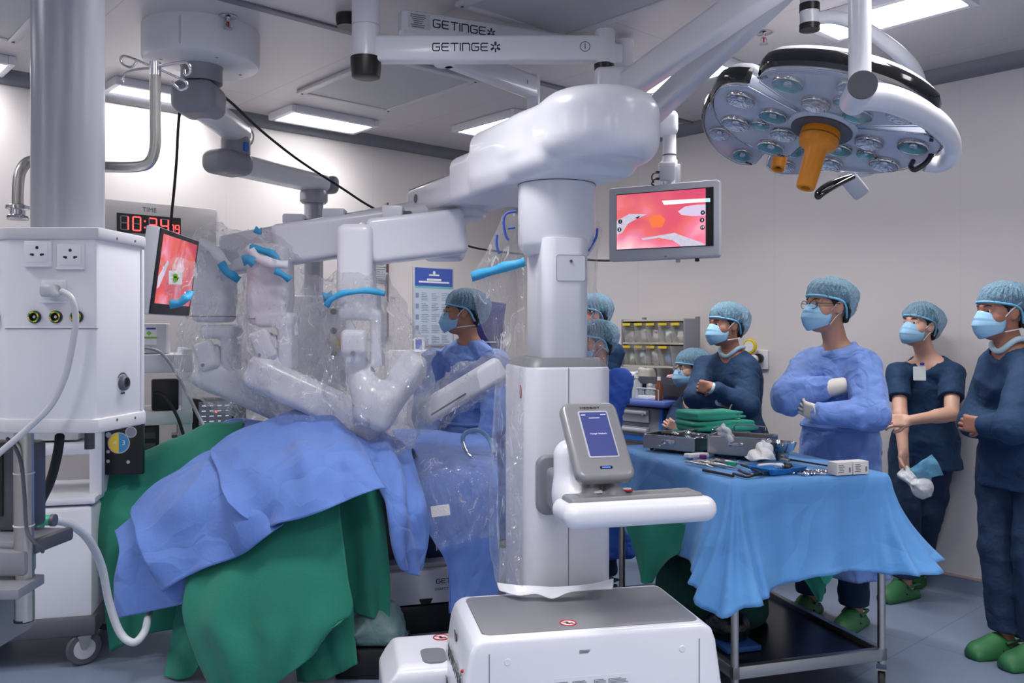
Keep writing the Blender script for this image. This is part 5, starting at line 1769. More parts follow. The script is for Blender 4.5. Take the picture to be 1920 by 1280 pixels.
    if sleeve == 'long' and cuffs:
        for i in range(2):
            _, el, wr, hd, pn, curl, ts = arms[i]
            if hd is None: continue
            MB().tube([el.lerp(wr, 0.8 - (sleeve_end[i] if isinstance(sleeve_end, tuple) else sleeve_end)), el.lerp(wr, 0.9), wr + (wr - el).normalized() * (0.035 if glove else 0.012)], [0.039, 0.036, 0.034] if not glove else [0.042, 0.043, 0.038], 16, 3).build('cuff', M_glove if glove else M_cuff, bx, True, angle=None)
    if shoes:
        for ft, fd in feet: clog(V((ft.x, ft.y, 0)) - V((fd[0], fd[1], 0)).normalized() * 0.03, fd, t)
    return t, g, Rh, tf, right, bx, bo

def G(px, Y): return V(((px - CX) / F * Y, Y, 0))
def at_z(x, y, z): return V((x, y, z))

# --- the man in the light blue gown, arms folded
nk = P(1572, 645, 4.25)
p1 = person('man in a light blue gown, black glasses and white gloves, arms folded behind the trolley', P(1549, 577, 4.21), (-0.93, -0.36, 0.06), nk, (-0.72, -0.7, 0), V((nk.x + 0.02, nk.y + 0.03, 0.93)),
    ((P(1520, 682, 4.33), P(1480, 744, 4.17), P(1574, 724, 4.12), (0.85, 0.5, 0.0), (0.1, 0.85, -0.3), 0.3, 1),
     (P(1617, 684, 4.13), P(1634, 776, 3.96), P(1540, 776, 4.0), (-0.6, 0.75, 0.2), (0.3, 0.6, 0.2), 0.3, -1)),
    ((G(1512, 4.55), (-0.7, -0.7)), (G(1598, 4.35), (-0.7, -0.7))), skin=M_skin, outfit='gown', glasses=M_black, seed=2, gown_hem=0.29, glove=True, bulk=0.99, sk=1.02, sleeve_end=(0.25, -0.1))

# --- the woman in short sleeves leaning on the wall
nk = P(1742, 668, 4.86)
t2, g2, Rh2, tf2, rt2, bx2, bo2 = person('woman in short-sleeved navy scrubs leaning on the wall, one hand gripping her other forearm', P(1722, 612, 4.82), (-0.86, -0.48, 0.14), nk, (-0.62, -0.78, 0), V((2.36, 4.93, 0.86)),
    ((P(1684, 700, 4.86), P(1688, 778, 4.72), P(1694, 848, 4.62), (0.02, -0.08, -1), (0.45, -0.7, 0), 0.5, -1),
     (P(1786, 700, 4.74), P(1784, 776, 4.6), P(1704, 788, 4.53), (-1, 0.05, -0.02), (-0.1, 0.75, -0.4), 0.75, -1)),
    ((G(1690, 4.83), (-0.75, -0.4)), (G(1716, 5.06), (-0.8, -0.35))), skin=mat('fair_skin', rgb(214, 168, 146), 0.5, var=0.07, vscale=14, bump=0.03, bscale=160), up=(0.1, 0, 1), sk=0.95, sleeve='short', seed=5, bulk=0.92, sh_w=0.165, hem=0.72, puff=2.3)
bdg = MB().prism(rrect(0.062, 0.075, 0.004, 3), 0, 0.0015, face_M(P(1724, 700, 4.62), (0.95, -0.3, 0), (0, 0.15, 1))).build('name_badge', mat('badge_card', rgb(205, 212, 212), 0.2), bx2, True)
MB().box(P(1729, 682, 4.62), (0.022, 0.01, 0.016), bev=0.003).build('badge_clip', mat('badge_clip_blue', rgb(54, 62, 170), 0.4), bx2, True)
# --- what she holds
s = SDF(0.006)
hb = P(1702, 893, 4.56)
s.cap(hb, P(1730, 912, 4.52), 0.03, 0.05, k=0.03); s.ell(P(1728, 915, 4.5), (0.055, 0.035, 0.055), k=0.03)
s.warp(crumple(0.02, 24, 6))
tag(body('plastic_bag', s, mat('thin_white_film', rgb(226, 230, 236), 0.25, bump=0.5, bscale=30, alpha=0.85), it=1), 'crumpled white plastic bag hanging from the hand of the woman', 'plastic bag')
pk = sheet('blue_packet', [[P(1706, 880, 4.5), P(1728, 864, 4.49), P(1748, 852, 4.5)], [P(1716, 890, 4.5), P(1736, 876, 4.475), P(1757, 866, 4.5)], [P(1726, 902, 4.5), P(1746, 894, 4.49), P(1770, 891, 4.5)]], mat('blue_film_packet', rgb(120, 188, 226), 0.2, bump=0.4, bscale=40, alpha=0.8), None, 8, 8, 0.004, lambda u, v, A: 0.006 * np.sin(u * 9) * np.sin(v * 7 + 1))
tag(pk, 'light blue plastic packet held with the bag by the woman', 'packet')

# --- the man at the right edge, seen from the side
nk = P(1896, 643, 3.93)
person('man in navy scrubs at the right edge, seen from the side, arms folded', P(1874, 588, 3.93), (-0.97, -0.2, 0.0), nk, (-0.93, -0.32, 0), V((2.36, 3.98, 0.9)),
    ((P(1866, 690, 4.1), P(1830, 790, 4.06), P(1872, 800, 3.86), (0.5, -0.8, 0.1), (0.6, 0.4, 0), 0.5, 1),
     (P(1930, 700, 3.8), P(1900, 800, 3.68), P(1845, 798, 3.82), (-0.5, 0.8, 0.05), (0.6, 0.5, 0), 0.5, -1)),
    ((G(1874, 3.98), (-0.95, -0.2)), (G(1936, 3.85), (-0.95, -0.25))), skin=M_skin2, mask_tie=True, seed=8, bulk=1.12, puff=1.0, hem=0.78, sk=1.0, collar=True)

# --- the man with folded arms by the gas outlet
nk = P(1374, 656, 5.26)
_, _, _, _, _, bxB, _ = person('man in a long-sleeved navy jacket, arms folded, by the yellow gas outlet', P(1359, 612, 5.22), (-0.9, -0.42, 0.03), nk, (-0.72, -0.7, 0), V((nk.x + 0.02, nk.y + 0.02, 0.85)),
    ((P(1322, 688, 5.34), P(1303, 745, 5.20), P(1348, 750, 5.04), (0.8, -0.1, 0.0), (0.1, 0.8, 0.3), 0.5, 1),
     (P(1400, 690, 5.16), P(1402, 762, 5.04), P(1336, 728, 5.02), (-0.7, 0.7, 0.1), (0.5, 0.6, 0), 0.6, -1)),
    ((G(1340, 5.35), (-0.7, -0.7)), (G(1392, 5.20), (-0.7, -0.7))), skin=M_skin2, mask_tie=True, seed=11, bulk=1.06, puff=1.6, sk=1.0, sleeve_end=0.02, collar=True)
bdg = MB().prism(rrect(0.11, 0.06, 0.004, 3), 0, 0.0015, face_M(P(1369, 783, 4.96), (0.95, -0.35, 0), (0, 0.1, 1))).build('name_badge', MATS['badge_card'], bxB, True)
MB().tube([P(1369, 775, 4.95), P(1368, 766, 4.95), P(1372, 758, 4.96)], 0.006, 8, 4).build('badge_clip', M_chrome, bxB, True)
# --- the short woman beside him
nk = P(1303, 742, 5.78)
person('short woman in navy scrubs and glasses with folded hands, beside the drug cart', P(1293, 693, 5.76), (-0.95, -0.3, -0.05), nk, (-0.75, -0.66, 0), V((nk.x + 0.02, nk.y + 0.03, 0.66)),
    ((P(1272, 772, 5.84), P(1258, 812, 5.68), P(1278, 797, 5.56), (0.6, -0.2, 0.35), (0.3, 0.8, 0), 0.7, 1),
     (P(1318, 772, 5.68), P(1316, 822, 5.56), P(1275, 806, 5.52), (-0.7, 0.2, 0.4), (0.2, 0.8, 0), 0.7, -1)),
    ((G(1280, 5.81), (-0.7, -0.7)), (G(1312, 5.72), (-0.7, -0.7))), skin=MATS['fair_skin'], glasses=M_black, seed=14, bulk=0.95, sk=0.95, sh_w=0.16, puff=1.5)

# --- the surgeon beyond the patient
nk = P(882, 634, 5.08)
person('surgeon in a light blue gown and rimless glasses beyond the patient, looking left', P(866, 588, 5.05), (-0.99, -0.1, 0.02), nk, (-0.5, -0.86, 0), V((nk.x, nk.y + 0.02, 0.86)),
    ((P(812, 680, 5.14), P(800, 775, 5.0), P(800, 850, 4.86), (0, -0.7, -0.6), (0.5, -0.5, 0), 0.4, -1),
     (P(928, 682, 5.0), P(930, 775, 4.86), P(905, 845, 4.78), (-0.4, -0.7, -0.6), (0, -0.5, -0.5), 0.4, 1)),
    ((G(850, 5.12), (-0.4, -0.9)), (G(902, 5.05), (-0.4, -0.9))), skin=mat('brown_skin', rgb(182, 130, 104), 0.5, var=0.08, vscale=14), outfit='gown', glasses=mat('pale_gold_frame', rgb(170, 150, 110), 0.3, 0.5), mask_tie=True, seed=17, bulk=1.04, gown_hem=0.3, glove=True, puff=1.5)
# --- two people hidden behind the robot column
nk = P(1112, 638, 5.60)
person('person in a blue cap standing behind the robot column, nearly hidden', P(1106, 592, 5.60), (-0.95, -0.3, 0), nk, (-0.7, -0.7, 0), V((nk.x, nk.y, 0.88)),
    ((None, P(1088, 730, 5.60), P(1070, 770, 5.35), (-0.6, -0.6, 0), (0.5, -0.5, -0.5), 0.4, -1), (None, P(1132, 735, 5.45), P(1110, 775, 5.30), (-0.6, -0.6, 0), (0, -0.5, -0.5), 0.4, 1)),
    ((G(1095, 5.65), (-0.7, -0.7)), (G(1125, 5.55), (-0.7, -0.7))), seed=20, bulk=0.95)
nk = P(1118, 690, 4.92)
M_royal = mat('royal_blue_gown', rgb(52, 96, 196), 0.75, bump=0.1, bscale=40, var=0.06)
person('shorter person in a blue gown behind the robot column, only the shoulder and cap showing', P(1112, 645, 4.92), (-0.95, -0.3, 0), nk, (-0.7, -0.7, 0), V((nk.x, nk.y, 0.72)),
    ((None, P(1090, 780, 4.88), P(1075, 800, 4.68), (-0.6, -0.6, 0), (0.5, -0.5, -0.5), 0.4, -1), (None, P(1138, 785, 4.77), P(1115, 810, 4.64), (-0.6, -0.6, 0), (0, -0.5, -0.5), 0.4, 1)),
    ((G(1098, 4.97), (-0.7, -0.7)), (G(1128, 4.88), (-0.7, -0.7))), seed=23, bulk=0.95, outfit='gown', top_m=M_royal, gown_hem=0.25, sk=0.95)
# ================================================================ ceiling pendant at the left
PC = P(128, 300, 2.62); PC.z = 0
pend = thing('ceiling_pendant', 'white ceiling pendant box with sockets on a thick grey pillar at the left edge', 'ceiling pendant', PC)
rad = 62.5 / F * 2.62
MB().cyl((0, 0, 1.75), (0, 0, CEIL), rad, n=48).build('pillar', M_pillar, pend)
# box: octagon-like plan; its front faces the camera, a chamfered face turns right
Yf = 2.42
def pp(px, Y): return V(((px - CX) / F * Y, Y, 0)) - PC
plan = [pp(12, Yf), pp(182, Yf), pp(268, 2.66), pp(262, 2.86), pp(150, 2.95), pp(-10, 2.9), pp(-70, 2.7), pp(-60, 2.52)]
z_top, z_bot = P(0, 430, Yf).z, P(0, 805, Yf).z
mb = MB(); mb.prism([(p.x, p.y) for p in plan], z_bot, z_top, None, bev=0.012, seg=2)
boxo = mb.build('service_box', M_white, pend)
def ring_plan(s, z0, z1, name, m):
    cx = sum(p.x for p in plan) / len(plan); cy = sum(p.y for p in plan) / len(plan)
    o = [(cx + (p.x - cx) * s, cy + (p.y - cy) * s) for p in plan]
    return MB().prism(o, z0, z1, None, bev=0.006, seg=2).build(name, m, pend)
M_offw = mat('off_white_plastic', rgb(208, 208, 214), 0.4)
ring_plan(1.03, z_top - 0.028, z_top + 0.006, 'top_rim', M_offw)
ring_plan(1.03, z_bot - 0.01, z_bot + 0.03, 'bottom_rim', M_offw)
zs = P(0, 616, Yf).z
MB().box((V(plan[0]) + V(plan[1])) / 2 + V((0, -0.0005, zs)), (0.26, 0.002, 0.002)).build('panel_seam', M_line, boxo)
# vertical edge strip on the chamfer's far side
d = (plan[2] - plan[1]).normalized(); nn = V((d.y, -d.x, 0))
def cham(t, z, off=0.001): return plan[1].lerp(plan[2], t) + nn * off + V((0, 0, z))
MB().box(cham(0.965, (z_top + z_bot) / 2, 0.003), (0.012, 0.008, z_top - z_bot - 0.07), Matrix((d, nn, V((0, 0, 1)))).transposed(), bev=0.003).build('edge_strip', M_white, boxo)
for t, zz in ((0.35, P(0, 447, 2.5).z), (0.75, P(0, 452, 2.6).z), (0.35, P(0, 787, 2.5).z), (0.75, P(0, 783, 2.6).z)):
    q = cham(t, zz, 0.006)
    MB().cyl(q, q + nn * 0.004, 0.004, n=10).build('screw', M_dgrey, boxo)
def on_front(px, py, off=0.0): return V(((px - CX) / F * (Yf), Yf - off, H - (py - HY) / F * Yf)) - PC
def socket(px, py, w=0.078):
    c = on_front(px, py)
    s = MB().box(c + V((0, -0.003, 0)), (w, 0.01, w * 0.92), bev=0.003).build('power_socket', M_white, boxo)
    MB().box(c + V((0, -0.007, 0.003)), (w * 0.78, 0.006, w * 0.7), bev=0.002).build('socket_face', M_white, s)
    MB().box(c + V((0, -0.008, -w * 0.44)), (w, 0.014, 0.005), bev=0.001).build('socket_lip', M_white, s)
    hs = MB()
    hs.cyl(c + V((0, -0.0095, 0.017)), c + V((0, -0.0108, 0.017)), 0.0045, n=10)
    for e in (-1, 1):
        hs.cyl(c + V((e * 0.012, -0.0095, -0.003)), c + V((e * 0.012, -0.0108, -0.003)), 0.0038, n=10)
        hs.box(c + V((e * 0.0155, -0.0102, -0.002)), (0.008, 0.0014, 0.005))
    hs.build('socket_holes', M_black, s, kind='stuff')
    return s
socket(73, 476); socket(135, 481); socket(103, 546, 0.07)
M_gn = mat('green_ring', rgb(60, 150, 70), 0.4)
for px, py in ((66, 594), (106, 594), (145, 594)):
    c = on_front(px, py)
    o = MB().lathe([(0.009, 0.0), (0.0175, 0.0), (0.0175, 0.008), (0.0125, 0.01), (0.009, 0.004)], c, Matrix.Rotation(R(90), 3, 'X'), 28, caps=False).build('equipotential_jack', M_black, boxo)
    rg = MB(); rg.mi = 0
    for k in range(24):
        a0, a1 = 2 * math.pi * k / 24, 2 * math.pi * (k + 1) / 24
        rg.mi = (k // 3) % 2
        vs = [c + V((r_ * math.cos(a), -0.0112, r_ * math.sin(a))) for a in (a0, a1) for r_ in (0.0115, 0.0155)]
        rg.add(vs, [[0, 1, 3, 2]])
    rg.build('earth_ring', [M_yellow, M_gn], o, smooth=False)
    MB().cyl(c + V((0, 0.0, 0)), c + V((0, -0.006, 0)), 0.004, n=12).build('pin', M_chrome, o)
    MB().cyl(c, c + V((0, -0.001, 0)), 0.0095, n=20).build('jack_well', M_black, o)
# round connector on the chamfer
q = cham(0.52, P(0, 718, 2.54).z, 0.002)
rot_c = Matrix((d, V((0, 0, 1)), -nn)).transposed()
rot_c = Matrix((d, V((0, 0, 1)), nn)).transposed()
cn = MB().lathe([(0.008, 0), (0.022, 0), (0.022, 0.01), (0.018, 0.014), (0.015, 0.014), (0.015, 0.004), (0.0, 0.004)], q, rot_c, 28, caps=False).build('round_connector', M_dgrey, boxo)
pn = MB()
for k in range(6):
    a = k * math.pi / 3
    pc = q + rot_c @ V((0.009 * math.cos(a), 0.009 * math.sin(a), 0.004))
    pn.cyl(pc, pc + nn * 0.006, 0.0022, n=8)
pn.build('connector_pins', M_chrome, cn, kind='stuff')
mb = MB()
for k in range(9):
    a = R(40 + k * 12.5)
    pc = q + rot_c @ V((0.029 * math.cos(a), 0.029 * math.sin(a), 0.0005))
    mb.box(pc, (0.0045, 0.0045, 0.0008), rot_c)
for k in range(4): mb.box(q + rot_c @ V((-0.008 + 0.0055 * k, -0.03, 0.0005)), (0.004, 0.005, 0.0008), rot_c)
mb.build('connector_marking', M_dgrey, boxo)
# outlets on the left side face, seen edge-on
for py0, hh in ((480, 0.075), (570, 0.075)):
    c = V(((3 - CX) / F * 2.45, 2.45, H - (py0 - HY) / F * 2.45)) - PC
    MB().box(c + V((-0.014, 0, 0)), (0.02, 0.05, hh), Matrix.Rotation(R(-35), 3, 'Z'), bev=0.004).build('side_socket', M_white, boxo)
c = V(((2 - CX) / F * 2.45, 2.45, H - (594 - HY) / F * 2.45)) - PC
MB().cyl(c, c + V((-0.015, -0.02, 0)), 0.014, n=18).build('side_jack', M_black, boxo)

# plug and its cable
plug = thing('power_plug', 'grey plug with a long grey cable in the lower socket of the pendant box', 'plug', PC)
c = on_front(106, 546, 0.0)
s = SDF(0.003)
s.box(PC + c + V((0, -0.034, 0)), (0.04, 0.05, 0.036), 0.01); s.cap(PC + c + V((0.015, -0.05, 0)), PC + c + V((0.03, -0.06, -0.012)), 0.014, 0.009, k=0.015)
body('plug_body', s, M_lgrey, plug, it=1)
pts = [P(116, 546, 2.36), P(135, 560, 2.34), P(142, 600, 2.34), P(135, 650, 2.34), P(122, 705, 2.34), P(95, 760, 2.33), P(50, 805, 2.32), P(0, 848, 2.3), P(-60, 900, 2.3)]
ptube('cable', pts, 0.0085, M_lgrey, plug, n=12)

# pole hanging from the box
MB().cyl(V(((46 - CX) / F * 2.62, 2.62, 0)) - PC + V((0, 0, P(0, 1162, 2.62).z)), V(((44 - CX) / F * 2.62, 2.62, 0)) - PC + V((0, 0, z_bot + 0.01)), 17 / F * 2.62, n=32).build('hanging_pole', M_steel, pend)
pole_x, pole_y = (45 - CX) / F * 2.62, 2.62
MB().cyl(V((pole_x, pole_y, P(0, 1164, 2.62).z)) - PC, V((pole_x, pole_y, P(0, 1159, 2.62).z)) - PC, 17.3 / F * 2.62, n=32).build('pole_cap', M_rubber, pend)
for py in (886, 984):
    MB().lathe([(17.4 / F * 2.62, -0.002), (18.6 / F * 2.62, -0.002), (18.6 / F * 2.62, 0.002), (17.4 / F * 2.62, 0.002)], V((pole_x, pole_y, P(0, py, 2.62).z)) - PC, None, 28, caps=False).build('cable_tie', M_strap, pend)
ptube('pole_cable', [P(14, 822, 2.6), P(28, 838, 2.57), P(40, 870, 2.57), P(46, 930, 2.57), P(50, 990, 2.57), P(62, 1014, 2.56), P(78, 1026, 2.58), P(80, 1034, 2.6)], 0.0055, M_dgrey, pend)
MB().cyl(V(((168 - CX) / F * 2.9, 2.9, z_bot - 0.12)) - PC, V(((168 - CX) / F * 2.9, 2.9, z_bot)) - PC, 9 / F * 2.9, n=20).build('hanging_stub', M_dgrey, pend)
# shelf clamped to the pole, with a rail and side box
sh = MB()
zr = P(0, 1055, 2.6).z
sh.box(V((-1.62, 2.62, zr)) - PC, (0.32, 0.07, 0.075), bev=0.01)
sho = sh.build('shelf_bracket', M_mgrey, pend)
MB().prism([(-1.95, 2.45), (-1.43, 2.5), (-1.44, 2.66), (-1.95, 2.7)], 0, 0.03, Matrix.Translation(V((0, 0, zr - 0.08)) - PC), bev=0.004).build('shelf', M_mgrey, sho)
MB().box(V((-1.55, 2.72, zr + 0.045)) - PC, (0.2, 0.2, 0.03), Matrix.Rotation(R(-6), 3, 'Z'), bev=0.012).build('keyboard_shelf', M_mgrey, sho)
MB().box(V((-1.45, 2.72, zr + 0.04)) - PC, (0.03, 0.19, 0.045), Matrix.Rotation(R(-6), 3, 'Z'), bev=0.012).build('shelf_edge', M_dgrey, sho)
MB().box(V((-1.78, 2.72, zr - 0.19)) - PC, (0.4, 0.26, 0.18), bev=0.01).build('drawer_box', M_mgrey, sho)

# small screen standing on that shelf
vs = thing('ventilator_screen', 'dark screen unit with a blue display at the left edge on the pendant shelf', 'screen', V((-1.62, 2.74, zr + 0.061)))
mb = MB(); mb.box((0, 0.06, 0.14), (0.16, 0.12, 0.28), bev=0.014)
mb.build('screen_case', M_dgrey, vs)
MB().box((-0.035, -0.002, 0.15), (0.08, 0.006, 0.2)).build('screen_panel', M_black, vs)
M_bscr = mat('blue_display', rgb(60, 66, 170), 0.2, emit=0.8, var=0.25, vscale=14)
MB().box((-0.045, -0.0055, 0.15), (0.055, 0.003, 0.17)).build('display', M_bscr, vs)

# drip-bag hooks and bent tube around the pillar
hk = thing('infusion_pole', 'bent steel tube with four drip hooks around the grey pillar', 'infusion pole', PC)
r_ = 10.5 / F * 2.6
Yh = 2.76
pts = [P(33, 400, 2.72), P(34, 350, 2.72), P(40, 318, 2.73), P(62, 301, 2.75), P(120, 308, Yh), P(200, 313, Yh), P(262, 312, Yh), P(283, 300, Yh), P(291, 270, Yh), P(291, 220, Yh), P(291, 130, Yh)]
ptube('bent_tube', pts, r_, M_steel, hk, n=18, smooth=8)
MB().lathe([(0.012, 0), (0.03, 0), (0.032, 0.004), (0.03, 0.012), (0.022, 0.016), (0.022, 0.03), (0.034, 0.034), (0.034, 0.044), (0.018, 0.05)], P(33, 412, 2.72) - PC, None, 24).build('socket_collar', M_chrome, hk)
tp_ = P(291, 124, Yh)
MB().lathe([(0.004, -0.03), (0.0175, -0.03), (0.0175, 0.012), (0.004, 0.012)], tp_ - PC, None, 24).build('hub', M_chrome, hk)
for pts in ([(282, 124), (250, 110), (232, 105), (226, 112), (232, 122), (246, 126), (256, 116)], [(282, 128), (258, 130), (240, 135), (232, 142), (230, 152), (229, 155)],
            [(300, 124), (330, 118), (348, 117), (356, 124), (356, 136), (348, 140), (346, 132)], [(300, 130), (330, 144), (348, 152), (350, 164), (338, 168), (328, 160), (323, 153)]):
    dy = [0.0, 0.02, 0.04, 0.05, 0.05, 0.045, 0.04] if pts[0][0] < 290 else [0, -0.02, -0.04, -0.05, -0.05, -0.05, -0.045]
    ptube('drip_hook', [P(x, y, Yh + dy[i]) for i, (x, y) in enumerate(pts)], 0.0042, M_chrome, hk, n=10)

# ================================================================ wall clock panel
def wall_thing(name, label, cat, px, py, which, z=None, group=None):
    p = (LW if which == 'left' else RW)(px, py)
    xd = U if which == 'left' else -W
    M = face_M(p, xd, (0, 0, 1))
    return thing(name, label, cat, group=group, M=M), M
ck, CM = wall_thing('wall_clock', 'steel wall panel with a red digital clock reading 10:34, behind the tilted screen', 'clock', 285, 428, 'left')
MB().box((0, 0, 0.006), (0.84, 0.32, 0.012), bev=0.003).build('clock_panel', mat('brushed_steel_plate', rgb(172, 170, 172), 0.38, 0.75, bump=0.03, bscale=80, stretch=(1, 12, 1)), ck)
MB().box((-0.02, 0.02, 0.013), (0.4, 0.12, 0.004)).build('clock_window', M_black, ck)
M_led = mat('red_led', rgb(255, 60, 60), 0.4, emit=2.4)
M_seg = mat('unlit_segment', rgb(90, 88, 92), 0.5)
SEG = {'0': 'abcdef', '1': 'bc', '2': 'abged', '3': 'abgcd', '4': 'fgbc', '5': 'afgcd', '6': 'afgedc', '7': 'abc', '8': 'abcdefg', '9': 'abfgcd'}
def digit(ch, x, y, w, h, t=0.008):
    on = MB(); off = MB()
    P7 = {'a': ((0, h / 2), (w, t)), 'g': ((0, 0), (w, t)), 'd': ((0, -h / 2), (w, t)), 'f': ((-w / 2, h / 4), (t, h / 2)), 'b': ((w / 2, h / 4), (t, h / 2)),
          'e': ((-w / 2, -h / 4), (t, h / 2)), 'c': ((w / 2, -h / 4), (t, h / 2))}
    for k, (c, d) in P7.items():
        tgt = on if k in SEG[ch] else off
        tgt.box((x + c[0], y + c[1], 0.0155), (d[0] - 0.003 if d[0] > d[1] else d[0], d[1] - 0.003 if d[1] > d[0] else d[1], 0.002))
    on.build('lit_digit', M_led, ck, smooth=False)
    if off.v: off.build('unlit_digit', M_seg, ck, smooth=False)
for ch, x in (('1', -0.175), ('0', -0.1), ('3', 0.0), ('4', 0.075)): digit(ch, x, 0.02, 0.046, 0.085)
for ch, x in (('0', 0.122), ('9', 0.157)): digit(ch, x, 0.005, 0.024, 0.05, 0.006)
for y in (0.04, 0.0): MB().box((-0.05, y, 0.0155), (0.009, 0.009, 0.002)).build('colon_dot', M_led, ck, smooth=False)
text('lettering', 'TIME', 0.042, CM @ Matrix.Translation((-0.02, 0.115, 0.0126)), M_dgrey, ck)

# ================================================================ tilted flat screen
xd = V((-0.08, 1, 0)).normalized()
SMt = face_M(V((-1.43, 3.67, P(0, 507, 3.4).z)), xd, V((0.13, 0, 1)))
ts = thing('flat_screen', 'tilted flat screen with a pink picture, between the pendant box and the plastic-wrapped arms', 'screen', M=SMt)
MB().box((0, 0, -0.03), (0.54, 0.35, 0.05), bev=0.006).build('screen_case', M_lgrey, ts)
MB().box((0.006, 0, -0.003), (0.528, 0.342, 0.008), bev=0.002).build('screen_bezel', M_black, ts)
def pink_screen(name, seed, dim=1.0):
    m = bpy.data.materials.new(name); m.use_nodes = True; nt = m.node_tree; b = nt.nodes['Principled BSDF']
    tc = nt.nodes.new('ShaderNodeTexCoord')
    mp = nt.nodes.new('ShaderNodeMapping'); mp.inputs['Location'].default_value = (seed, seed * 0.7, 0); nt.links.new(tc.outputs['Object'], mp.inputs[0])
    n1 = nt.nodes.new('ShaderNodeTexNoise'); n1.inputs['Scale'].default_value = 5; n1.inputs['Distortion'].default_value = 0.8; n1.inputs['Detail'].default_value = 3
    nt.links.new(mp.outputs[0], n1.inputs['Vector'])
    rp = nt.nodes.new('ShaderNodeValToRGB')
    e = rp.color_ramp.elements
    e[0].position = 0.25; e[0].color = rgb(196, 58, 84); e[1].position = 0.78; e[1].color = rgb(255, 226, 224)
    for p, c in ((0.4, rgb(226, 78, 88)), (0.5, rgb(236, 104, 90)), (0.58, rgb(240, 130, 150)), (0.68, rgb(250, 190, 190))):
        q = e.new(p); q.color = c
    nt.links.new(n1.outputs['Fac'], rp.inputs[0])
    nt.links.new(rp.outputs[0], b.inputs['Emission Color']); nt.links.new(rp.outputs[0], b.inputs['Base Color'])
    b.inputs['Emission Strength'].default_value = dim; b.inputs['Roughness'].default_value = 0.15
    return m
M_pink1 = pink_screen('endoscope_picture_dim', 3.1, 0.3)
MB().box((0.01, 0.012, 0.0015), (0.47, 0.28, 0.002)).build('display', M_pink1, ts, smooth=False)
MB().prism([(-0.225, -0.02), (-0.2, 0.0), (-0.14, 0.05), (-0.12, 0.045), (-0.15, 0.0), (-0.2, -0.06), (-0.225, -0.07)], 0.002, 0.0032).build('picture_detail', mat('picture_steel', rgb(210, 205, 220), 0.3, emit=0.3), ts)
# arm behind the screen up to the clock wall
ptube('screen_arm', [V((-1.47, 3.67, 1.7)), V((-1.56, 3.55, 1.7)), V((-1.58, 3.3, 1.68)), V((-1.5, 2.9, 1.66))], 0.022, M_mgrey, ts, n=14)

# ================================================================ anaesthesia machine behind the drape, left
AM = thing('anaesthesia_machine', 'white anaesthesia machine on big grey castors behind the green drape', 'anaesthesia machine', V((-2.12, 4.08, 0)), R(14))
mb = MB(); mb.box((-0.1, 0.0, 0.46), (0.56, 0.52, 0.5), bev=0.02); mb.build('cabinet', M_white, AM)
MB().box((-0.1, 0.0, 0.18), (0.6, 0.56, 0.09), bev=0.02).build('plinth', M_dgrey, AM)
MB().box((-0.1, 0.02, 0.735), (0.58, 0.54, 0.03), bev=0.01).build('worktop', M_white, AM)
for x in (-0.37, 0.17): MB().box((x, 0.05, 1.05), (0.055, 0.4, 0.62), bev=0.008).build('upright', M_white, AM)
MB().box((-0.1, 0.05, 0.955), (0.52, 0.38, 0.05), bev=0.008).build('shelf', M_white, AM)
MB().box((-0.12, 0.08, 1.09), (0.4, 0.3, 0.2), bev=0.006).build('ventilator_unit', M_lgrey, AM)
MB().box((-0.1, 0.05, 1.37), (0.62, 0.44, 0.05), bev=0.008).build('top_shelf', M_white, AM)
for x, y in ((0.14, -0.24), (-0.36, -0.24), (0.14, 0.24), (-0.36, 0.24)):
    caster_wheel(AM, x, y, 0.5, 0.075, mhub=M_lgrey, mtyre=M_dgrey)
# big caster in front with its fork
scn = P(232, 838, 4.05)
SCM = face_M(scn, V((1, 0.12, 0)), (0, 0, 1))
ds = thing('ventilator_display', 'black round-gauge display showing 4 and 3 beside the pendant box', 'display', M=SCM)
MB().box((0, 0, -0.02), (0.17, 0.26, 0.04), bev=0.006).build('display_case', M_black, ds)
def disc(name, c, r, m, parent, z=0.001, a0=0, a1=360):
    n = 32; pts = [V((c[0], c[1], z))] + [V((c[0] + r * math.cos(R(a0 + (a1 - a0) * i / n)), c[1] + r * math.sin(R(a0 + (a1 - a0) * i / n)), z)) for i in range(n + 1)]
    return MB().add(pts, [[0, i + 1, i + 2] for i in range(n)]).build(name, m, parent, smooth=False)
M_gy = mat('gauge_yellow', rgb(176, 152, 40), 0.3, emit=0.25); M_gb = mat('gauge_blue', rgb(46, 108, 150), 0.3, emit=0.25)
disc('gauge_rim', (-0.022, 0.02), 0.05, M_lgrey, ds, 0.001)
disc('gauge_half', (-0.022, 0.02), 0.045, M_gy, ds, 0.0018, 90, 270); disc('gauge_half', (-0.022, 0.02), 0.045, M_gb, ds, 0.0018, -90, 90)
text('gauge_number', '4', 0.032, SCM @ Matrix.Translation((-0.04, 0.02, 0.0026)), M_strap, ds); text('gauge_number', '3', 0.032, SCM @ Matrix.Translation((0.0, 0.02, 0.0026)), M_strap, ds)
disc('small_gauge', (0.033, 0.07), 0.026, M_lgrey, ds, 0.001); disc('small_gauge_face', (0.033, 0.07), 0.022, M_mgrey, ds, 0.0018)
disc('round_key', (-0.068, 0.058), 0.013, M_lgrey, ds, 0.001)
for y in (-0.02, -0.065): disc('round_key', (-0.07, y), 0.008, M_lgrey, ds, 0.001)
disc('round_key', (0.02, -0.07), 0.008, M_lgrey, ds, 0.001)
MB().box((0.03, 0.11, 0.0012), (0.07, 0.016, 0.001)).build('status_bar', M_lgrey, ds)
MB().box((0, 0, -0.06), (0.1, 0.12, 0.05), bev=0.01).build('display_mount', M_dgrey, ds)
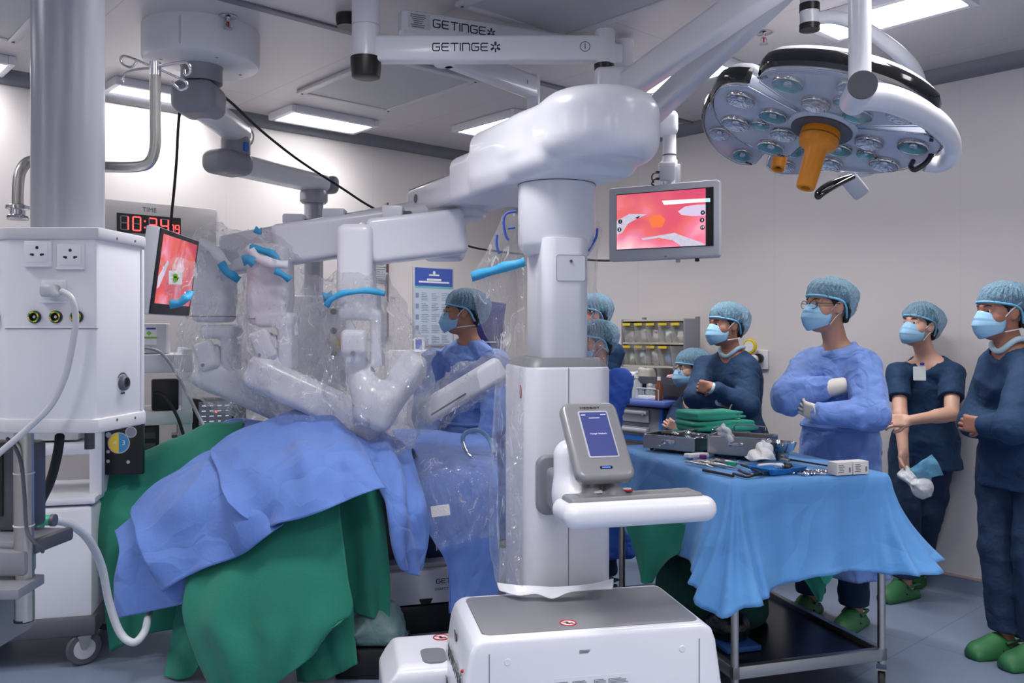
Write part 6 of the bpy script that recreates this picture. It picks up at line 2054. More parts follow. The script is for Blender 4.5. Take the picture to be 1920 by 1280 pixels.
# sheet of blue film on the worktop, breathing hoses
pk = sheet('blue_wrap', [[P(85, 950, 3.95), P(120, 945, 3.93), P(170, 950, 3.9)], [P(95, 938, 4.02), P(130, 930, 4.0), P(172, 938, 3.97)], [P(110, 928, 4.12), P(140, 925, 4.1), P(172, 928, 4.07)]], mat('blue_film', rgb(110, 176, 214), 0.4, bump=0.4, bscale=30), None, 6, 6, 0.003, lambda u, v, A: 0.008 * np.sin(u * 13 + v * 5))
tag(pk, 'crumpled light blue wrapper lying on the anaesthesia machine worktop', 'wrapper')
o = ptube('black_hose', [P(112, 818, 2.9), P(108, 850, 2.95), P(95, 900, 3.05), P(75, 945, 3.2), P(60, 990, 3.3)], 0.016, M_rubber); tag(o, 'thick black hose hanging below the pendant box behind the steel pole', 'hose')
bd = thing('breathing_valve', 'green breathing valve beside the steel pole, at the end of the pale hose', 'valve', P(70, 975, 3.1))
MB().lathe([(0.01, -0.012), (0.034, -0.012), (0.036, 0), (0.034, 0.012), (0.01, 0.012)], (0, 0, 0), Matrix.Rotation(R(80), 3, 'Y'), 28).build('valve_disc', mat('clear_green_plastic', rgb(60, 190, 150), 0.2, alpha=0.8), bd)
MB().cyl((0.0, 0, 0), (0.05, 0, 0), 0.019, n=20).build('valve_neck', MATS['clear_green_plastic'], bd)
MB().lathe([(0.012, 0.0), (0.022, 0.0), (0.022, 0.014), (0.012, 0.014)], (0.05, 0, 0), Matrix.Rotation(R(90), 3, 'Y'), 20).build('valve_collar', M_dgrey, bd)
M_hose = mat('pale_hose', rgb(206, 210, 216), 0.35, bump=0.2, bscale=400)
o = ptube('breathing_hose', [P(92, 974, 3.12), P(130, 982, 3.2), P(165, 1010, 3.3), P(190, 1060, 3.4), P(205, 1130, 3.45), P(225, 1185, 3.47), P(250, 1204, 3.47), P(270, 1186, 3.52), P(277, 1160, 3.72), P(281, 1140, 3.86), P(284, 1105, 3.9)], 0.0155, M_hose, n=16)
tag(o, 'pale breathing hose looping down in front of the green drape', 'hose')
# foreground castor of the machine's foot, large and grey
# trolley with monitor beyond the pendant box
tr = thing('equipment_cart', 'white equipment cart with shelves between the pendant box and the plastic-wrapped arms', 'equipment cart', V((-2.07, 4.92, 0)), R(24))
for x in (-0.19, 0.19):
    for y in (-0.2, 0.2): MB().box((x, y, 0.75), (0.055, 0.045, 1.3), bev=0.006).build('upright', M_white, tr)
for z, hh in ((1.32, 0.1), (1.02, 0.075), (0.68, 0.06), (0.15, 0.06)): MB().box((0, 0, z), (0.44, 0.46, hh), bev=0.008).build('shelf', M_white, tr)
mb = MB(); mb.box((-0.03, -0.05, 0.86), (0.16, 0.2, 0.26), bev=0.006); mb.build('black_rack', M_black, tr)
for z in (0.8, 0.86, 0.92): MB().box((-0.0, -0.155, z), (0.06, 0.008, 0.035), bev=0.002).build('rack_slot', M_dgrey, tr)
for x, y in ((0.17, -0.18), (-0.17, -0.18), (0.17, 0.18), (-0.17, 0.18)): caster_wheel(tr, x, y, 0.3, 0.055)
pw = MB().box((0.02, -0.12, 1.16), (0.14, 0.12, 0.17), bev=0.01).build('power_brick', M_black); pw.matrix_basis = tr.matrix_basis @ Matrix.Translation((0.06, -0.02, -0.015)); tag(pw, 'black power brick on the shelf of the white equipment cart', 'power supply')
o = ptube('black_cable', [P(292, 737, 4.75), P(310, 745, 4.7), P(332, 780, 4.68), P(345, 818, 4.66), P(350, 835, 4.66)], 0.009, M_rubber); tag(o, 'black cable falling from the power brick on the white cart', 'cable')
o = ptube('grey_cable', [P(272, 652, 4.72), P(300, 660, 4.7), P(325, 690, 4.66), P(350, 735, 4.6), P(375, 785, 4.5), P(392, 812, 4.4)], 0.009, M_mgrey); tag(o, 'grey cable hanging from the small white monitor down to the drape', 'cable')
mn = thing('small_monitor', 'small white unit with a green and blue label on top of the white cart', 'monitor', V((-2.04, 4.86, 1.372)), R(12))
MB().box((0, 0, 0.085), (0.2, 0.14, 0.17), bev=0.01).build('case', M_offw, mn)
MB().box((-0.01, -0.0715, 0.1), (0.12, 0.002, 0.1)).build('label_panel', M_white, mn)
MB().box((0.01, -0.073, 0.09), (0.08, 0.002, 0.01)).build('green_stripe', mat('label_green', rgb(120, 190, 60), 0.5), mn)
MB().prism([(0, 0.014), (0.014, 0), (0, -0.014), (-0.014, 0)], 0, 0.001, Matrix.Translation((0.01, -0.073, 0.115)) @ Matrix.Rotation(R(90), 4, 'X')).build('green_diamond', MATS['label_green'], mn)
MB().box((0.02, -0.073, 0.14), (0.05, 0.002, 0.01)).build('blue_stripe', mat('label_blue', rgb(60, 70, 170), 0.5), mn)
for x in (-0.06, -0.02, 0.02): MB().cyl((x, -0.07, 0.03), (x, -0.085, 0.03), 0.009, n=12).build('knob', M_black, mn)
# insufflator with a lit screen further right, on a dark pole stand
iv = thing('patient_monitor', 'dark patient monitor with a lit grey screen behind the green drape', 'patient monitor', V((-1.93, 5.55, 0.86)), R(20))
MB().box((0.0, 0, 0.1), (0.42, 0.12, 0.22), bev=0.01).build('case', M_black, iv)
M_mscr = mat('monitor_screen', rgb(88, 90, 106), 0.2, emit=0.35, var=0.3, vscale=30)
MB().box((0.02, -0.062, 0.115), (0.2, 0.004, 0.15)).build('display', M_mscr, iv)
mb = MB()
rng = random.Random(2)
for i in range(4):
    for j in range(4): mb.box((-0.05 + 0.047 * j, -0.0645, 0.065 + 0.033 * i), (0.03 * rng.uniform(0.5, 1), 0.002, 0.006))
mb.build('display_readouts', mat('readout_white', rgb(200, 204, 220), 0.4, emit=0.5), iv)
disc_ = MB().ball((0.025, -0.066, 0.125), 0.007, u=10, w=8).build('alarm_light', mat('alarm_red', rgb(255, 70, 40), 0.4, emit=2.0), iv)
MB().box((0.0, 0, -0.02), (0.48, 0.16, 0.02), bev=0.004).build('shelf', M_dgrey, iv)
MB().cyl((-0.17, -0.1, -0.84), (-0.17, -0.1, 0.36), 0.026, n=20).build('stand_pole', M_dgrey, iv)
MB().box((-0.17, -0.1, -0.845), (0.4, 0.4, 0.03), bev=0.01).build('stand_base', M_dgrey, iv)
# ================================================================ round ceiling hub with two jointed arms and its far column
HX, HYy = -1.557, 4.33
hub = thing('ceiling_hub', 'round grey-white ceiling hub with two jointed arms carrying a distant grey column', 'ceiling arm', V((HX, HYy, 0)))
M_hub = mat('hub_white', rgb(216, 217, 222), 0.35, coat=0.15, var=0.015)
ho = MB().lathe([(0.02, 2.822), (0.25, 2.822), (0.272, 2.832), (0.281, 2.85), (0.281, CEIL), (0.02, CEIL)], (0, 0, 0), None, 64).build('hub_cover', M_hub, hub)
MB().box((0.0, -0.281, 2.915), (0.002, 0.003, 0.13)).build('cover_seam', M_line, ho)
for a in (40, 130, 220, 310): MB().cyl((0.2 * math.cos(R(a)), 0.2 * math.sin(R(a)), 2.8225), (0.2 * math.cos(R(a)), 0.2 * math.sin(R(a)), 2.82), 0.008, n=12).build('screw', M_mgrey, ho)
MB().lathe([(0.01, 2.74), (0.1, 2.74), (0.1, 2.81), (0.104, 2.822), (0.01, 2.822)], (0, 0, 0), None, 36).build('swivel', M_dgrey2 if False else M_mgrey, hub)
O = V((HX, HYy, 0))
s = SDF(0.008)
s.box(O + V((-0.01, -0.01, 2.655)), (0.225, 0.25, 0.165), 0.06)
body('joint_housing', s, M_mgrey, hub, it=2)
a1s, a1e = O + V((0, 0.02, 2.64)), V((-1.57, 4.92, 2.62))
s = SDF(0.008)
d = (a1e - a1s).normalized(); rotA = np.array(Matrix((d, V((0, 0, 1)).cross(d), V((0, 0, 1)))).transposed())
s.box((a1s + a1e) / 2 + V((0, 0.03, 0)), ((a1e - a1s).length + 0.1, 0.15, 0.13), 0.06, rot=rotA)
ar = body('upper_arm', s, M_hub, hub, it=1)
MB().tube([a1e + V((0.0, 0.07, 0)) + V((0.074 * math.cos(t), 0, 0.066 * math.sin(t))) for t in [2 * math.pi * i / 24 for i in range(24)]], 0.006, 6, closed=True).build('end_ring', M_chrome, ar, True)
s = SDF(0.008)
s.cylr(a1e + V((0, -0.02, -0.13)), a1e + V((0, -0.02, -0.02)), 0.082, 0.01)
body('lower_swivel', s, M_mgrey, hub, it=1)
MB().box(a1e + V((0.072, -0.065, -0.085)), (0.02, 0.03, 0.05), Matrix.Rotation(R(-40), 3, 'Z'), bev=0.004).build('blue_marker', mat('blue_marker', rgb(50, 110, 190), 0.4), hub, True)
a2s, a2e = V((-1.6, 4.86, 2.445)), V((-1.235, 5.55, 2.445))
d = (a2e - a2s).normalized(); rotB = np.array(Matrix((d, V((0, 0, 1)).cross(d), V((0, 0, 1)))).transposed())
s = SDF(0.008); s.box(a2s - d * 0.0 + V((0, 0, 0.0)), (0.25, 0.2, 0.135), 0.055, rot=rotB)
body('elbow_housing', s, M_mgrey, hub, it=2)
s = SDF(0.008); s.box((a2s + a2e) / 2 + d * 0.03, ((a2e - a2s).length, 0.17, 0.115), 0.045, rot=rotB)
lo = body('lower_arm', s, M_hub, hub, it=1)
s = SDF(0.008); s.box(a2e + d * 0.06, (0.09, 0.18, 0.12), 0.04, rot=rotB)
body('end_cap', s, M_mgrey, lo, it=1)
cx2 = a2e - d * 0.06
MB().lathe([(0.01, 2.31), (0.075, 2.31), (0.088, 2.325), (0.088, 2.37), (0.082, 2.39), (0.01, 2.39)], V((cx2.x, cx2.y, 0)), None, 32).build('column_collar', M_pillar, hub, True)
MB().prism([(0.062 * math.cos(R(a)), 0.062 * math.sin(R(a))) for a in range(0, 360, 45)], 1.72, 2.32, Matrix.Translation(V((cx2.x, cx2.y, 0))), bev=0.006).build('drop_column', M_pillar, hub, True)
bx_ = MB().box(V((cx2.x + 0.06, cx2.y, 1.42)), (0.36, 0.3, 0.6), bev=0.02).build('service_box', M_white, hub, True)
for i, z in enumerate((1.62, 1.5, 1.36)):
    q = V((cx2.x + 0.16, cx2.y - 0.151, z))
    MB().cyl(q, q + V((0, -0.012, 0)), 0.02, n=18).build('jack', M_black, bx_, True)
MB().cyl(V((cx2.x + 0.19, cx2.y - 0.15, 1.42)), V((cx2.x + 0.19, cx2.y - 0.19, 1.42)), 0.032, n=20).build('gas_plug', M_yellow, bx_, True)
# black cables slung from the hub
o = ptube('black_cable', [P(338, 200, 4.5), P(334, 240, 4.52), P(331, 300, 4.55), P(326, 360, 4.55), P(322, 400, 4.55), P(318, 450, 4.5)], 0.0075, M_rubber); tag(o, 'thin black cable hanging down from the hub joint in front of the clock', 'cable')
o = ptube('black_cable', [P(418, 180, 4.45), P(440, 198, 4.6), P(490, 245, 4.9), P(560, 300, 5.2), P(640, 352, 5.35), P(700, 390, 5.4), P(780, 425, 5.5), P(860, 455, 5.6), P(912, 468, 5.65), P(1020, 480, 5.6), P(1123, 488, 5.3), P(1150, 487, 4.95)], 0.0075, M_rubber)
tag(o, 'long black cable slung from the ceiling hub across to the right-hand monitor', 'cable')

GLY = {'G': [[(1, 1), (0.15, 1), (0, 0.85), (0, 0.15), (0.15, 0), (0.85, 0), (1, 0.15), (1, 0.5), (0.5, 0.5)]],
       'E': [[(0.95, 1), (0.15, 1), (0, 0.85), (0, 0.15), (0.15, 0), (0.95, 0)], [(0, 0.5), (0.85, 0.5)]],
       'T': [[(0, 1), (1, 1)], [(0.5, 1), (0.5, 0)]], 'I': [[(0, 1), (0, 0)]], 'n': [[(0, 0), (0, 1), (0.85, 1), (1, 0.85), (1, 0)]]}
def wide_word(word, M, h, w, gap, st, m, parent, name='lettering'):
    """squared wide lettering drawn in strokes, centred on M"""
    tot = sum((0.0 if ch == 'I' else w) + gap for ch in word) - gap
    x = -tot / 2; mb = MB()
    for ch in word:
        for pl_ in GLY[ch]:
            for (x0, y0), (x1, y1) in zip(pl_, pl_[1:]):
                ww = 0.0 if ch == 'I' else w
                a, b = V((x + x0 * ww, (y0 - 0.5) * h, 0)), V((x + x1 * ww, (y1 - 0.5) * h, 0))
                d = b - a
                mb.box((a + b) / 2, (d.length + st, st, 0.0008), Matrix.Rotation(math.atan2(d.y, d.x), 3, 'Z'))
        x += (0.0 if ch == 'I' else w) + gap
    mb.v = [M @ v for v in mb.v]
    return mb.build(name, m, parent, True, smooth=False)
# ================================================================ lettered lamp arms
ZA, YA = 2.755, 3.84
XL = (686 - CX) / F * YA
lampA = thing('lamp_arm', 'front white lettered lamp arm with a black end cap and the number 1', 'lamp arm', V((XL, YA, 0)))
q = lambda px, py, Y=YA: P(px, py, Y)
MB().lathe([(0.02, q(0, 112).z), (0.062, q(0, 112).z), (0.062, 3.0), (0.02, 3.0)], (0, 0, 0), None, 40).build('pivot', M_white, lampA)
MB().lathe([(0.05, q(0, 147).z), (0.062, q(0, 145).z), (0.067, q(0, 128).z), (0.068, q(0, 109).z), (0.02, q(0, 109).z)], (0, 0, 0), None, 40).build('end_cap', M_black, lampA)
MB().lathe([(0.0623, q(0, 50).z), (0.0628, q(0, 50).z + 0.001), (0.0623, q(0, 50).z + 0.002)], (0, 0, 0), None, 40, caps=False).build('pivot_seam', M_line, lampA)
pa, pb = q(700, 93), q(1128, 94)
arm = MB().box((pa + pb) / 2, ((pb - pa).length, 0.075, 0.115), bev=0.014, seg=3).build('arm', M_white, lampA, True)
MB().lathe([(0.01, q(0, 122).z), (0.045, q(0, 122).z), (0.045, q(0, 60).z), (0.04, q(0, 57).z), (0.01, q(0, 57).z)], V((q(1134, 0).x, YA, 0)), None, 32).build('end_pivot', M_white, lampA, True)
MB().lathe([(0.01, q(0, 133).z), (0.044, q(0, 133).z), (0.046, q(0, 121).z), (0.01, q(0, 121).z)], V((q(1133, 0).x, YA, 0)), None, 32).build('pivot_ring', M_black, lampA, True)
yf = YA - 0.0378
def star(c, r, parent, x=V((1, 0, 0)), m=None, part=False):
    up = V((0, 0, 1)); n = x.cross(up)
    mb = MB()
    for k in range(6):
        a = R(90 + 60 * k)
        if part and k in (3, 4): continue
        dd = x * math.cos(a) + up * math.sin(a); pe = x * -math.sin(a) + up * math.cos(a)
        w = r * 0.2 if k % 2 == 0 else r * 0.13
        p0, p1 = c + dd * r * 0.28, c + dd * r
        t = n * 0.0006
        mb.add([p0 - pe * w, p0 + pe * w, p1 + pe * w, p1 - pe * w, p0 - pe * w + t, p0 + pe * w + t, p1 + pe * w + t, p1 - pe * w + t],
               [[0, 3, 2, 1], [4, 5, 6, 7], [0, 1, 5, 4], [1, 2, 6, 5], [2, 3, 7, 6], [3, 0, 4, 7]])
    return mb.build('logo', m or M_ink, parent, True, smooth=False)
wide_word('GETInGE', face_M(P(863, 88, yf), V((1, 0, 0)), (0, 0, 1)), 0.032, 0.03, 0.0105, 0.0048, M_ink, arm)
star(P(929, 88, yf), 0.0235, arm)
text('number_mark', '1', 0.036, face_M(P(1097, 87, yf), V((1, 0, 0)), (0, 0, 1)), M_ink, arm)
MB().tube([P(1097, 87, yf) + V((0.0215 * math.cos(t), 0, 0.0215 * math.sin(t))) for t in [2 * math.pi * i / 32 for i in range(32)]], 0.0014, 6, closed=True).build('number_ring', M_ink, arm, True)
blk = SDF(0.007)
blk.box(P(1148, 160, YA), (0.17, 0.14, 0.14), 0.03)
blk.cap(P(1160, 150, YA), P(1190, 165, 3.78), 0.06, 0.05, k=0.03)
body('spring_joint', blk, M_white, lampA, it=1)
def spar(a, b, w, h, parent, name='spring_arm'):
    d = (b - a); L = d.length; d.normalize(); side = V((0, 0, 1)).cross(d).normalized(); up = d.cross(side)
    return MB().box((a + b) / 2, (L, w, h), Matrix((d, side, up)).transposed(), bev=min(w, h) * 0.25, seg=3).build(name, M_white, parent, True)
spA = spar(P(1172, 165, 3.8), V((1.1, 2.76, 2.79)), 0.085, 0.125, lampA)
MB().cyl(P(1189, 180, 3.72), P(1192, 176, 3.72), 0.02, n=14).build('joint_screw', M_mgrey, spA, True)

lampB = thing('lamp_arm', 'rear white lettered lamp arm slanting away behind the front lettered arm', 'lamp arm', V((XL, YA, 2.9)))
eb = V((0.571, 4.4, 2.9)); sb = V((XL + 0.085, YA + 0.05, 2.9))
db = (eb - sb).normalized()
armb = MB().box((sb + eb) / 2 + db * 0.05, ((eb - sb).length - 0.02, 0.075, 0.105), Matrix((db, V((0, 0, 1)).cross(db), V((0, 0, 1)))).transposed(), bev=0.014, seg=3).build('arm', M_white, lampB, True)
nb = V((db.y, -db.x, 0))
def onb(px):          # point on the visible side of the rear arm
    o = sb + nb * 0.038
    k = (px - CX) / F
    t = (k * o.y - o.x) / (db.x - k * db.y)
    return o + db * t
wide_word('GETInGE', face_M(onb(862) + V((0, 0, 0.004)) + nb * 0.001, db, (0, 0, 1)), 0.034, 0.032, 0.011, 0.005, M_ink, armb)
star(onb(921) + nb * 0.001, 0.022, armb, db)
pl = MB(); Mp = face_M(onb(786) + V((0, 0, 0.004)), db, (0, 0, 1))
pl.prism(rrect(0.105, 0.07, 0.003, 2), 0, 0.0012, Mp)
pl.mi = 1
rng = random.Random(6)
for i in range(7): pl.prism(rrect(0.08 * rng.uniform(0.5, 1), 0.004, 0.001, 1, -0.006, 0.026 - 0.009 * i), 0.0012, 0.0018, Mp)
pl.build('rating_plate', [M_offw, M_ink2], armb, True)
MB().cyl(eb + V((0.0, 0, -0.15)), eb + V((0, 0, 0.075)), 0.05, n=28).build('end_pivot', M_white, lampB, True)
spar(V((0.62, 4.4, 2.52)), V((1.12, 3.4, 2.9)), 0.085, 0.12, lampB)
MB().cyl(eb + V((0.02, 0, -0.42)), eb + V((0, 0, -0.1)), 0.05, n=24).build('spring_joint', M_white, lampB, True)
# upper pivot piece with the dark cap at the top edge
MB().lathe([(0.02, P(0, 22, 3.9).z), (0.05, P(0, 22, 3.9).z), (0.056, P(0, 10, 3.9).z), (0.056, 2.995), (0.02, 2.995)], V((P(652, 0, 4.1).x, 4.1, 0)), None, 28).build('dark_cap', M_black, lampB, True)

# ================================================================ monitor on its own arm
mon_l, mon_r = V((0.551, 4.9, 2.108)), V((1.103, 4.6, 2.092))
mx_ = (mon_r - mon_l).normalized(); mx_.z = 0; mx_.normalize()
mc = (mon_l + mon_r) / 2
MM = face_M(mc, mx_, (0, 0, 1))
mo = thing('hanging_monitor', 'light grey hanging monitor showing a pink endoscope picture on the right-hand wall side', 'monitor', M=MM)
W_, H_ = 0.632, 0.415
MB().prism(rrect(W_, H_, 0.018, 5), -0.05, 0, None, bev=0.006).build('monitor_case', M_lgrey, mo)
MB().box((0.008, 0.012, 0.0006), (0.556, 0.316, 0.003)).build('black_border', M_black, mo)
def endo_material():
    m = bpy.data.materials.new('endoscope_picture'); m.use_nodes = True; nt = m.node_tree; b = nt.nodes['Principled BSDF']
    tc = nt.nodes.new('ShaderNodeTexCoord')
    def noise(sc, d, off):
        mp = nt.nodes.new('ShaderNodeMapping'); mp.inputs['Location'].default_value = off; nt.links.new(tc.outputs['Object'], mp.inputs[0])
        n = nt.nodes.new('ShaderNodeTexNoise'); n.inputs['Scale'].default_value = sc; n.inputs['Distortion'].default_value = d; n.inputs['Detail'].default_value = 2
        nt.links.new(mp.outputs[0], n.inputs['Vector']); return n
    n1 = noise(3.6, 0.5, (1.3, 0.4, 0))
    gr = nt.nodes.new('ShaderNodeSeparateXYZ'); nt.links.new(tc.outputs['Object'], gr.inputs[0])
    def mth(op, a, b_):
        k = nt.nodes.new('ShaderNodeMath'); k.operation = op
        for i, q_ in enumerate((a, b_)):
            if isinstance(q_, (int, float)): k.inputs[i].default_value = q_
            else: nt.links.new(q_, k.inputs[i])
        return k.outputs[0]
    # paler towards the lower left, redder at the top
    base = mth('ADD', n1.outputs['Fac'], mth('MULTIPLY', gr.outputs['Y'], -1.1))
    base = mth('ADD', base, mth('MULTIPLY', gr.outputs['X'], -0.25))
    rp = nt.nodes.new('ShaderNodeValToRGB'); e = rp.color_ramp.elements
    e[0].position = 0.2; e[0].color = rgb(206, 70, 104); e[1].position = 0.82; e[1].color = rgb(255, 232, 226)
    for p, c in ((0.36, rgb(214, 84, 104)), (0.5, rgb(226, 104, 104)), (0.6, rgb(232, 124, 152)), (0.7, rgb(244, 176, 184))):
        q_ = e.new(p); q_.color = c
    nt.links.new(base, rp.inputs[0])
    nt.links.new(rp.outputs[0], b.inputs['Emission Color']); nt.links.new(rp.outputs[0], b.inputs['Base Color'])
    b.inputs['Emission Strength'].default_value = 0.55; b.inputs['Roughness'].default_value = 0.2
    return m
scrn = MB().box((-0.012, 0.012, 0.0022), (0.51, 0.306, 0.0012)).build('display', endo_material(), mo, smooth=False)
M_psteel = mat('picture_instrument', rgb(214, 208, 224), 0.3, emit=0.45, var=0.25, vscale=60)
M_pwhite = mat('picture_white', rgb(250, 248, 250), 0.3, emit=0.75)
M_pcyan = mat('picture_cyan', rgb(180, 226, 240), 0.3, emit=0.5)
M_plav = mat('picture_lavender', rgb(214, 196, 222), 0.3, emit=0.5)
M_pora = mat('picture_orange', rgb(246, 120, 66), 0.3, emit=0.5)
def pic(outline, m, z=0.0030, name='picture_detail'):
    return MB().prism(outline, z, z + 0.0004).build(name, m, scrn, smooth=False)
pic([(-0.267, -0.055), (-0.267, 0.02), (-0.19, 0.055), (-0.12, 0.05), (-0.09, 0.045), (-0.12, 0.035), (-0.16, 0.02), (-0.2, 0.0), (-0.235, -0.05)], M_psteel)
pic([(-0.16, 0.03), (-0.125, 0.042), (-0.14, 0.025)], M_black, 0.0034)
pic([(-0.02, -0.075), (0.07, -0.065), (0.13, -0.09), (0.22, -0.125), (0.243, -0.141), (0.11, -0.141), (0.06, -0.105), (-0.01, -0.09)], M_psteel)
pic([(-0.12, -0.085), (0.02, -0.072), (0.02, -0.084), (-0.11, -0.096)], M_psteel, 0.0032)
pic([(0.09, 0.05), (0.13, 0.075), (0.2, 0.08), (0.243, 0.078), (0.243, 0.02), (0.17, 0.02), (0.11, 0.03)], M_plav)
pic([(-0.08, 0.02), (-0.05, 0.04), (-0.01, 0.04), (0.02, 0.01), (0.0, -0.03), (-0.06, -0.03)], M_pora)
pic([(0.0, 0.115), (0.24, 0.11), (0.24, 0.092), (0.012, 0.092)], M_pwhite, 0.0034, 'caption_bar')
pic([(0.24, 0.111), (0.268, 0.11), (0.268, 0.09), (0.24, 0.091)], M_pcyan, 0.0034, 'caption_bar')
for (x, y, s_) in ((0.228, 0.035, '4'), (0.224, -0.005, '3'), (0.226, -0.045, '19'), (-0.245, 0.015, '1'), (-0.25, -0.03, '2')):
    text('screen_number', s_, 0.018, MM @ Matrix.Translation((x, y, 0.0042)), M_pwhite, scrn, ext=0.0001)
    MB().prism([(x + 0.0125 * math.cos(t), y + 0.0125 * math.sin(t)) for t in [2 * math.pi * i / 20 for i in range(20)]], 0.0034, 0.0038).build('number_badge', M_ink, scrn, smooth=False)
MB().box((0.02, -0.192, 0.0008), (0.014, 0.006, 0.0012)).build('maker_mark', M_mgrey, mo)
MB().cyl((0.19, -0.205, -0.02), (0.19, -0.225, -0.02), 0.012, n=14).build('foot_knob', M_black, mo)
MB().box((0.08, -0.215, -0.03), (0.02, 0.02, 0.02)).build('foot_knob', M_lgrey, mo)
# drop tube, cable box and elbow
tx = P(1255, 300, 4.82)
MB().lathe([(0.005, 2.24), (0.032, 2.24), (0.034, 2.4), (0.045, 2.41), (0.045, 2.45), (0.038, 2.46), (0.037, 2.62), (0.005, 2.62)], V((tx.x, tx.y, 0)), None, 28).build('drop_tube', M_white, mo, True)
MB().lathe([(0.0375, 2.475), (0.039, 2.477), (0.039, 2.482), (0.0375, 2.484)], V((tx.x, tx.y, 0)), None, 28, caps=False).build('tube_ring', M_dgrey, mo, True)
s = SDF(0.007); s.box(V((tx.x - 0.02, tx.y, 2.655)), (0.13, 0.11, 0.14), 0.035); s.cut(V((tx.x + 0.03, tx.y, 2.72)), (0.6, 0, 0.8))
body('elbow_housing', s, M_white, mo, it=1)
bxm = MB().box(P(1250, 322, 4.76), (0.085, 0.05, 0.1), bev=0.006).build('cable_box', M_lgrey, mo, True)
for k, (py0, py1) in enumerate(((323, 340), (335, 345))):
    MB().tube([P(1236, py0, 4.75), P(1226, py0 + 2, 4.74), P(1222, py0 + 10, 4.74), P(1226, py1 + 2, 4.76)], 0.004, 8, 5).build('cable', M_black, bxm, True)
    MB().box(P(1233, py0, 4.75), (0.022, 0.014, 0.014), bev=0.003).build('connector', M_black, bxm, True)
MB().box(P(1258, 335, 4.83), (0.1, 0.04, 0.16), bev=0.006).build('mount_plate', M_lgrey, mo, True)
# the arm that carries it, coming from behind the lettered arms
ma, mb_ = V((-0.33, 4.2, 2.85)), V((0.12, 4.8, 2.85))
dm = (mb_ - ma).normalized()
ca = spar(ma, mb_, 0.075, 0.12, mo, 'carrier_arm')
MB().cyl(mb_ + V((0, 0, -0.25)), mb_ + V((0, 0, 0.07)), 0.036, n=24).build('carrier_post', M_white, mo, True)
spar(mb_ + V((0, 0, -0.2)), V((tx.x, tx.y, 2.65)), 0.08, 0.09, mo, 'lower_arm')
MB().cyl(ma + V((0, 0, -0.06)), V((ma.x, ma.y, 3.0)), 0.05, n=24).build('carrier_pivot', M_white, mo, True)
text('number_mark', '1', 0.03, face_M(ma.lerp(mb_, 0.85) + V((dm.y, -dm.x, 0)) * 0.0385, dm, (0, 0, 1)), M_ink, ca)

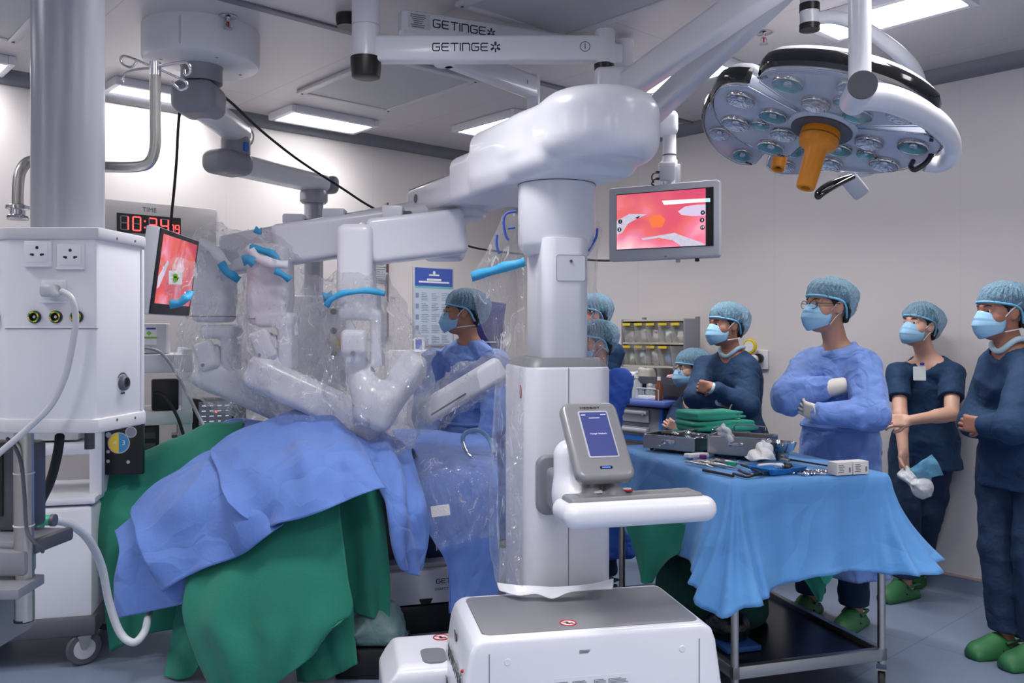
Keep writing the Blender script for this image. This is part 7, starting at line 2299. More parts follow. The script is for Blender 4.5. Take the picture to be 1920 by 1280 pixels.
# ================================================================ surgical lights
LN = V((-0.3, -0.12, -0.94)).normalized()            # the way the lamp looks
M_under = mat('lamp_underside', rgb(192, 196, 210), 0.3, coat=0.3, var=0.05)
M_teal = mat('teal_reflector_tint', rgb(120, 170, 172), 0.2, 0.5, var=0.1)
M_reflect = mat('mirror_reflector', rgb(225, 228, 236), 0.12, 0.9, bump=0.5, bscale=90, var=0.1)
M_lens = mat('clear_lens_cover', rgb(230, 235, 240), 0.05, alpha=0.14, coat=0.5)
M_gloss = mat('gloss_black', rgb(14, 14, 18), 0.12, coat=0.5, var=0.05)
def make_lamp(c, n, xref, label):
    x = V(xref); x = (x - n * x.dot(n)).normalized(); y = n.cross(x)
    M = Matrix((x, y, n)).transposed().to_4x4(); M.translation = c
    t = thing('surgical_light', label, 'surgical light', M=M)
    # three petals round a centre, z towards the patient
    for ang in (90, -30, -150):
        half = 55; ri, ro = 0.085, 0.375
        out = []
        for i in range(25):
            f = -1 + 2 * i / 24
            a = R(ang + half * f)
            ee = max(0, abs(f) - 0.72) / 0.28
            out.append(((ro - 0.055 * ee ** 2) * math.cos(a), (ro - 0.055 * ee ** 2) * math.sin(a)))
        inn = []
        for i in range(13):
            f = 1 - 2 * i / 12
            a = R(ang + (half + 2) * f)
            inn.append((ri * math.cos(a), ri * math.sin(a)))
        ol = out + inn
        mbp = MB()
        mbp.prism([(p[0] * 0.985, p[1] * 0.985) for p in ol], -0.03, 0.014, None, bev=0.004)
        pet = mbp.build('petal', M_under, t)
        MB().prism([(p[0] * 0.97, p[1] * 0.97) for p in ol], -0.075, -0.03, None, bev=0.02, seg=3).build('top_shell', M_white, pet)
        # black trim round the rim
        vs, fs = [], []
        for i, (px_, py_) in enumerate(out):
            L = math.hypot(px_, py_); u = (px_ / L, py_ / L)
            for dz, dr in ((-0.05, -0.006), (-0.047, 0.004), (-0.028, 0.012), (-0.004, 0.01), (0.006, 0.0), (0.004, -0.01)):
                vs.append((u[0] * (L + dr), u[1] * (L + dr), dz))
        nn_ = len(out)
        fs = [[i * 6 + k, (i + 1) * 6 + k, (i + 1) * 6 + (k + 1) % 6, i * 6 + (k + 1) % 6] for i in range(nn_ - 1) for k in range(6)]
        fs += [[5, 4, 3, 2, 1, 0], [(nn_ - 1) * 6 + k for k in range(6)]]
        MB().add(vs, fs).build('rim_trim', M_gloss, pet)
        # thin chrome line
        MB().tube([V((p[0] * 0.992, p[1] * 0.992, 0.016)) for p in ol], 0.0018, 5, closed=True).build('edge_line', M_chrome, pet)
        spots = [(0.165, -24, 0.044), (0.165, 24, 0.044), (0.29, -38, 0.046), (0.29, 38, 0.046), (0.305, 0, 0.048), (0.215, 0, 0.03)]
        for k, (r_, da, rr) in enumerate(spots):
            a = R(ang + da); cc = V((r_ * math.cos(a), r_ * math.sin(a), 0.0245))
            rf = MB().lathe([(rr, 0.002), (rr * 0.98, -0.001), (rr * 0.8, -0.006), (rr * 0.5, -0.0105), (rr * 0.2, -0.0115), (0, -0.0115)], cc + V((0, 0, 0.003)), None, 24, caps=False).build('reflector', M_teal if k in (0, 3, 5) else M_reflect, pet)
            MB().lathe([(rr * 1.06, -0.0105), (rr * 1.06, 0.001), (rr * 1.02, 0.004), (rr * 0.97, 0.002)], cc + V((0, 0, 0.0005)), None, 24, caps=False).build('reflector_rim', M_chrome, rf)
            MB().lathe([(0.001, 0.004), (rr * 0.3, 0.002), (rr * 0.34, -0.004), (0.001, -0.004)], cc + V((0, 0, -0.002)), None, 16).build('lamp_lens', M_reflect, rf)
        sl = MB()
        for e in (-1, 1):
            a = R(ang + 50); sl.box(V((0.335 * math.cos(a + e * 0.03), 0.335 * math.sin(a + e * 0.03), 0.0152)), (0.012, 0.016, 0.002), Matrix.Rotation(a, 3, 'Z'))
        sl.build('vent_slots', M_black, pet, kind='stuff')
    # clear cover over the petal nearest the camera
    cov = []
    for i in range(21):
        a = R(90 + 54 * (-1 + i / 10)); cov.append((0.36 * math.cos(a), 0.36 * math.sin(a)))
    for i in range(11):
        a = R(90 + 54 * (1 - i / 5)); cov.append((0.16 * math.cos(a), 0.16 * math.sin(a)))
    MB().prism(cov, 0.022, 0.034, None, bev=0.006, seg=2).build('lens_cover', M_lens, t)
    MB().lathe([(0.02, 0.03), (0.1, 0.03), (0.112, 0.02), (0.115, -0.05), (0.09, -0.08), (0.02, -0.08)], (0, 0, 0), None, 40).build('centre_hub', M_under, t)
    MB().lathe([(0.06, 0.031), (0.1, 0.031), (0.1, 0.036), (0.06, 0.036)], (0, 0, 0), None, 36, caps=False).build('hub_ring', M_dgrey, t)
    h = MB().lathe([(0.03, 0.03), (0.062, 0.032), (0.064, 0.045), (0.064, 0.075), (0.06, 0.088), (0.042, 0.095), (0.037, 0.102), (0.035, 0.11), (0.031, 0.235), (0.028, 0.24), (0.017, 0.24), (0.015, 0.225), (0.0, 0.225)], (0, 0, 0), None, 36, caps=False).build('sterile_handle', M_orange, t)
    MB().cyl((0, 0, 0.2255), (0, 0, 0.226), 0.015, n=20).build('handle_hole', M_black, h)
    MB().lathe([(0.0645, 0.058), (0.0652, 0.059), (0.0652, 0.062), (0.0645, 0.063)], (0, 0, 0), None, 36, caps=False).build('handle_groove', mat('dark_orange', rgb(150, 84, 12), 0.4), h)
    return t, M
l1, L1 = make_lamp(P(1545, 228, 2.88), LN, (1, -0.1, -0.32), 'large surgical light nearest the camera, orange handle pointing down')
# yoke and bracket of the near lamp
jn = P(1612, 172, 2.62)
MB().cyl(P(1612, -160, 2.46), P(1612, 165, 2.46), 0.031, n=32).build('bracket_tube', M_white, l1, True)
jd = V((-0.55, -0.62, 0.2)).normalized()
jc0, jc1 = P(1600, 192, 2.52), P(1617, 160, 2.38)
MB().cyl(jc0, jc1, 0.039, n=32).build('yoke_joint', M_white, l1, True)
MB().cyl(jc1, jc1 + (jc1 - jc0).normalized() * 0.008, 0.0395, n=32).build('joint_cap', M_dgrey, l1, True)
MB().tube([P(1606, 180, 2.48), P(1660, 184, 2.5), P(1715, 204, 2.56), P(1760, 234, 2.66), P(1782, 268, 2.84), P(1780, 296, 2.9), P(1760, 308, 2.94), P(1735, 306, 2.95)], [0.04, 0.04, 0.038, 0.035, 0.032, 0.03, 0.028, 0.028], 18, 7).build('yoke', M_white, l1, True)
gh = MB().tube([P(1742, 266, 2.86), P(1748, 268, 2.84), P(1746, 290, 2.84), P(1735, 306, 2.84), P(1716, 318, 2.86), P(1708, 312, 2.88), P(1712, 302, 2.9)], 0.009, 10, 5)
gh.build('grip_handle', M_gloss, l1, True)
l2, L2 = make_lamp(P(1472, 236, 4.0), V((-0.25, -0.36, -0.9)).normalized(), (1, 0, -0.22), 'second surgical light farther back, mostly hidden by the near one')
# its bracket: jointed tube at the top and curved yoke
mbx = P(1518, 30, 3.3)
MB().lathe([(0.01, P(0, 50, 3.3).z), (0.036, P(0, 50, 3.3).z), (0.036, 2.95), (0.01, 2.95)], V((mbx.x, mbx.y, 0)), None, 28).build('bracket_pivot', M_white, l2, True)
for y0, y1 in ((57, 46), (22, 8)):
    MB().lathe([(0.01, P(0, y0, 3.3).z), (0.0385, P(0, y0, 3.3).z), (0.0385, P(0, y1, 3.3).z), (0.01, P(0, y1, 3.3).z)], V((mbx.x, mbx.y, 0)), None, 28).build('pivot_ring', M_black, l2, True)
MB().tube([P(1525, 36, 3.3), P(1560, 32, 3.28), P(1600, 42, 3.26), P(1640, 66, 3.26), P(1685, 100, 3.28), P(1712, 130, 3.34), P(1722, 160, 3.45), P(1722, 195, 3.6), P(1712, 240, 3.8), P(1680, 290, 4.0), P(1630, 318, 4.15), P(1575, 325, 4.2)], [0.024, 0.026, 0.028, 0.03, 0.03, 0.03], 16, 7).build('yoke', M_white, l2, True)
MB().box(P(1600, 345, 3.68), (0.13, 0.06, 0.07), basis(V((0.5, -0.3, 0.4))), bev=0.012).build('yoke_end', M_lgrey, l2, True)
MB().tube([P(1600, 332, 3.6), P(1572, 346, 3.55), P(1545, 362, 3.5), P(1534, 370, 3.5), P(1532, 362, 3.5), P(1545, 350, 3.52), P(1570, 338, 3.56), P(1596, 330, 3.6)], 0.01, 10, 5).build('grip_handle', M_gloss, l2, True)
# ================================================================ operating table and everything draped over it
ot = thing('operating_table', 'operating table on a white base block under the blue and green drapes', 'operating table', V((-0.72, 4.45, 0)))
OX = V((0.985, 0.17, 0)).normalized(); rto = math.atan2(OX.y, OX.x)
OM = Matrix.Translation(V((-0.62, 4.42, 0))) @ Matrix.Rotation(math.atan2(-0.16, 0.98) + R(26), 4, 'Z')
def ob(c, d, name, m, bev=0.012, par=None):
    mb = MB().box((0, 0, 0), d, bev=bev)
    mb.v = [OM @ (v + V(c)) for v in mb.v]
    return mb.build(name, m, par or ot, True)
bs = ob((0.1, 0.02, 0.235), (0.62, 0.46, 0.17), 'base_block', M_white)
ob((0.1, 0.02, 0.07), (0.58, 0.42, 0.14), 'base_shadow', M_black)  # black block filling in the shadow under the white base
ob((0.1, 0.02, 0.335), (0.56, 0.4, 0.03), 'base_cover', M_lgrey)
ob((0.05, 0.05, 0.56), (0.24, 0.26, 0.44), 'column', M_dgrey)
ob((-0.14, 0.0, 0.45), (0.18, 0.2, 0.2), 'column_cover', M_white)
ob((0.21, 0.0, 0.5), (0.1, 0.22, 0.3), 'bellows', mat('navy_bellows', rgb(36, 46, 90), 0.6))
ob((-0.12, 0.06, 0.78), (1.05, 0.44, 0.06), 'table_top', M_dgrey)
ob((-0.12, 0.06, 0.84), (1.03, 0.43, 0.06), 'mattress', M_black)
# lettering and latch on the base block, set on its face towards the camera
bd = OM.to_3x3() @ V((1, 0, 0)); bf = OM @ V((0.1, 0.02 - 0.2315, 0.26))
fM = face_M(bf + bd * 0.17 + V((0, 0, 0.0)), bd, (0, 0, 1))
wide_word('GETInGE', fM, 0.02, 0.019, 0.0065, 0.0032, M_ink, bs)
star(bf + bd * 0.275, 0.015, bs, bd)
text('lettering', 'SMART TABLE', 0.018, face_M(bf + bd * 0.14 + V((0, 0, -0.04)), bd, (0, 0, 1)), M_ink2, bs)
MB().prism([(-0.035, 0.0), (0.035, 0.0), (0.022, -0.028), (-0.022, -0.028)], 0, 0.006, face_M(bf + bd * 0.04 + V((0, 0, -0.08)), bd, (0, 0, 1)), bev=0.003).build('latch', M_black, bs, True)

def drape(name, label, rows, m, fn=None, cat='surgical drape', thick=0.003, back=None, group=None, ku=10, kv=10):
    rr = [[P(*p) for p in r] for r in rows]
    if back:          # let the sheet run on backwards over the top, out of sight
        rr = [[p + V((0.02, back[0], back[1])) for p in rr[0]], [p + V((0, back[0] * 0.25, 0.004)) for p in rr[0]]] + rr
    o = sheet(name, rr, m, None, ku, kv, thick, fn)
    return tag(o, label, cat, group)
def ruck(a, seed, su=9, sv=5):
    def f(u, v, A):
        return a * (np.sin(su * u + 2.2 * np.sin(sv * v + seed) + seed) * 0.6 + 0.5 * np.sin(su * 1.9 * u - sv * 1.3 * v + 2 * seed) + 0.35 * (1 - 2 * np.abs(np.sin(su * 0.7 * u + sv * v + seed * 1.7)))) * (0.35 + 0.65 * v)
    return f
drape('green_drape', 'green drape hanging on the left, in front of the white anaesthesia machine', [
    [(202, 884, 4.15), (262, 858, 4.2), (330, 830, 4.25), (400, 806, 4.3), (455, 802, 4.35)],
    [(186, 935, 4.05), (250, 930, 4.1), (330, 920, 4.12), (400, 905, 4.12), (455, 900, 4.15)],
    [(168, 985, 3.99), (235, 1000, 3.98), (320, 1010, 3.98), (400, 1010, 4.0), (455, 1010, 4.02)],
    [(186, 1080, 3.96), (230, 1090, 3.95), (300, 1100, 3.95), (380, 1100, 3.97), (455, 1100, 4.0)],
    [(205, 1224, 3.92), (240, 1205, 3.93), (290, 1185, 3.94), (370, 1180, 3.96), (455, 1190, 4.0)]], M_green, ruck(0.014, 1, 12, 2), back=(0.5, -0.2))
drape('green_drape', 'green drape in front, hanging from under the blue sheet to the floor', [
    [(345, 1000, 3.76), (420, 980, 3.73), (500, 955, 3.68), (580, 930, 3.67), (632, 905, 3.7)],
    [(350, 1085, 3.66), (420, 1075, 3.6), (500, 1065, 3.57), (580, 1050, 3.56), (642, 1000, 3.6)],
    [(342, 1150, 3.62), (400, 1165, 3.54), (480, 1165, 3.52), (570, 1140, 3.52), (652, 1080, 3.57)],
    [(362, 1225, 3.58), (420, 1235, 3.52), (490, 1225, 3.5), (560, 1195, 3.5), (660, 1150, 3.55)],
    [(388, 1290, 3.55), (430, 1296, 3.52), (485, 1296, 3.5), (545, 1262, 3.5), (610, 1180, 3.53)]], M_green, ruck(0.02, 2.5, 13, 2))
drape('green_drape', 'green drape layer at the lower left, behind the front green drape', [
    [(345, 1060, 3.84), (400, 1060, 3.8), (450, 1060, 3.78)], [(328, 1150, 3.8), (390, 1150, 3.74), (440, 1150, 3.72)],
    [(314, 1230, 3.76), (372, 1220, 3.7), (425, 1220, 3.68)], [(310, 1268, 3.72), (352, 1270, 3.68), (402, 1215, 3.68)]], M_green, ruck(0.012, 4, 9, 2))
drape('green_drape', 'green drape panel at the right, beside the white table base', [
    [(622, 900, 3.86), (670, 890, 3.86), (716, 925, 3.88)], [(640, 1000, 3.8), (690, 1000, 3.78), (726, 1010, 3.82)],
    [(652, 1090, 3.78), (695, 1100, 3.76), (731, 1085, 3.8)], [(660, 1146, 3.77), (700, 1158, 3.75), (729, 1162, 3.78)]], M_green, ruck(0.012, 6, 8, 2))
drape('green_drape', 'green drape strip lowest at the right, above the black waste bin', [
    [(540, 1150, 3.7), (610, 1140, 3.7), (662, 1130, 3.72)], [(548, 1220, 3.68), (610, 1210, 3.67), (666, 1195, 3.7)], [(556, 1280, 3.66), (620, 1270, 3.66), (670, 1243, 3.69)]], M_green, ruck(0.014, 8, 12, 2))
drape('blue_drape', 'blue sheet flap lowest at the left, over the green drape', [
    [(216, 995, 3.9), (262, 960, 3.86), (330, 935, 3.84), (390, 955, 3.8)], [(223, 1035, 3.8), (270, 1025, 3.76), (330, 1030, 3.72), (380, 1040, 3.7)],
    [(212, 1095, 3.76), (270, 1095, 3.72), (325, 1090, 3.68), (375, 1090, 3.66)], [(216, 1160, 3.74), (270, 1148, 3.71), (320, 1138, 3.68), (371, 1121, 3.66)]], M_gown2, ruck(0.012, 3, 7, 4))
drape('blue_drape', 'blue sheet in the middle layer, creased over the green drape', [
    [(243, 958, 3.88), (300, 905, 3.95), (362, 870, 4.0), (430, 850, 4.02), (520, 850, 4.0)],
    [(250, 985, 3.78), (312, 950, 3.76), (372, 920, 3.74), (440, 905, 3.72), (530, 900, 3.7)],
    [(262, 1022, 3.7), (325, 1003, 3.67), (385, 983, 3.64), (455, 965, 3.61), (530, 950, 3.6)],
    [(312, 1108, 3.65), (347, 1082, 3.62), (392, 1062, 3.59), (462, 1035, 3.56), (532, 985, 3.55)]], M_gown2, ruck(0.02, 5.2, 8, 5), back=(0.4, -0.12))
drape('blue_drape', 'blue sheet on top, peaked under the robot arms', [
    [(393, 847, 3.94), (450, 815, 4.0), (520, 787, 4.05), (570, 770, 4.08), (620, 776, 4.08), (655, 797, 4.06)],
    [(408, 882, 3.78), (460, 862, 3.78), (530, 838, 3.8), (580, 822, 3.8), (635, 822, 3.8), (682, 842, 3.84)],
    [(418, 920, 3.66), (480, 912, 3.63), (540, 897, 3.61), (590, 882, 3.59), (650, 872, 3.61), (702, 885, 3.66)],
    [(425, 948, 3.58), (490, 985, 3.55), (535, 980, 3.53), (595, 962, 3.5), (660, 932, 3.53), (722, 918, 3.6)]], M_gown2, ruck(0.018, 7.7, 11, 4), back=(0.35, -0.12))
drape('blue_drape', 'blue sheet flap at the right, hanging to a point beside the clear plastic sheet', [
    [(640, 790, 4.12), (690, 800, 4.12), (735, 825, 4.12), (772, 850, 4.1)], [(688, 850, 3.88), (725, 865, 3.86), (760, 885, 3.9), (787, 900, 3.95)],
    [(712, 930, 3.72), (740, 950, 3.66), (770, 955, 3.72), (797, 945, 3.8)], [(733, 1000, 3.69), (755, 1022, 3.64), (778, 1018, 3.7), (798, 1005, 3.78)],
    [(752, 1048, 3.68), (766, 1070, 3.66), (779, 1078, 3.7), (789, 1066, 3.74)]], M_gown2, ruck(0.024, 9.1, 9, 4), back=(0.3, -0.1))
drape('blue_drape', 'small blue sheet corner rising behind the green drape, left of the peak', [
    [(398, 803, 4.42), (440, 784, 4.44), (500, 790, 4.42)], [(425, 815, 4.3), (455, 816, 4.3), (497, 812, 4.3)], [(440, 840, 4.2), (465, 838, 4.2), (492, 832, 4.2)]], M_gown2, ruck(0.01, 2, 6, 4))
drape('blue_drape', 'blue sheet over the patient\'s legs, under the clear plastic sheet', [
    [(735, 805, 4.78), (800, 806, 4.8), (870, 812, 4.8), (930, 820, 4.78)], [(750, 838, 4.4), (820, 835, 4.42), (880, 842, 4.42), (932, 852, 4.4)],
    [(775, 895, 4.14), (830, 892, 4.15), (880, 895, 4.15), (934, 900, 4.12)], [(800, 990, 4.05), (845, 985, 4.06), (890, 985, 4.06), (936, 985, 4.05)], [(838, 1060, 4.02), (862, 1090, 4.03), (895, 1095, 4.04), (935, 1095, 4.03)],
    [(842, 1150, 4.0), (865, 1152, 4.02), (895, 1152, 4.03), (930, 1150, 4.02)]], M_gown2, ruck(0.012, 11, 9, 3))
cps = drape('clear_plastic_sheet', 'crumpled clear plastic sheet over the blue sheet, left of the robot column', [
    [(758, 836, 4.3), (830, 830, 4.32), (922, 846, 4.3)], [(778, 885, 4.06), (850, 882, 4.06), (925, 890, 4.06)],
    [(800, 960, 3.98), (860, 960, 3.97), (926, 960, 3.98)], [(818, 1032, 3.96), (870, 1016, 3.95), (926, 1004, 3.96)]], M_film2, ruck(0.02, 1.3, 16, 12), cat='plastic sheet', thick=0, ku=16, kv=16)
lb = MB().prism(rrect(0.085, 0.05, 0.003, 2), 0, 0.001, face_M(P(826, 957, 3.93), V((1, 0.05, 0.12)), (0, 0, 1))).build('paper_label', M_whitecloth, cps, True)
hl_ = MB()
hl_.tube([P(868, 832, 4.25), P(870, 815, 4.26), P(890, 806, 4.28), P(910, 814, 4.27), P(922, 834, 4.25), P(926, 850, 4.22)], 0.011, 12, 6)
o = hl_.build('suction_tube', mat('blue_clear_tube', rgb(150, 186, 226), 0.2, alpha=0.75)); tag(o, 'pale blue clear tube looped over the blue sheet near the robot column', 'tube')
o = ptube('steel_connector', [P(868, 830, 4.24), P(874, 846, 4.2), P(884, 856, 4.18)], 0.009, M_chrome); tag(o, 'small steel connector at the end of the pale blue tube', 'connector')
# waste bin with a grey-green bag
bn = thing('waste_bin', 'black waste bin lined with a grey-green bag, right of the green drape', 'waste bin', V((-0.62, 3.84, 0)))
MB().prism(rrect(0.3, 0.26, 0.04, 4), 0.0, 0.13, None, bev=0.01, top=1.05).build('bin_body', M_black, bn)
s = SDF(0.008); c0 = V((-0.6, 3.84, 0.16))
s.box(c0, (0.24, 0.24, 0.12), 0.05); s.ell(c0 + V((0.0, 0, 0.07)), (0.1, 0.1, 0.07), k=0.05)
s.warp(crumple(0.025, 16, 2)); s.cut(V((0, 0, 0.135)), (0, 0, -1))
body('bin_bag', s, mat('grey_green_bag', rgb(98, 128, 130), 0.5, bump=0.3, bscale=30, var=0.1), bn, it=2)
ptube('bag_tie', [P(712, 1240, 3.68), P(722, 1262, 3.66), P(732, 1268, 3.66), P(742, 1244, 3.68)], 0.006, MATS['grey_green_bag'], bn)

# ================================================================ clear plastic covers on the arms
def cover(name, label, build, seed, amp=0.032, sc=13, m=None, vox=0.009, cuts=()):
    s = SDF(vox)
    build(s)
    s.warp(crumple(amp, sc, seed)); s.warp(crumple(amp * 0.8, sc * 2.3, seed + 7))
    for c, n in cuts: s.cut(c, n)
    o = body(name, s, m or M_film, it=1)
    return tag(o, label, 'plastic cover')
def bagA(s):
    s.chain([P(402, 470, 4.42), P(405, 560, 4.42), P(405, 640, 4.42), P(400, 700, 4.42)], [0.125, 0.145, 0.155, 0.15], k=0.05)
    s.chain([P(400, 690, 4.42), P(480, 745, 4.4), P(590, 785, 4.36)], [0.13, 0.13, 0.1], k=0.06)
    s.ell(P(450, 455, 4.42), (0.1, 0.1, 0.06), k=0.05)
cvA = cover('plastic_arm_cover', 'clear plastic cover on the leftmost robot arm, over the tilted screen\'s edge', bagA, 1)
def bagB(s):
    s.chain([P(508, 480, 4.17), P(520, 560, 4.17), P(528, 640, 4.16), P(515, 700, 4.15)], [0.12, 0.15, 0.17, 0.15], k=0.05)
    s.chain([P(490, 700, 4.15), P(570, 745, 4.1), P(690, 795, 4.06)], [0.12, 0.14, 0.1], k=0.06)
    s.ell(P(570, 640, 4.2), (0.12, 0.1, 0.2), k=0.08)
cvB = cover('plastic_arm_cover', 'clear plastic cover on the second robot arm from the left, the one marked 3', bagB, 5)
def bagC(s):
    s.chain([P(668, 555, 4.06), P(680, 590, 4.06), P(690, 640, 4.05), P(705, 720, 4.04), P(722, 790, 4.03)], [0.13, 0.16, 0.2, 0.22, 0.15], k=0.06)
    s.ell(P(752, 690, 4.06), (0.14, 0.14, 0.2), k=0.07)
    s.ell(P(600, 545, 4.1), (0.07, 0.06, 0.05), k=0.03)
cvC = cover('plastic_arm_cover', 'clear plastic cover billowing round the middle robot arm with the round white joint', bagC, 9)
def bagD(s):
    s.cap(P(797, 775, 4.1), P(930, 693, 4.22), 0.09, 0.085)
    s.ell(P(870, 695, 4.12), (0.06, 0.05, 0.05), k=0.04); s.ell(P(915, 700, 4.18), (0.07, 0.06, 0.06), k=0.03)
cvD = cover('plastic_arm_cover', 'tightly wrinkled clear plastic cover on the arm carriage beside the surgeon', bagD, 13, 0.016, 26, M_film2, 0.008)
def tape(pts, w, m, parent, name='blue_tape', th=0.002, dirv=(0, 0, 1)):
    pts = spline([V(p) for p in pts], 6)
    vs, fs = [], []
    for i, p in enumerate(pts):
        d = pts[min(i + 1, len(pts) - 1)] - pts[max(i - 1, 0)]
        n = d.cross(V((0, 1, 0))).normalized()
        k = 1 + 0.12 * math.sin(i * 0.7)
        for s_, t in ((-1, 0), (1, 0), (1, th), (-1, th)): vs.append(p + n * w * 0.5 * s_ * k + V((0, -t, 0.002 * math.sin(i * 0.7))))
    n_ = len(pts)
    for i in range(n_ - 1):
        for k in range(4): fs.append([i * 4 + k, i * 4 + (k + 1) % 4, (i + 1) * 4 + (k + 1) % 4, (i + 1) * 4 + k])
    fs += [[3, 2, 1, 0], [(n_ - 1) * 4 + k for k in range(4)]]
    return MB().add(vs, fs).build(name, m, parent, True, angle=None)
M_wstrap = mat('white_strap', rgb(224, 226, 234), 0.6)
tape([P(372, 458, 4.3), P(395, 462, 4.27), P(412, 482, 4.26), P(428, 500, 4.27)], 0.05, M_wstrap, cvA, 'white_strap')
tape([P(414, 492, 4.25), P(424, 508, 4.25), P(438, 518, 4.26), P(449, 525, 4.28)], 0.04, M_bluetape, cvA)
tape([P(463, 462, 4.05), P(480, 480, 4.02), P(505, 492, 4.0), P(540, 496, 4.02)], 0.042, M_wstrap, cvB, 'white_strap')
tape([P(468, 466, 4.04), P(490, 468, 4.03), P(512, 478, 4.02), P(524, 493, 4.02)], 0.034, M_bluetape, cvB)
tape([P(455, 490, 4.05), P(466, 486, 4.02), P(478, 494, 4.02)], 0.045, M_bluetape, cvB)
tape([P(515, 508, 4.0), P(530, 514, 4.0), P(544, 526, 4.02)], 0.03, M_bluetape, cvB)
tape([P(477, 430, 4.1), P(484, 433, 4.09), P(491, 434, 4.1)], 0.03, M_bluetape, cvB)
tape([P(612, 575, 3.9), P(622, 560, 3.88), P(645, 550, 3.87), P(680, 545, 3.87), P(722, 550, 3.9)], 0.026, M_bluetape, cvC)
tape([P(606, 558, 3.95), P(614, 556, 3.94), P(624, 554, 3.94)], 0.04, M_bluetape, cvC)
# collar of the middle cover
s = SDF(0.007)
s.cylr(P(668, 578, 4.06), P(668, 552, 4.06), 0.135, 0.02); s.warp(crumple(0.012, 24, 3))
body('cover_collar', s, M_film, cvC, it=1)
# pouch with the green hand
pch = sheet('plastic_pouch', [[P(300, 492, 3.3), P(330, 485, 3.27), P(366, 487, 3.3)], [P(306, 520, 3.28), P(335, 520, 3.24), P(368, 520, 3.28)], [P(316, 552, 3.28), P(340, 554, 3.24), P(368, 550, 3.28)], [P(316, 576, 3.28), P(342, 574, 3.25), P(368, 566, 3.28)]], M_film, None, 10, 10, 0, lambda u, v, A: 0.012 * np.sin(u * 9 + v * 7))
tag(pch, 'clear plastic pouch with a green hand symbol, in front of the tilted screen', 'plastic pouch')
lb = MB().prism(rrect(0.05, 0.052, 0.002, 2), 0, 0.001, face_M(P(329, 520, 3.225), V((1, 0, 0)), (0, 0, 1))).build('label', M_whitecloth, pch, True)
M_hand = mat('green_hand_print', rgb(120, 180, 40), 0.6)
hm = MB(); hM = face_M(P(329, 521, 3.2235), V((1, 0, 0)), (0, 0, 1))
hm.prism([(0.009 * math.cos(t), 0.011 * math.sin(t) - 0.004) for t in [2 * math.pi * i / 16 for i in range(16)]], 0, 0.0008, hM)
for k, (x, l) in enumerate(((-0.0065, 0.013), (-0.0022, 0.017), (0.0022, 0.018), (0.0065, 0.013))): hm.prism(rrect(0.0036, l, 0.0017, 2, x, 0.008), 0, 0.0008, hM)
hm.prism(rrect(0.0036, 0.012, 0.0017, 2), 0, 0.0008, hM @ Matrix.Translation((0.0095, -0.001, 0)) @ Matrix.Rotation(R(-40), 4, 'Z'))
hm.build('hand_symbol', M_hand, pch, True, smooth=False)
tape([P(318, 572, 3.24), P(335, 568, 3.22), P(350, 558, 3.22), P(358, 545, 3.24)], 0.03, M_bluetape, pch)
# plastic hanging round the robot column
cs = sheet('clear_column_sheet', [[P(942, 404, 3.42), P(958, 400, 3.36), P(972, 402, 3.33)], [P(912, 470, 3.42), P(945, 465, 3.32), P(982, 462, 3.28)], [P(884, 525, 3.45), P(930, 510, 3.32), P(984, 495, 3.26)],
                         [P(900, 590, 3.45), P(940, 580, 3.32), P(984, 570, 3.26)], [P(925, 670, 3.42), P(950, 665, 3.3), P(984, 660, 3.24)], [P(925, 780, 3.42), P(938, 775, 3.28), P(986, 770, 3.22)],
                         [P(922, 900, 3.4), P(936, 895, 3.26), P(980, 895, 3.215)], [P(926, 1040, 3.4), P(938, 1040, 3.25), P(975, 1060, 3.2)], [P(932, 1095, 3.36), P(950, 1104, 3.24), P(990, 1112, 3.19)]], M_film2, None, 10, 10, 0, ruck(0.014, 3.1, 9, 14))
tag(cs, 'clear plastic sheet hanging down the left side of the robot column', 'plastic sheet')
tape([P(884, 520, 3.42), P(920, 508, 3.33), P(950, 500, 3.28), P(984, 490, 3.24)], 0.036, M_bluetape, cs)
M_bl = mat('blue_ribbon', rgb(52, 84, 176), 0.5)
for pts in ([(968, 396), (950, 400), (944, 415), (948, 440), (954, 450)], [(966, 426), (952, 428)], [(932, 440), (931, 458), (936, 476)]):
    MB().tube([P(x, y, 3.3) for x, y in pts], 0.005, 8, 5).build('blue_ribbon', M_bl, cs, True)
cr = sheet('clear_column_sheet', [[P(1118, 410, 3.5), P(1124, 418, 3.52), P(1127, 430, 3.55)], [P(1104, 468, 3.36), P(1114, 470, 3.44), P(1122, 480, 3.5)], [P(1105, 540, 3.36), P(1112, 540, 3.44), P(1120, 545, 3.5)], [P(1106, 600, 3.36), P(1114, 605, 3.42), P(1124, 615, 3.48)],
                         [P(1106, 660, 3.34), P(1122, 665, 3.4), P(1140, 680, 3.46)], [P(1108, 688, 3.32), P(1126, 690, 3.38), P(1146, 694, 3.44)]], M_film2, None, 10, 10, 0, ruck(0.012, 5.1, 8, 9))
tag(cr, 'clear plastic sheet on the right side of the robot column below the round housing', 'plastic sheet')
MB().tube([P(x, y, 3.42) for x, y in ((1120, 428), (1118, 444), (1108, 462), (1103, 470))], 0.005, 8, 5).build('blue_ribbon', M_bl, cr, True)
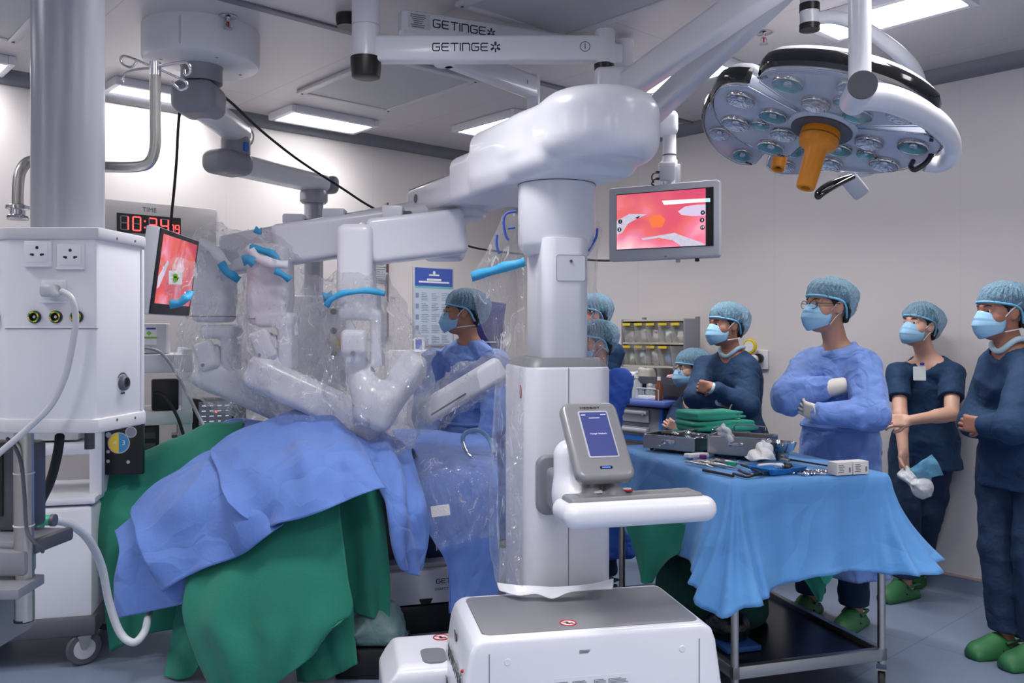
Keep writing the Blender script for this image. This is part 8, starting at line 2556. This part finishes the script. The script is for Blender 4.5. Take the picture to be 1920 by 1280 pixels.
sk = sheet('white_skirt', [[P(932, 1092, 3.24), P(965, 1096, 3.2), P(1000, 1098, 3.19), P(1034, 1100, 3.19), P(1075, 1098, 3.2), P(1120, 1092, 3.215), P(1150, 1084, 3.26)],
                           [P(936, 1106, 3.22), P(968, 1112, 3.17), P(1005, 1110, 3.165), P(1035, 1112, 3.16), P(1070, 1106, 3.17), P(1110, 1102, 3.19), P(1150, 1096, 3.25)],
                           [P(945, 1108, 3.2), P(972, 1116, 3.15), P(1005, 1113, 3.15), P(1036, 1122, 3.14), P(1068, 1110, 3.15), P(1108, 1106, 3.17), P(1148, 1104, 3.23)]], M_robot, None, 8, 6, 0.002, None)
tag(sk, 'white scalloped plastic hem round the foot of the robot column', 'plastic hem')
# ================================================================ drug cart with its rack of bins, by the right wall
KX = V((0.669, -0.743, 0)); KF = V((-0.743, -0.669, 0))      # along the wall towards the camera; out from the wall
kc = wall_pt(1222, 640, 'right', 0.3); kc.z = 0
KM = Matrix((KX, -KF, V((0, 0, 1)))).transposed().to_4x4(); KM.translation = kc        # local y runs into the wall
cart = thing('drug_cart', 'grey and blue drug cart with a rack of clear bins, by the right-hand wall', 'cart', M=KM)
MB().box((-0.02, 0.0, 0.56), (0.56, 0.42, 0.82), bev=0.01).build('cabinet', M_mgrey, cart)
MB().box((-0.02, 0.0, 1.0), (0.66, 0.5, 0.045), bev=0.015).build('worktop', mat('blue_worktop', rgb(92, 112, 186), 0.45), cart)
M_cartblue = mat('cart_blue', rgb(40, 112, 196), 0.4)
for sx in (-1, 1): MB().box((sx * 0.27 - 0.02, -0.2, 0.56), (0.035, 0.03, 0.82), bev=0.006).build('corner_strip', M_cartblue, cart)
for i, (z, h) in enumerate(((0.91, 0.1), (0.78, 0.12), (0.64, 0.12), (0.5, 0.12), (0.32, 0.2))):
    dr = MB().box((-0.06, -0.215, z), (0.42, 0.02, h - 0.012), bev=0.004).build('drawer', M_lgrey if i == 0 else M_mgrey, cart)
    MB().box((-0.06, -0.228, z + h * 0.25), (0.4, 0.02, 0.03), bev=0.008).build('handle', M_lgrey, dr)
    if i: MB().box((-0.06, -0.226, z - h * 0.18), (0.34, 0.004, h * 0.3)).build('blue_strip', M_cartblue, dr)
MB().cyl((0.11, -0.225, 0.925), (0.11, -0.24, 0.925), 0.011, n=14).build('lock', M_chrome, cart)
for x in (-0.24, 0.2):
    for y in (-0.16, 0.16): caster_wheel(cart, x, y, 0.4, 0.05)
for x in (-0.2, 0.28): MB().cyl((x, 0.16, 1.02), (x, 0.16, 1.6), 0.018, n=16).build('post', M_alu, cart)
MB().box((0.02, 0.02, 1.135), (0.6, 0.3, 0.012)).build('tray_floor', M_dgrey, cart)
MB().box((0.02, -0.13, 1.155), (0.6, 0.008, 0.05)).build('tray_rim', M_dgrey, cart)
for s_ in (-1, 1): MB().box((0.02 + s_ * 0.3, 0.02, 1.155), (0.008, 0.3, 0.05)).build('tray_rim', M_dgrey, cart)
rk = MB()
M_beige = mat('beige_rack', rgb(196, 190, 178), 0.5)
rz0, rz1, rw = 1.245, 1.575, 0.56
for z in (rz0, (rz0 + rz1) / 2, rz1): rk.box((0.02, 0.06, z), (rw, 0.16, 0.012))
rk.box((0.02, 0.145, (rz0 + rz1) / 2), (rw, 0.008, rz1 - rz0))
rack = rk.build('rack_frame', M_beige, cart)
for s_ in (-1, 1): MB().box((0.02 + s_ * rw / 2, 0.06, (rz0 + rz1) / 2), (0.012, 0.17, rz1 - rz0 + 0.02), bev=0.003).build('side_panel', M_mgrey, rack)
M_bin = mat('clear_bin', rgb(214, 210, 204), 0.2, alpha=0.38)
cols = [rgb(120, 122, 134), rgb(214, 216, 214), rgb(222, 222, 226), rgb(206, 214, 226), rgb(226, 222, 214), rgb(196, 220, 200), rgb(214, 222, 232), rgb(206, 206, 208), rgb(110, 150, 190), rgb(60, 110, 160)]
WORD = ['leftmost', 'second from the left', 'middle', 'second from the right', 'rightmost']
for r_ in range(2):
    for i in range(5):
        x = -0.2 + 0.11 * i
        z = rz1 - 0.158 - 0.163 * r_ 
        t = thing('storage_bin', 'clear tilting bin, %s in the %s row of the drug cart rack' % (WORD[i], 'upper' if r_ == 0 else 'lower'), 'bin', M=KM @ Matrix.Translation((x, 0.03, z)), group='clear bins of the drug cart rack')
        vs = [(-0.05, -0.07, 0.14), (0.05, -0.07, 0.14), (0.05, -0.035, 0.0), (-0.05, -0.035, 0.0), (-0.05, 0.07, 0.14), (0.05, 0.07, 0.14), (0.05, 0.07, 0.0), (-0.05, 0.07, 0.0)]
        MB().add(vs, [[3, 2, 1, 0], [7, 4, 5, 6], [0, 4, 7, 3], [1, 2, 6, 5], [2, 3, 7, 6]]).build('bin_shell', M_bin, t, smooth=False)
        if not (r_ == 1 and i == 4): MB().box((0, -0.073, 0.13), (0.07, 0.004, 0.018)).build('yellow_label', M_yellow, t, smooth=False)
        s = SDF(0.007); s.box((0, 0.02, 0.05), (0.075, 0.06, 0.085), 0.02); s.warp(crumple(0.02, 30, i + 5 * r_))
        body('contents', s, mat('bin_contents_%d' % (i + 5 * r_), cols[i + 5 * r_], 0.7), t, world=False, it=1)
# things lying on and round the cart
def kthing(name, label, cat, x, y, z, rz=0.0, group=None): return thing(name, label, cat, M=KM @ Matrix.Translation((x, y, z)) @ Matrix.Rotation(rz, 4, 'Z'), group=group)
def bottle(x, y, z, h, r, m, capm, label, group=None):
    t = kthing('bottle', label, 'bottle', x, y, z, group=group)
    MB().lathe([(0.0, 0), (r, 0.002), (r, h * 0.62), (r * 0.45, h * 0.76), (r * 0.4, h * 0.86), (0.0, h * 0.86)], (0, 0, 0), None, 18, caps=False).build('bottle_body', m, t)
    MB().cyl((0, 0, h * 0.85), (0, 0, h), r * 0.48, n=14).build('cap', capm, t)
M_clearb = mat('clear_bottle', rgb(224, 228, 232), 0.1, alpha=0.5)
bottle(0.0, -0.17, 1.023, 0.17, 0.033, M_clearb, M_strap, 'taller clear bottle on the blue worktop of the drug cart')
bottle(0.1, -0.14, 1.023, 0.11, 0.03, M_clearb, M_strap, 'shorter clear bottle on the blue worktop of the drug cart')
bottle(0.2, -0.17, 1.023, 0.16, 0.026, mat('brown_bottle', rgb(120, 64, 44), 0.2), M_strap, 'brown bottle with a white spray cap on the drug cart')
t = kthing('blue_box', 'bright blue open plastic box on the drug cart worktop', 'box', -0.2, -0.12, 1.023)
dish(0.2, 0.2, 0.09).build('box_shell', M_bluetray, t)
t = kthing('wire_caddy', 'small white wire caddy of vials on the drug cart worktop', 'caddy', 0.1, -0.19, 1.023)
MB().tube([V((-0.11, 0, 0)), V((-0.11, 0, 0.06)), V((-0.09, 0, 0.075)), V((0.09, 0, 0.075)), V((0.11, 0, 0.06)), V((0.11, 0, 0))], 0.006, 8, 3).build('frame', M_lgrey, t)
MB().box((0, 0.03, 0.015), (0.22, 0.05, 0.03), bev=0.004).build('tray', M_whitecloth, t)
rng = random.Random(9)
for i in range(6):
    v = kthing('vial', 'small clear vial in the white wire caddy', 'vial', 0.02 + 0.032 * i, -0.16, 1.053, group='vials in the wire caddy')
    MB().cyl((0, 0, 0), (0, 0, 0.03), 0.01, n=12).build('vial_body', M_clearb, v)
    MB().cyl((0, 0, 0.03), (0, 0, 0.04), 0.008, n=12).build('cap', mat('teal_cap', rgb(70, 150, 160), 0.4), v)
for i, (x, dx, dz, col_, nm, lb) in enumerate(((-0.16, 0.12, 0.06, rgb(222, 222, 230), 'wrapped_packet', 'white wrapped packet at the left end of the cart tray'), (-0.02, 0.11, 0.09, rgb(200, 198, 190), 'wrapped_packet', 'taller grey packet in the cart tray beside the white one'),
                                            (0.1, 0.12, 0.03, rgb(60, 56, 54), 'dark_case', 'dark case leaning in the cart tray'), (0.24, 0.12, 0.05, rgb(226, 180, 192), 'pink_packet', 'pink and white packet at the right end of the cart tray'))):
    s = SDF(0.006); c = KM @ V((x, -0.02, 1.143 + dz / 2)); s.box(c, (dx, 0.1, dz), 0.012, rot=np.array(KM.to_3x3())); s.warp(crumple(0.01, 30, i + 40)); s.cut(KM @ V((x, 0, 1.142)), (0, 0, -1))
    tag(body(nm, s, mat('tray_item_%d' % i, col_, 0.6), it=1), lb, 'packet')
s = SDF(0.008); c = KM @ V((-0.06, -0.06, 1.43)); s.ell(c, (0.1, 0.08, 0.07)); s.warp(crumple(0.03, 24, 77))
tag(body('plastic_wrapper', s, M_film2, it=1), 'crumpled clear wrapper stuffed over the bins of the drug cart rack', 'wrapper')

# ================================================================ gas outlet on the right wall
go, GM = wall_thing('gas_outlet', 'wall gas outlet with a yellow gauge, right of the man with folded arms', 'gas outlet', 1431, 674, 'right')
MB().box((0, 0, 0.01), (0.09, 0.13, 0.02), bev=0.006).build('outlet_plate', M_white, go)
MB().lathe([(0.012, 0), (0.03, 0), (0.032, 0.03), (0.012, 0.03)], (-0.012, 0.01, 0.018), None, 22).build('socket', M_black, go)
MB().lathe([(0.01, 0.0), (0.034, 0), (0.034, 0.05), (0.01, 0.05)], (-0.04, 0.0, 0.03), None, 22).build('plug', M_strap, go)
MB().lathe([(0.004, 0), (0.05, 0), (0.052, 0.012), (0.046, 0.02), (0.004, 0.02)], (-0.06, 0.09, 0.06), None, 26).build('gauge', M_yellow, go)
MB().lathe([(0.001, 0.0205), (0.036, 0.0205), (0.036, 0.022), (0.001, 0.022)], (-0.06, 0.09, 0.06), None, 22).build('gauge_face', M_white, go)
MB().cyl((-0.06, -0.03, 0.06), (-0.06, 0.09, 0.06), 0.012, n=12).build('stem', M_yellow, go)
MB().cyl((-0.06, -0.09, 0.06), (-0.06, -0.03, 0.06), 0.018, n=12).build('bowl', M_clearb, go)

# ================================================================ left wall: poster, notices, board
po, PM = wall_thing('poster', 'blue and white information poster on the left wall above the surgeon', 'poster', 812, 575, 'left')
PWd = (LW(850, 575) - LW(774, 575)).length; PH = (LW(812, 500) - LW(812, 648)).length
MB().box((0, 0, 0.006), (PWd, PH, 0.012), bev=0.003).build('poster_frame', M_lgrey, po)
MB().box((0, 0, 0.0125), (PWd - 0.03, PH - 0.03, 0.002)).build('poster_sheet', mat('poster_paper', rgb(198, 212, 228), 0.4), po)
MB().box((0, PH * 0.37, 0.014), (PWd - 0.03, PH * 0.23, 0.002)).build('title_band', mat('poster_blue', rgb(70, 96, 184), 0.4), po)
MB().box((0, PH * 0.245, 0.0142), (PWd - 0.03, PH * 0.022, 0.002)).build('green_band', mat('poster_green', rgb(110, 200, 190), 0.4), po)
M_ptx = mat('poster_text', rgb(236, 240, 248), 0.5)
mb = MB()
mb.box((0, PH * 0.34, 0.0155), (PWd * 0.35, 0.018, 0.0006)); mb.box((0, PH * 0.31, 0.0155), (PWd * 0.75, 0.014, 0.0006)); mb.box((0, PH * 0.4, 0.0155), (PWd * 0.25, 0.012, 0.0006)); mb.cyl((0, PH * 0.43, 0.0152), (0, PH * 0.43, 0.0158), 0.014, n=14)
mb.build('title_lines', M_ptx, po, smooth=False, kind='stuff')
mb = MB(); rng = random.Random(3)
for rw_ in range(5):
    y0 = PH * (0.17 - 0.135 * rw_)
    for cn_ in range(3):
        for ln in range(5):
            w_ = PWd * 0.2 * rng.uniform(0.5, 1)
            mb.box((-PWd * 0.25 + cn_ * PWd * 0.25 + w_ / 2 - PWd * 0.06, y0 - ln * 0.014, 0.0142), (w_, 0.005, 0.0005))
    mb.box((-PWd * 0.41, y0 - 0.02, 0.0142), (PWd * 0.08, 0.04, 0.0005))
mb.build('body_lines', mat('poster_ink', rgb(140, 156, 190), 0.6), po, smooth=False, kind='stuff')
nt_, NM = wall_thing('wall_notice', 'small printed notice behind the middle robot arm', 'notice', 712, 506, 'left')
MB().box((0, 0, 0.005), (0.16, 0.2, 0.01), bev=0.002).build('notice_board', M_lgrey, nt_)
mb = MB()
for i in range(9): mb.box((-0.01 * (i % 3), 0.075 - 0.018 * i, 0.0106), (0.11 - 0.01 * (i % 3), 0.006, 0.0006))
mb.box((0, -0.085, 0.0106), (0.1, 0.016, 0.0006))
mb.build('notice_lines', M_ink2, nt_, smooth=False, kind='stuff')
a_, b_ = LW(727, 380, 0.02), LW(727, 640, 0.02)
o = MB().cyl(a_, b_, 0.008, n=10).build('brown_cable', mat('brown_cable', rgb(92, 56, 48), 0.5)); tag(o, 'thin brown cable running straight down the left wall beside the notice', 'cable')
bo_ = thing('display_board', 'dark violet-blue board on a steel pole behind the surgeon', 'board', V(((918 - CX) / F * 6.1, 6.1, 0)))
MB().box((-0.02, 0, 1.5), (0.22, 0.012, 0.42), Matrix.Rotation(R(8), 3, 'Y'), bev=0.003).build('board', mat('violet_board', rgb(58, 56, 128), 0.4), bo_)
MB().cyl((0.1, 0.02, 0.02), (0.1, 0.02, 1.62), 0.014, n=16).build('pole', M_chrome, bo_)
MB().lathe([(0.02, 0), (0.16, 0), (0.15, 0.02), (0.02, 0.03)], (0.1, 0.02, 0), None, 28).build('pole_base', M_dgrey, bo_)
MB().box((0.0, -0.008, 1.42), (0.1, 0.002, 0.012)).build('print_line', M_lgrey, bo_)
cb = thing('side_cabinet', 'low white side cabinet by the left wall, behind the surgeon', 'cabinet', V(((806 - CX) / F * 6.3, 6.3, 0)), RZ)
MB().box((0, 0, 0.68), (0.5, 0.34, 1.36), bev=0.008).build('cabinet_body', M_white, cb)
for i in range(2): MB().box((-0.125 + 0.25 * i, -0.175, 0.7), (0.24, 0.014, 1.2), bev=0.003).build('door', M_white, cb)
bx2 = thing('small_box', 'small blue and white box standing on the side cabinet behind the surgeon', 'box', V(((786 - CX) / F * 6.25, 6.25, 1.36)), R(20))
MB().box((0, 0, 0.045), (0.07, 0.05, 0.09), bev=0.002).build('box_body', M_white, bx2)
MB().box((-0.01, -0.026, 0.045), (0.045, 0.002, 0.07)).build('blue_panel', mat('box_blue', rgb(50, 84, 190), 0.5), bx2)
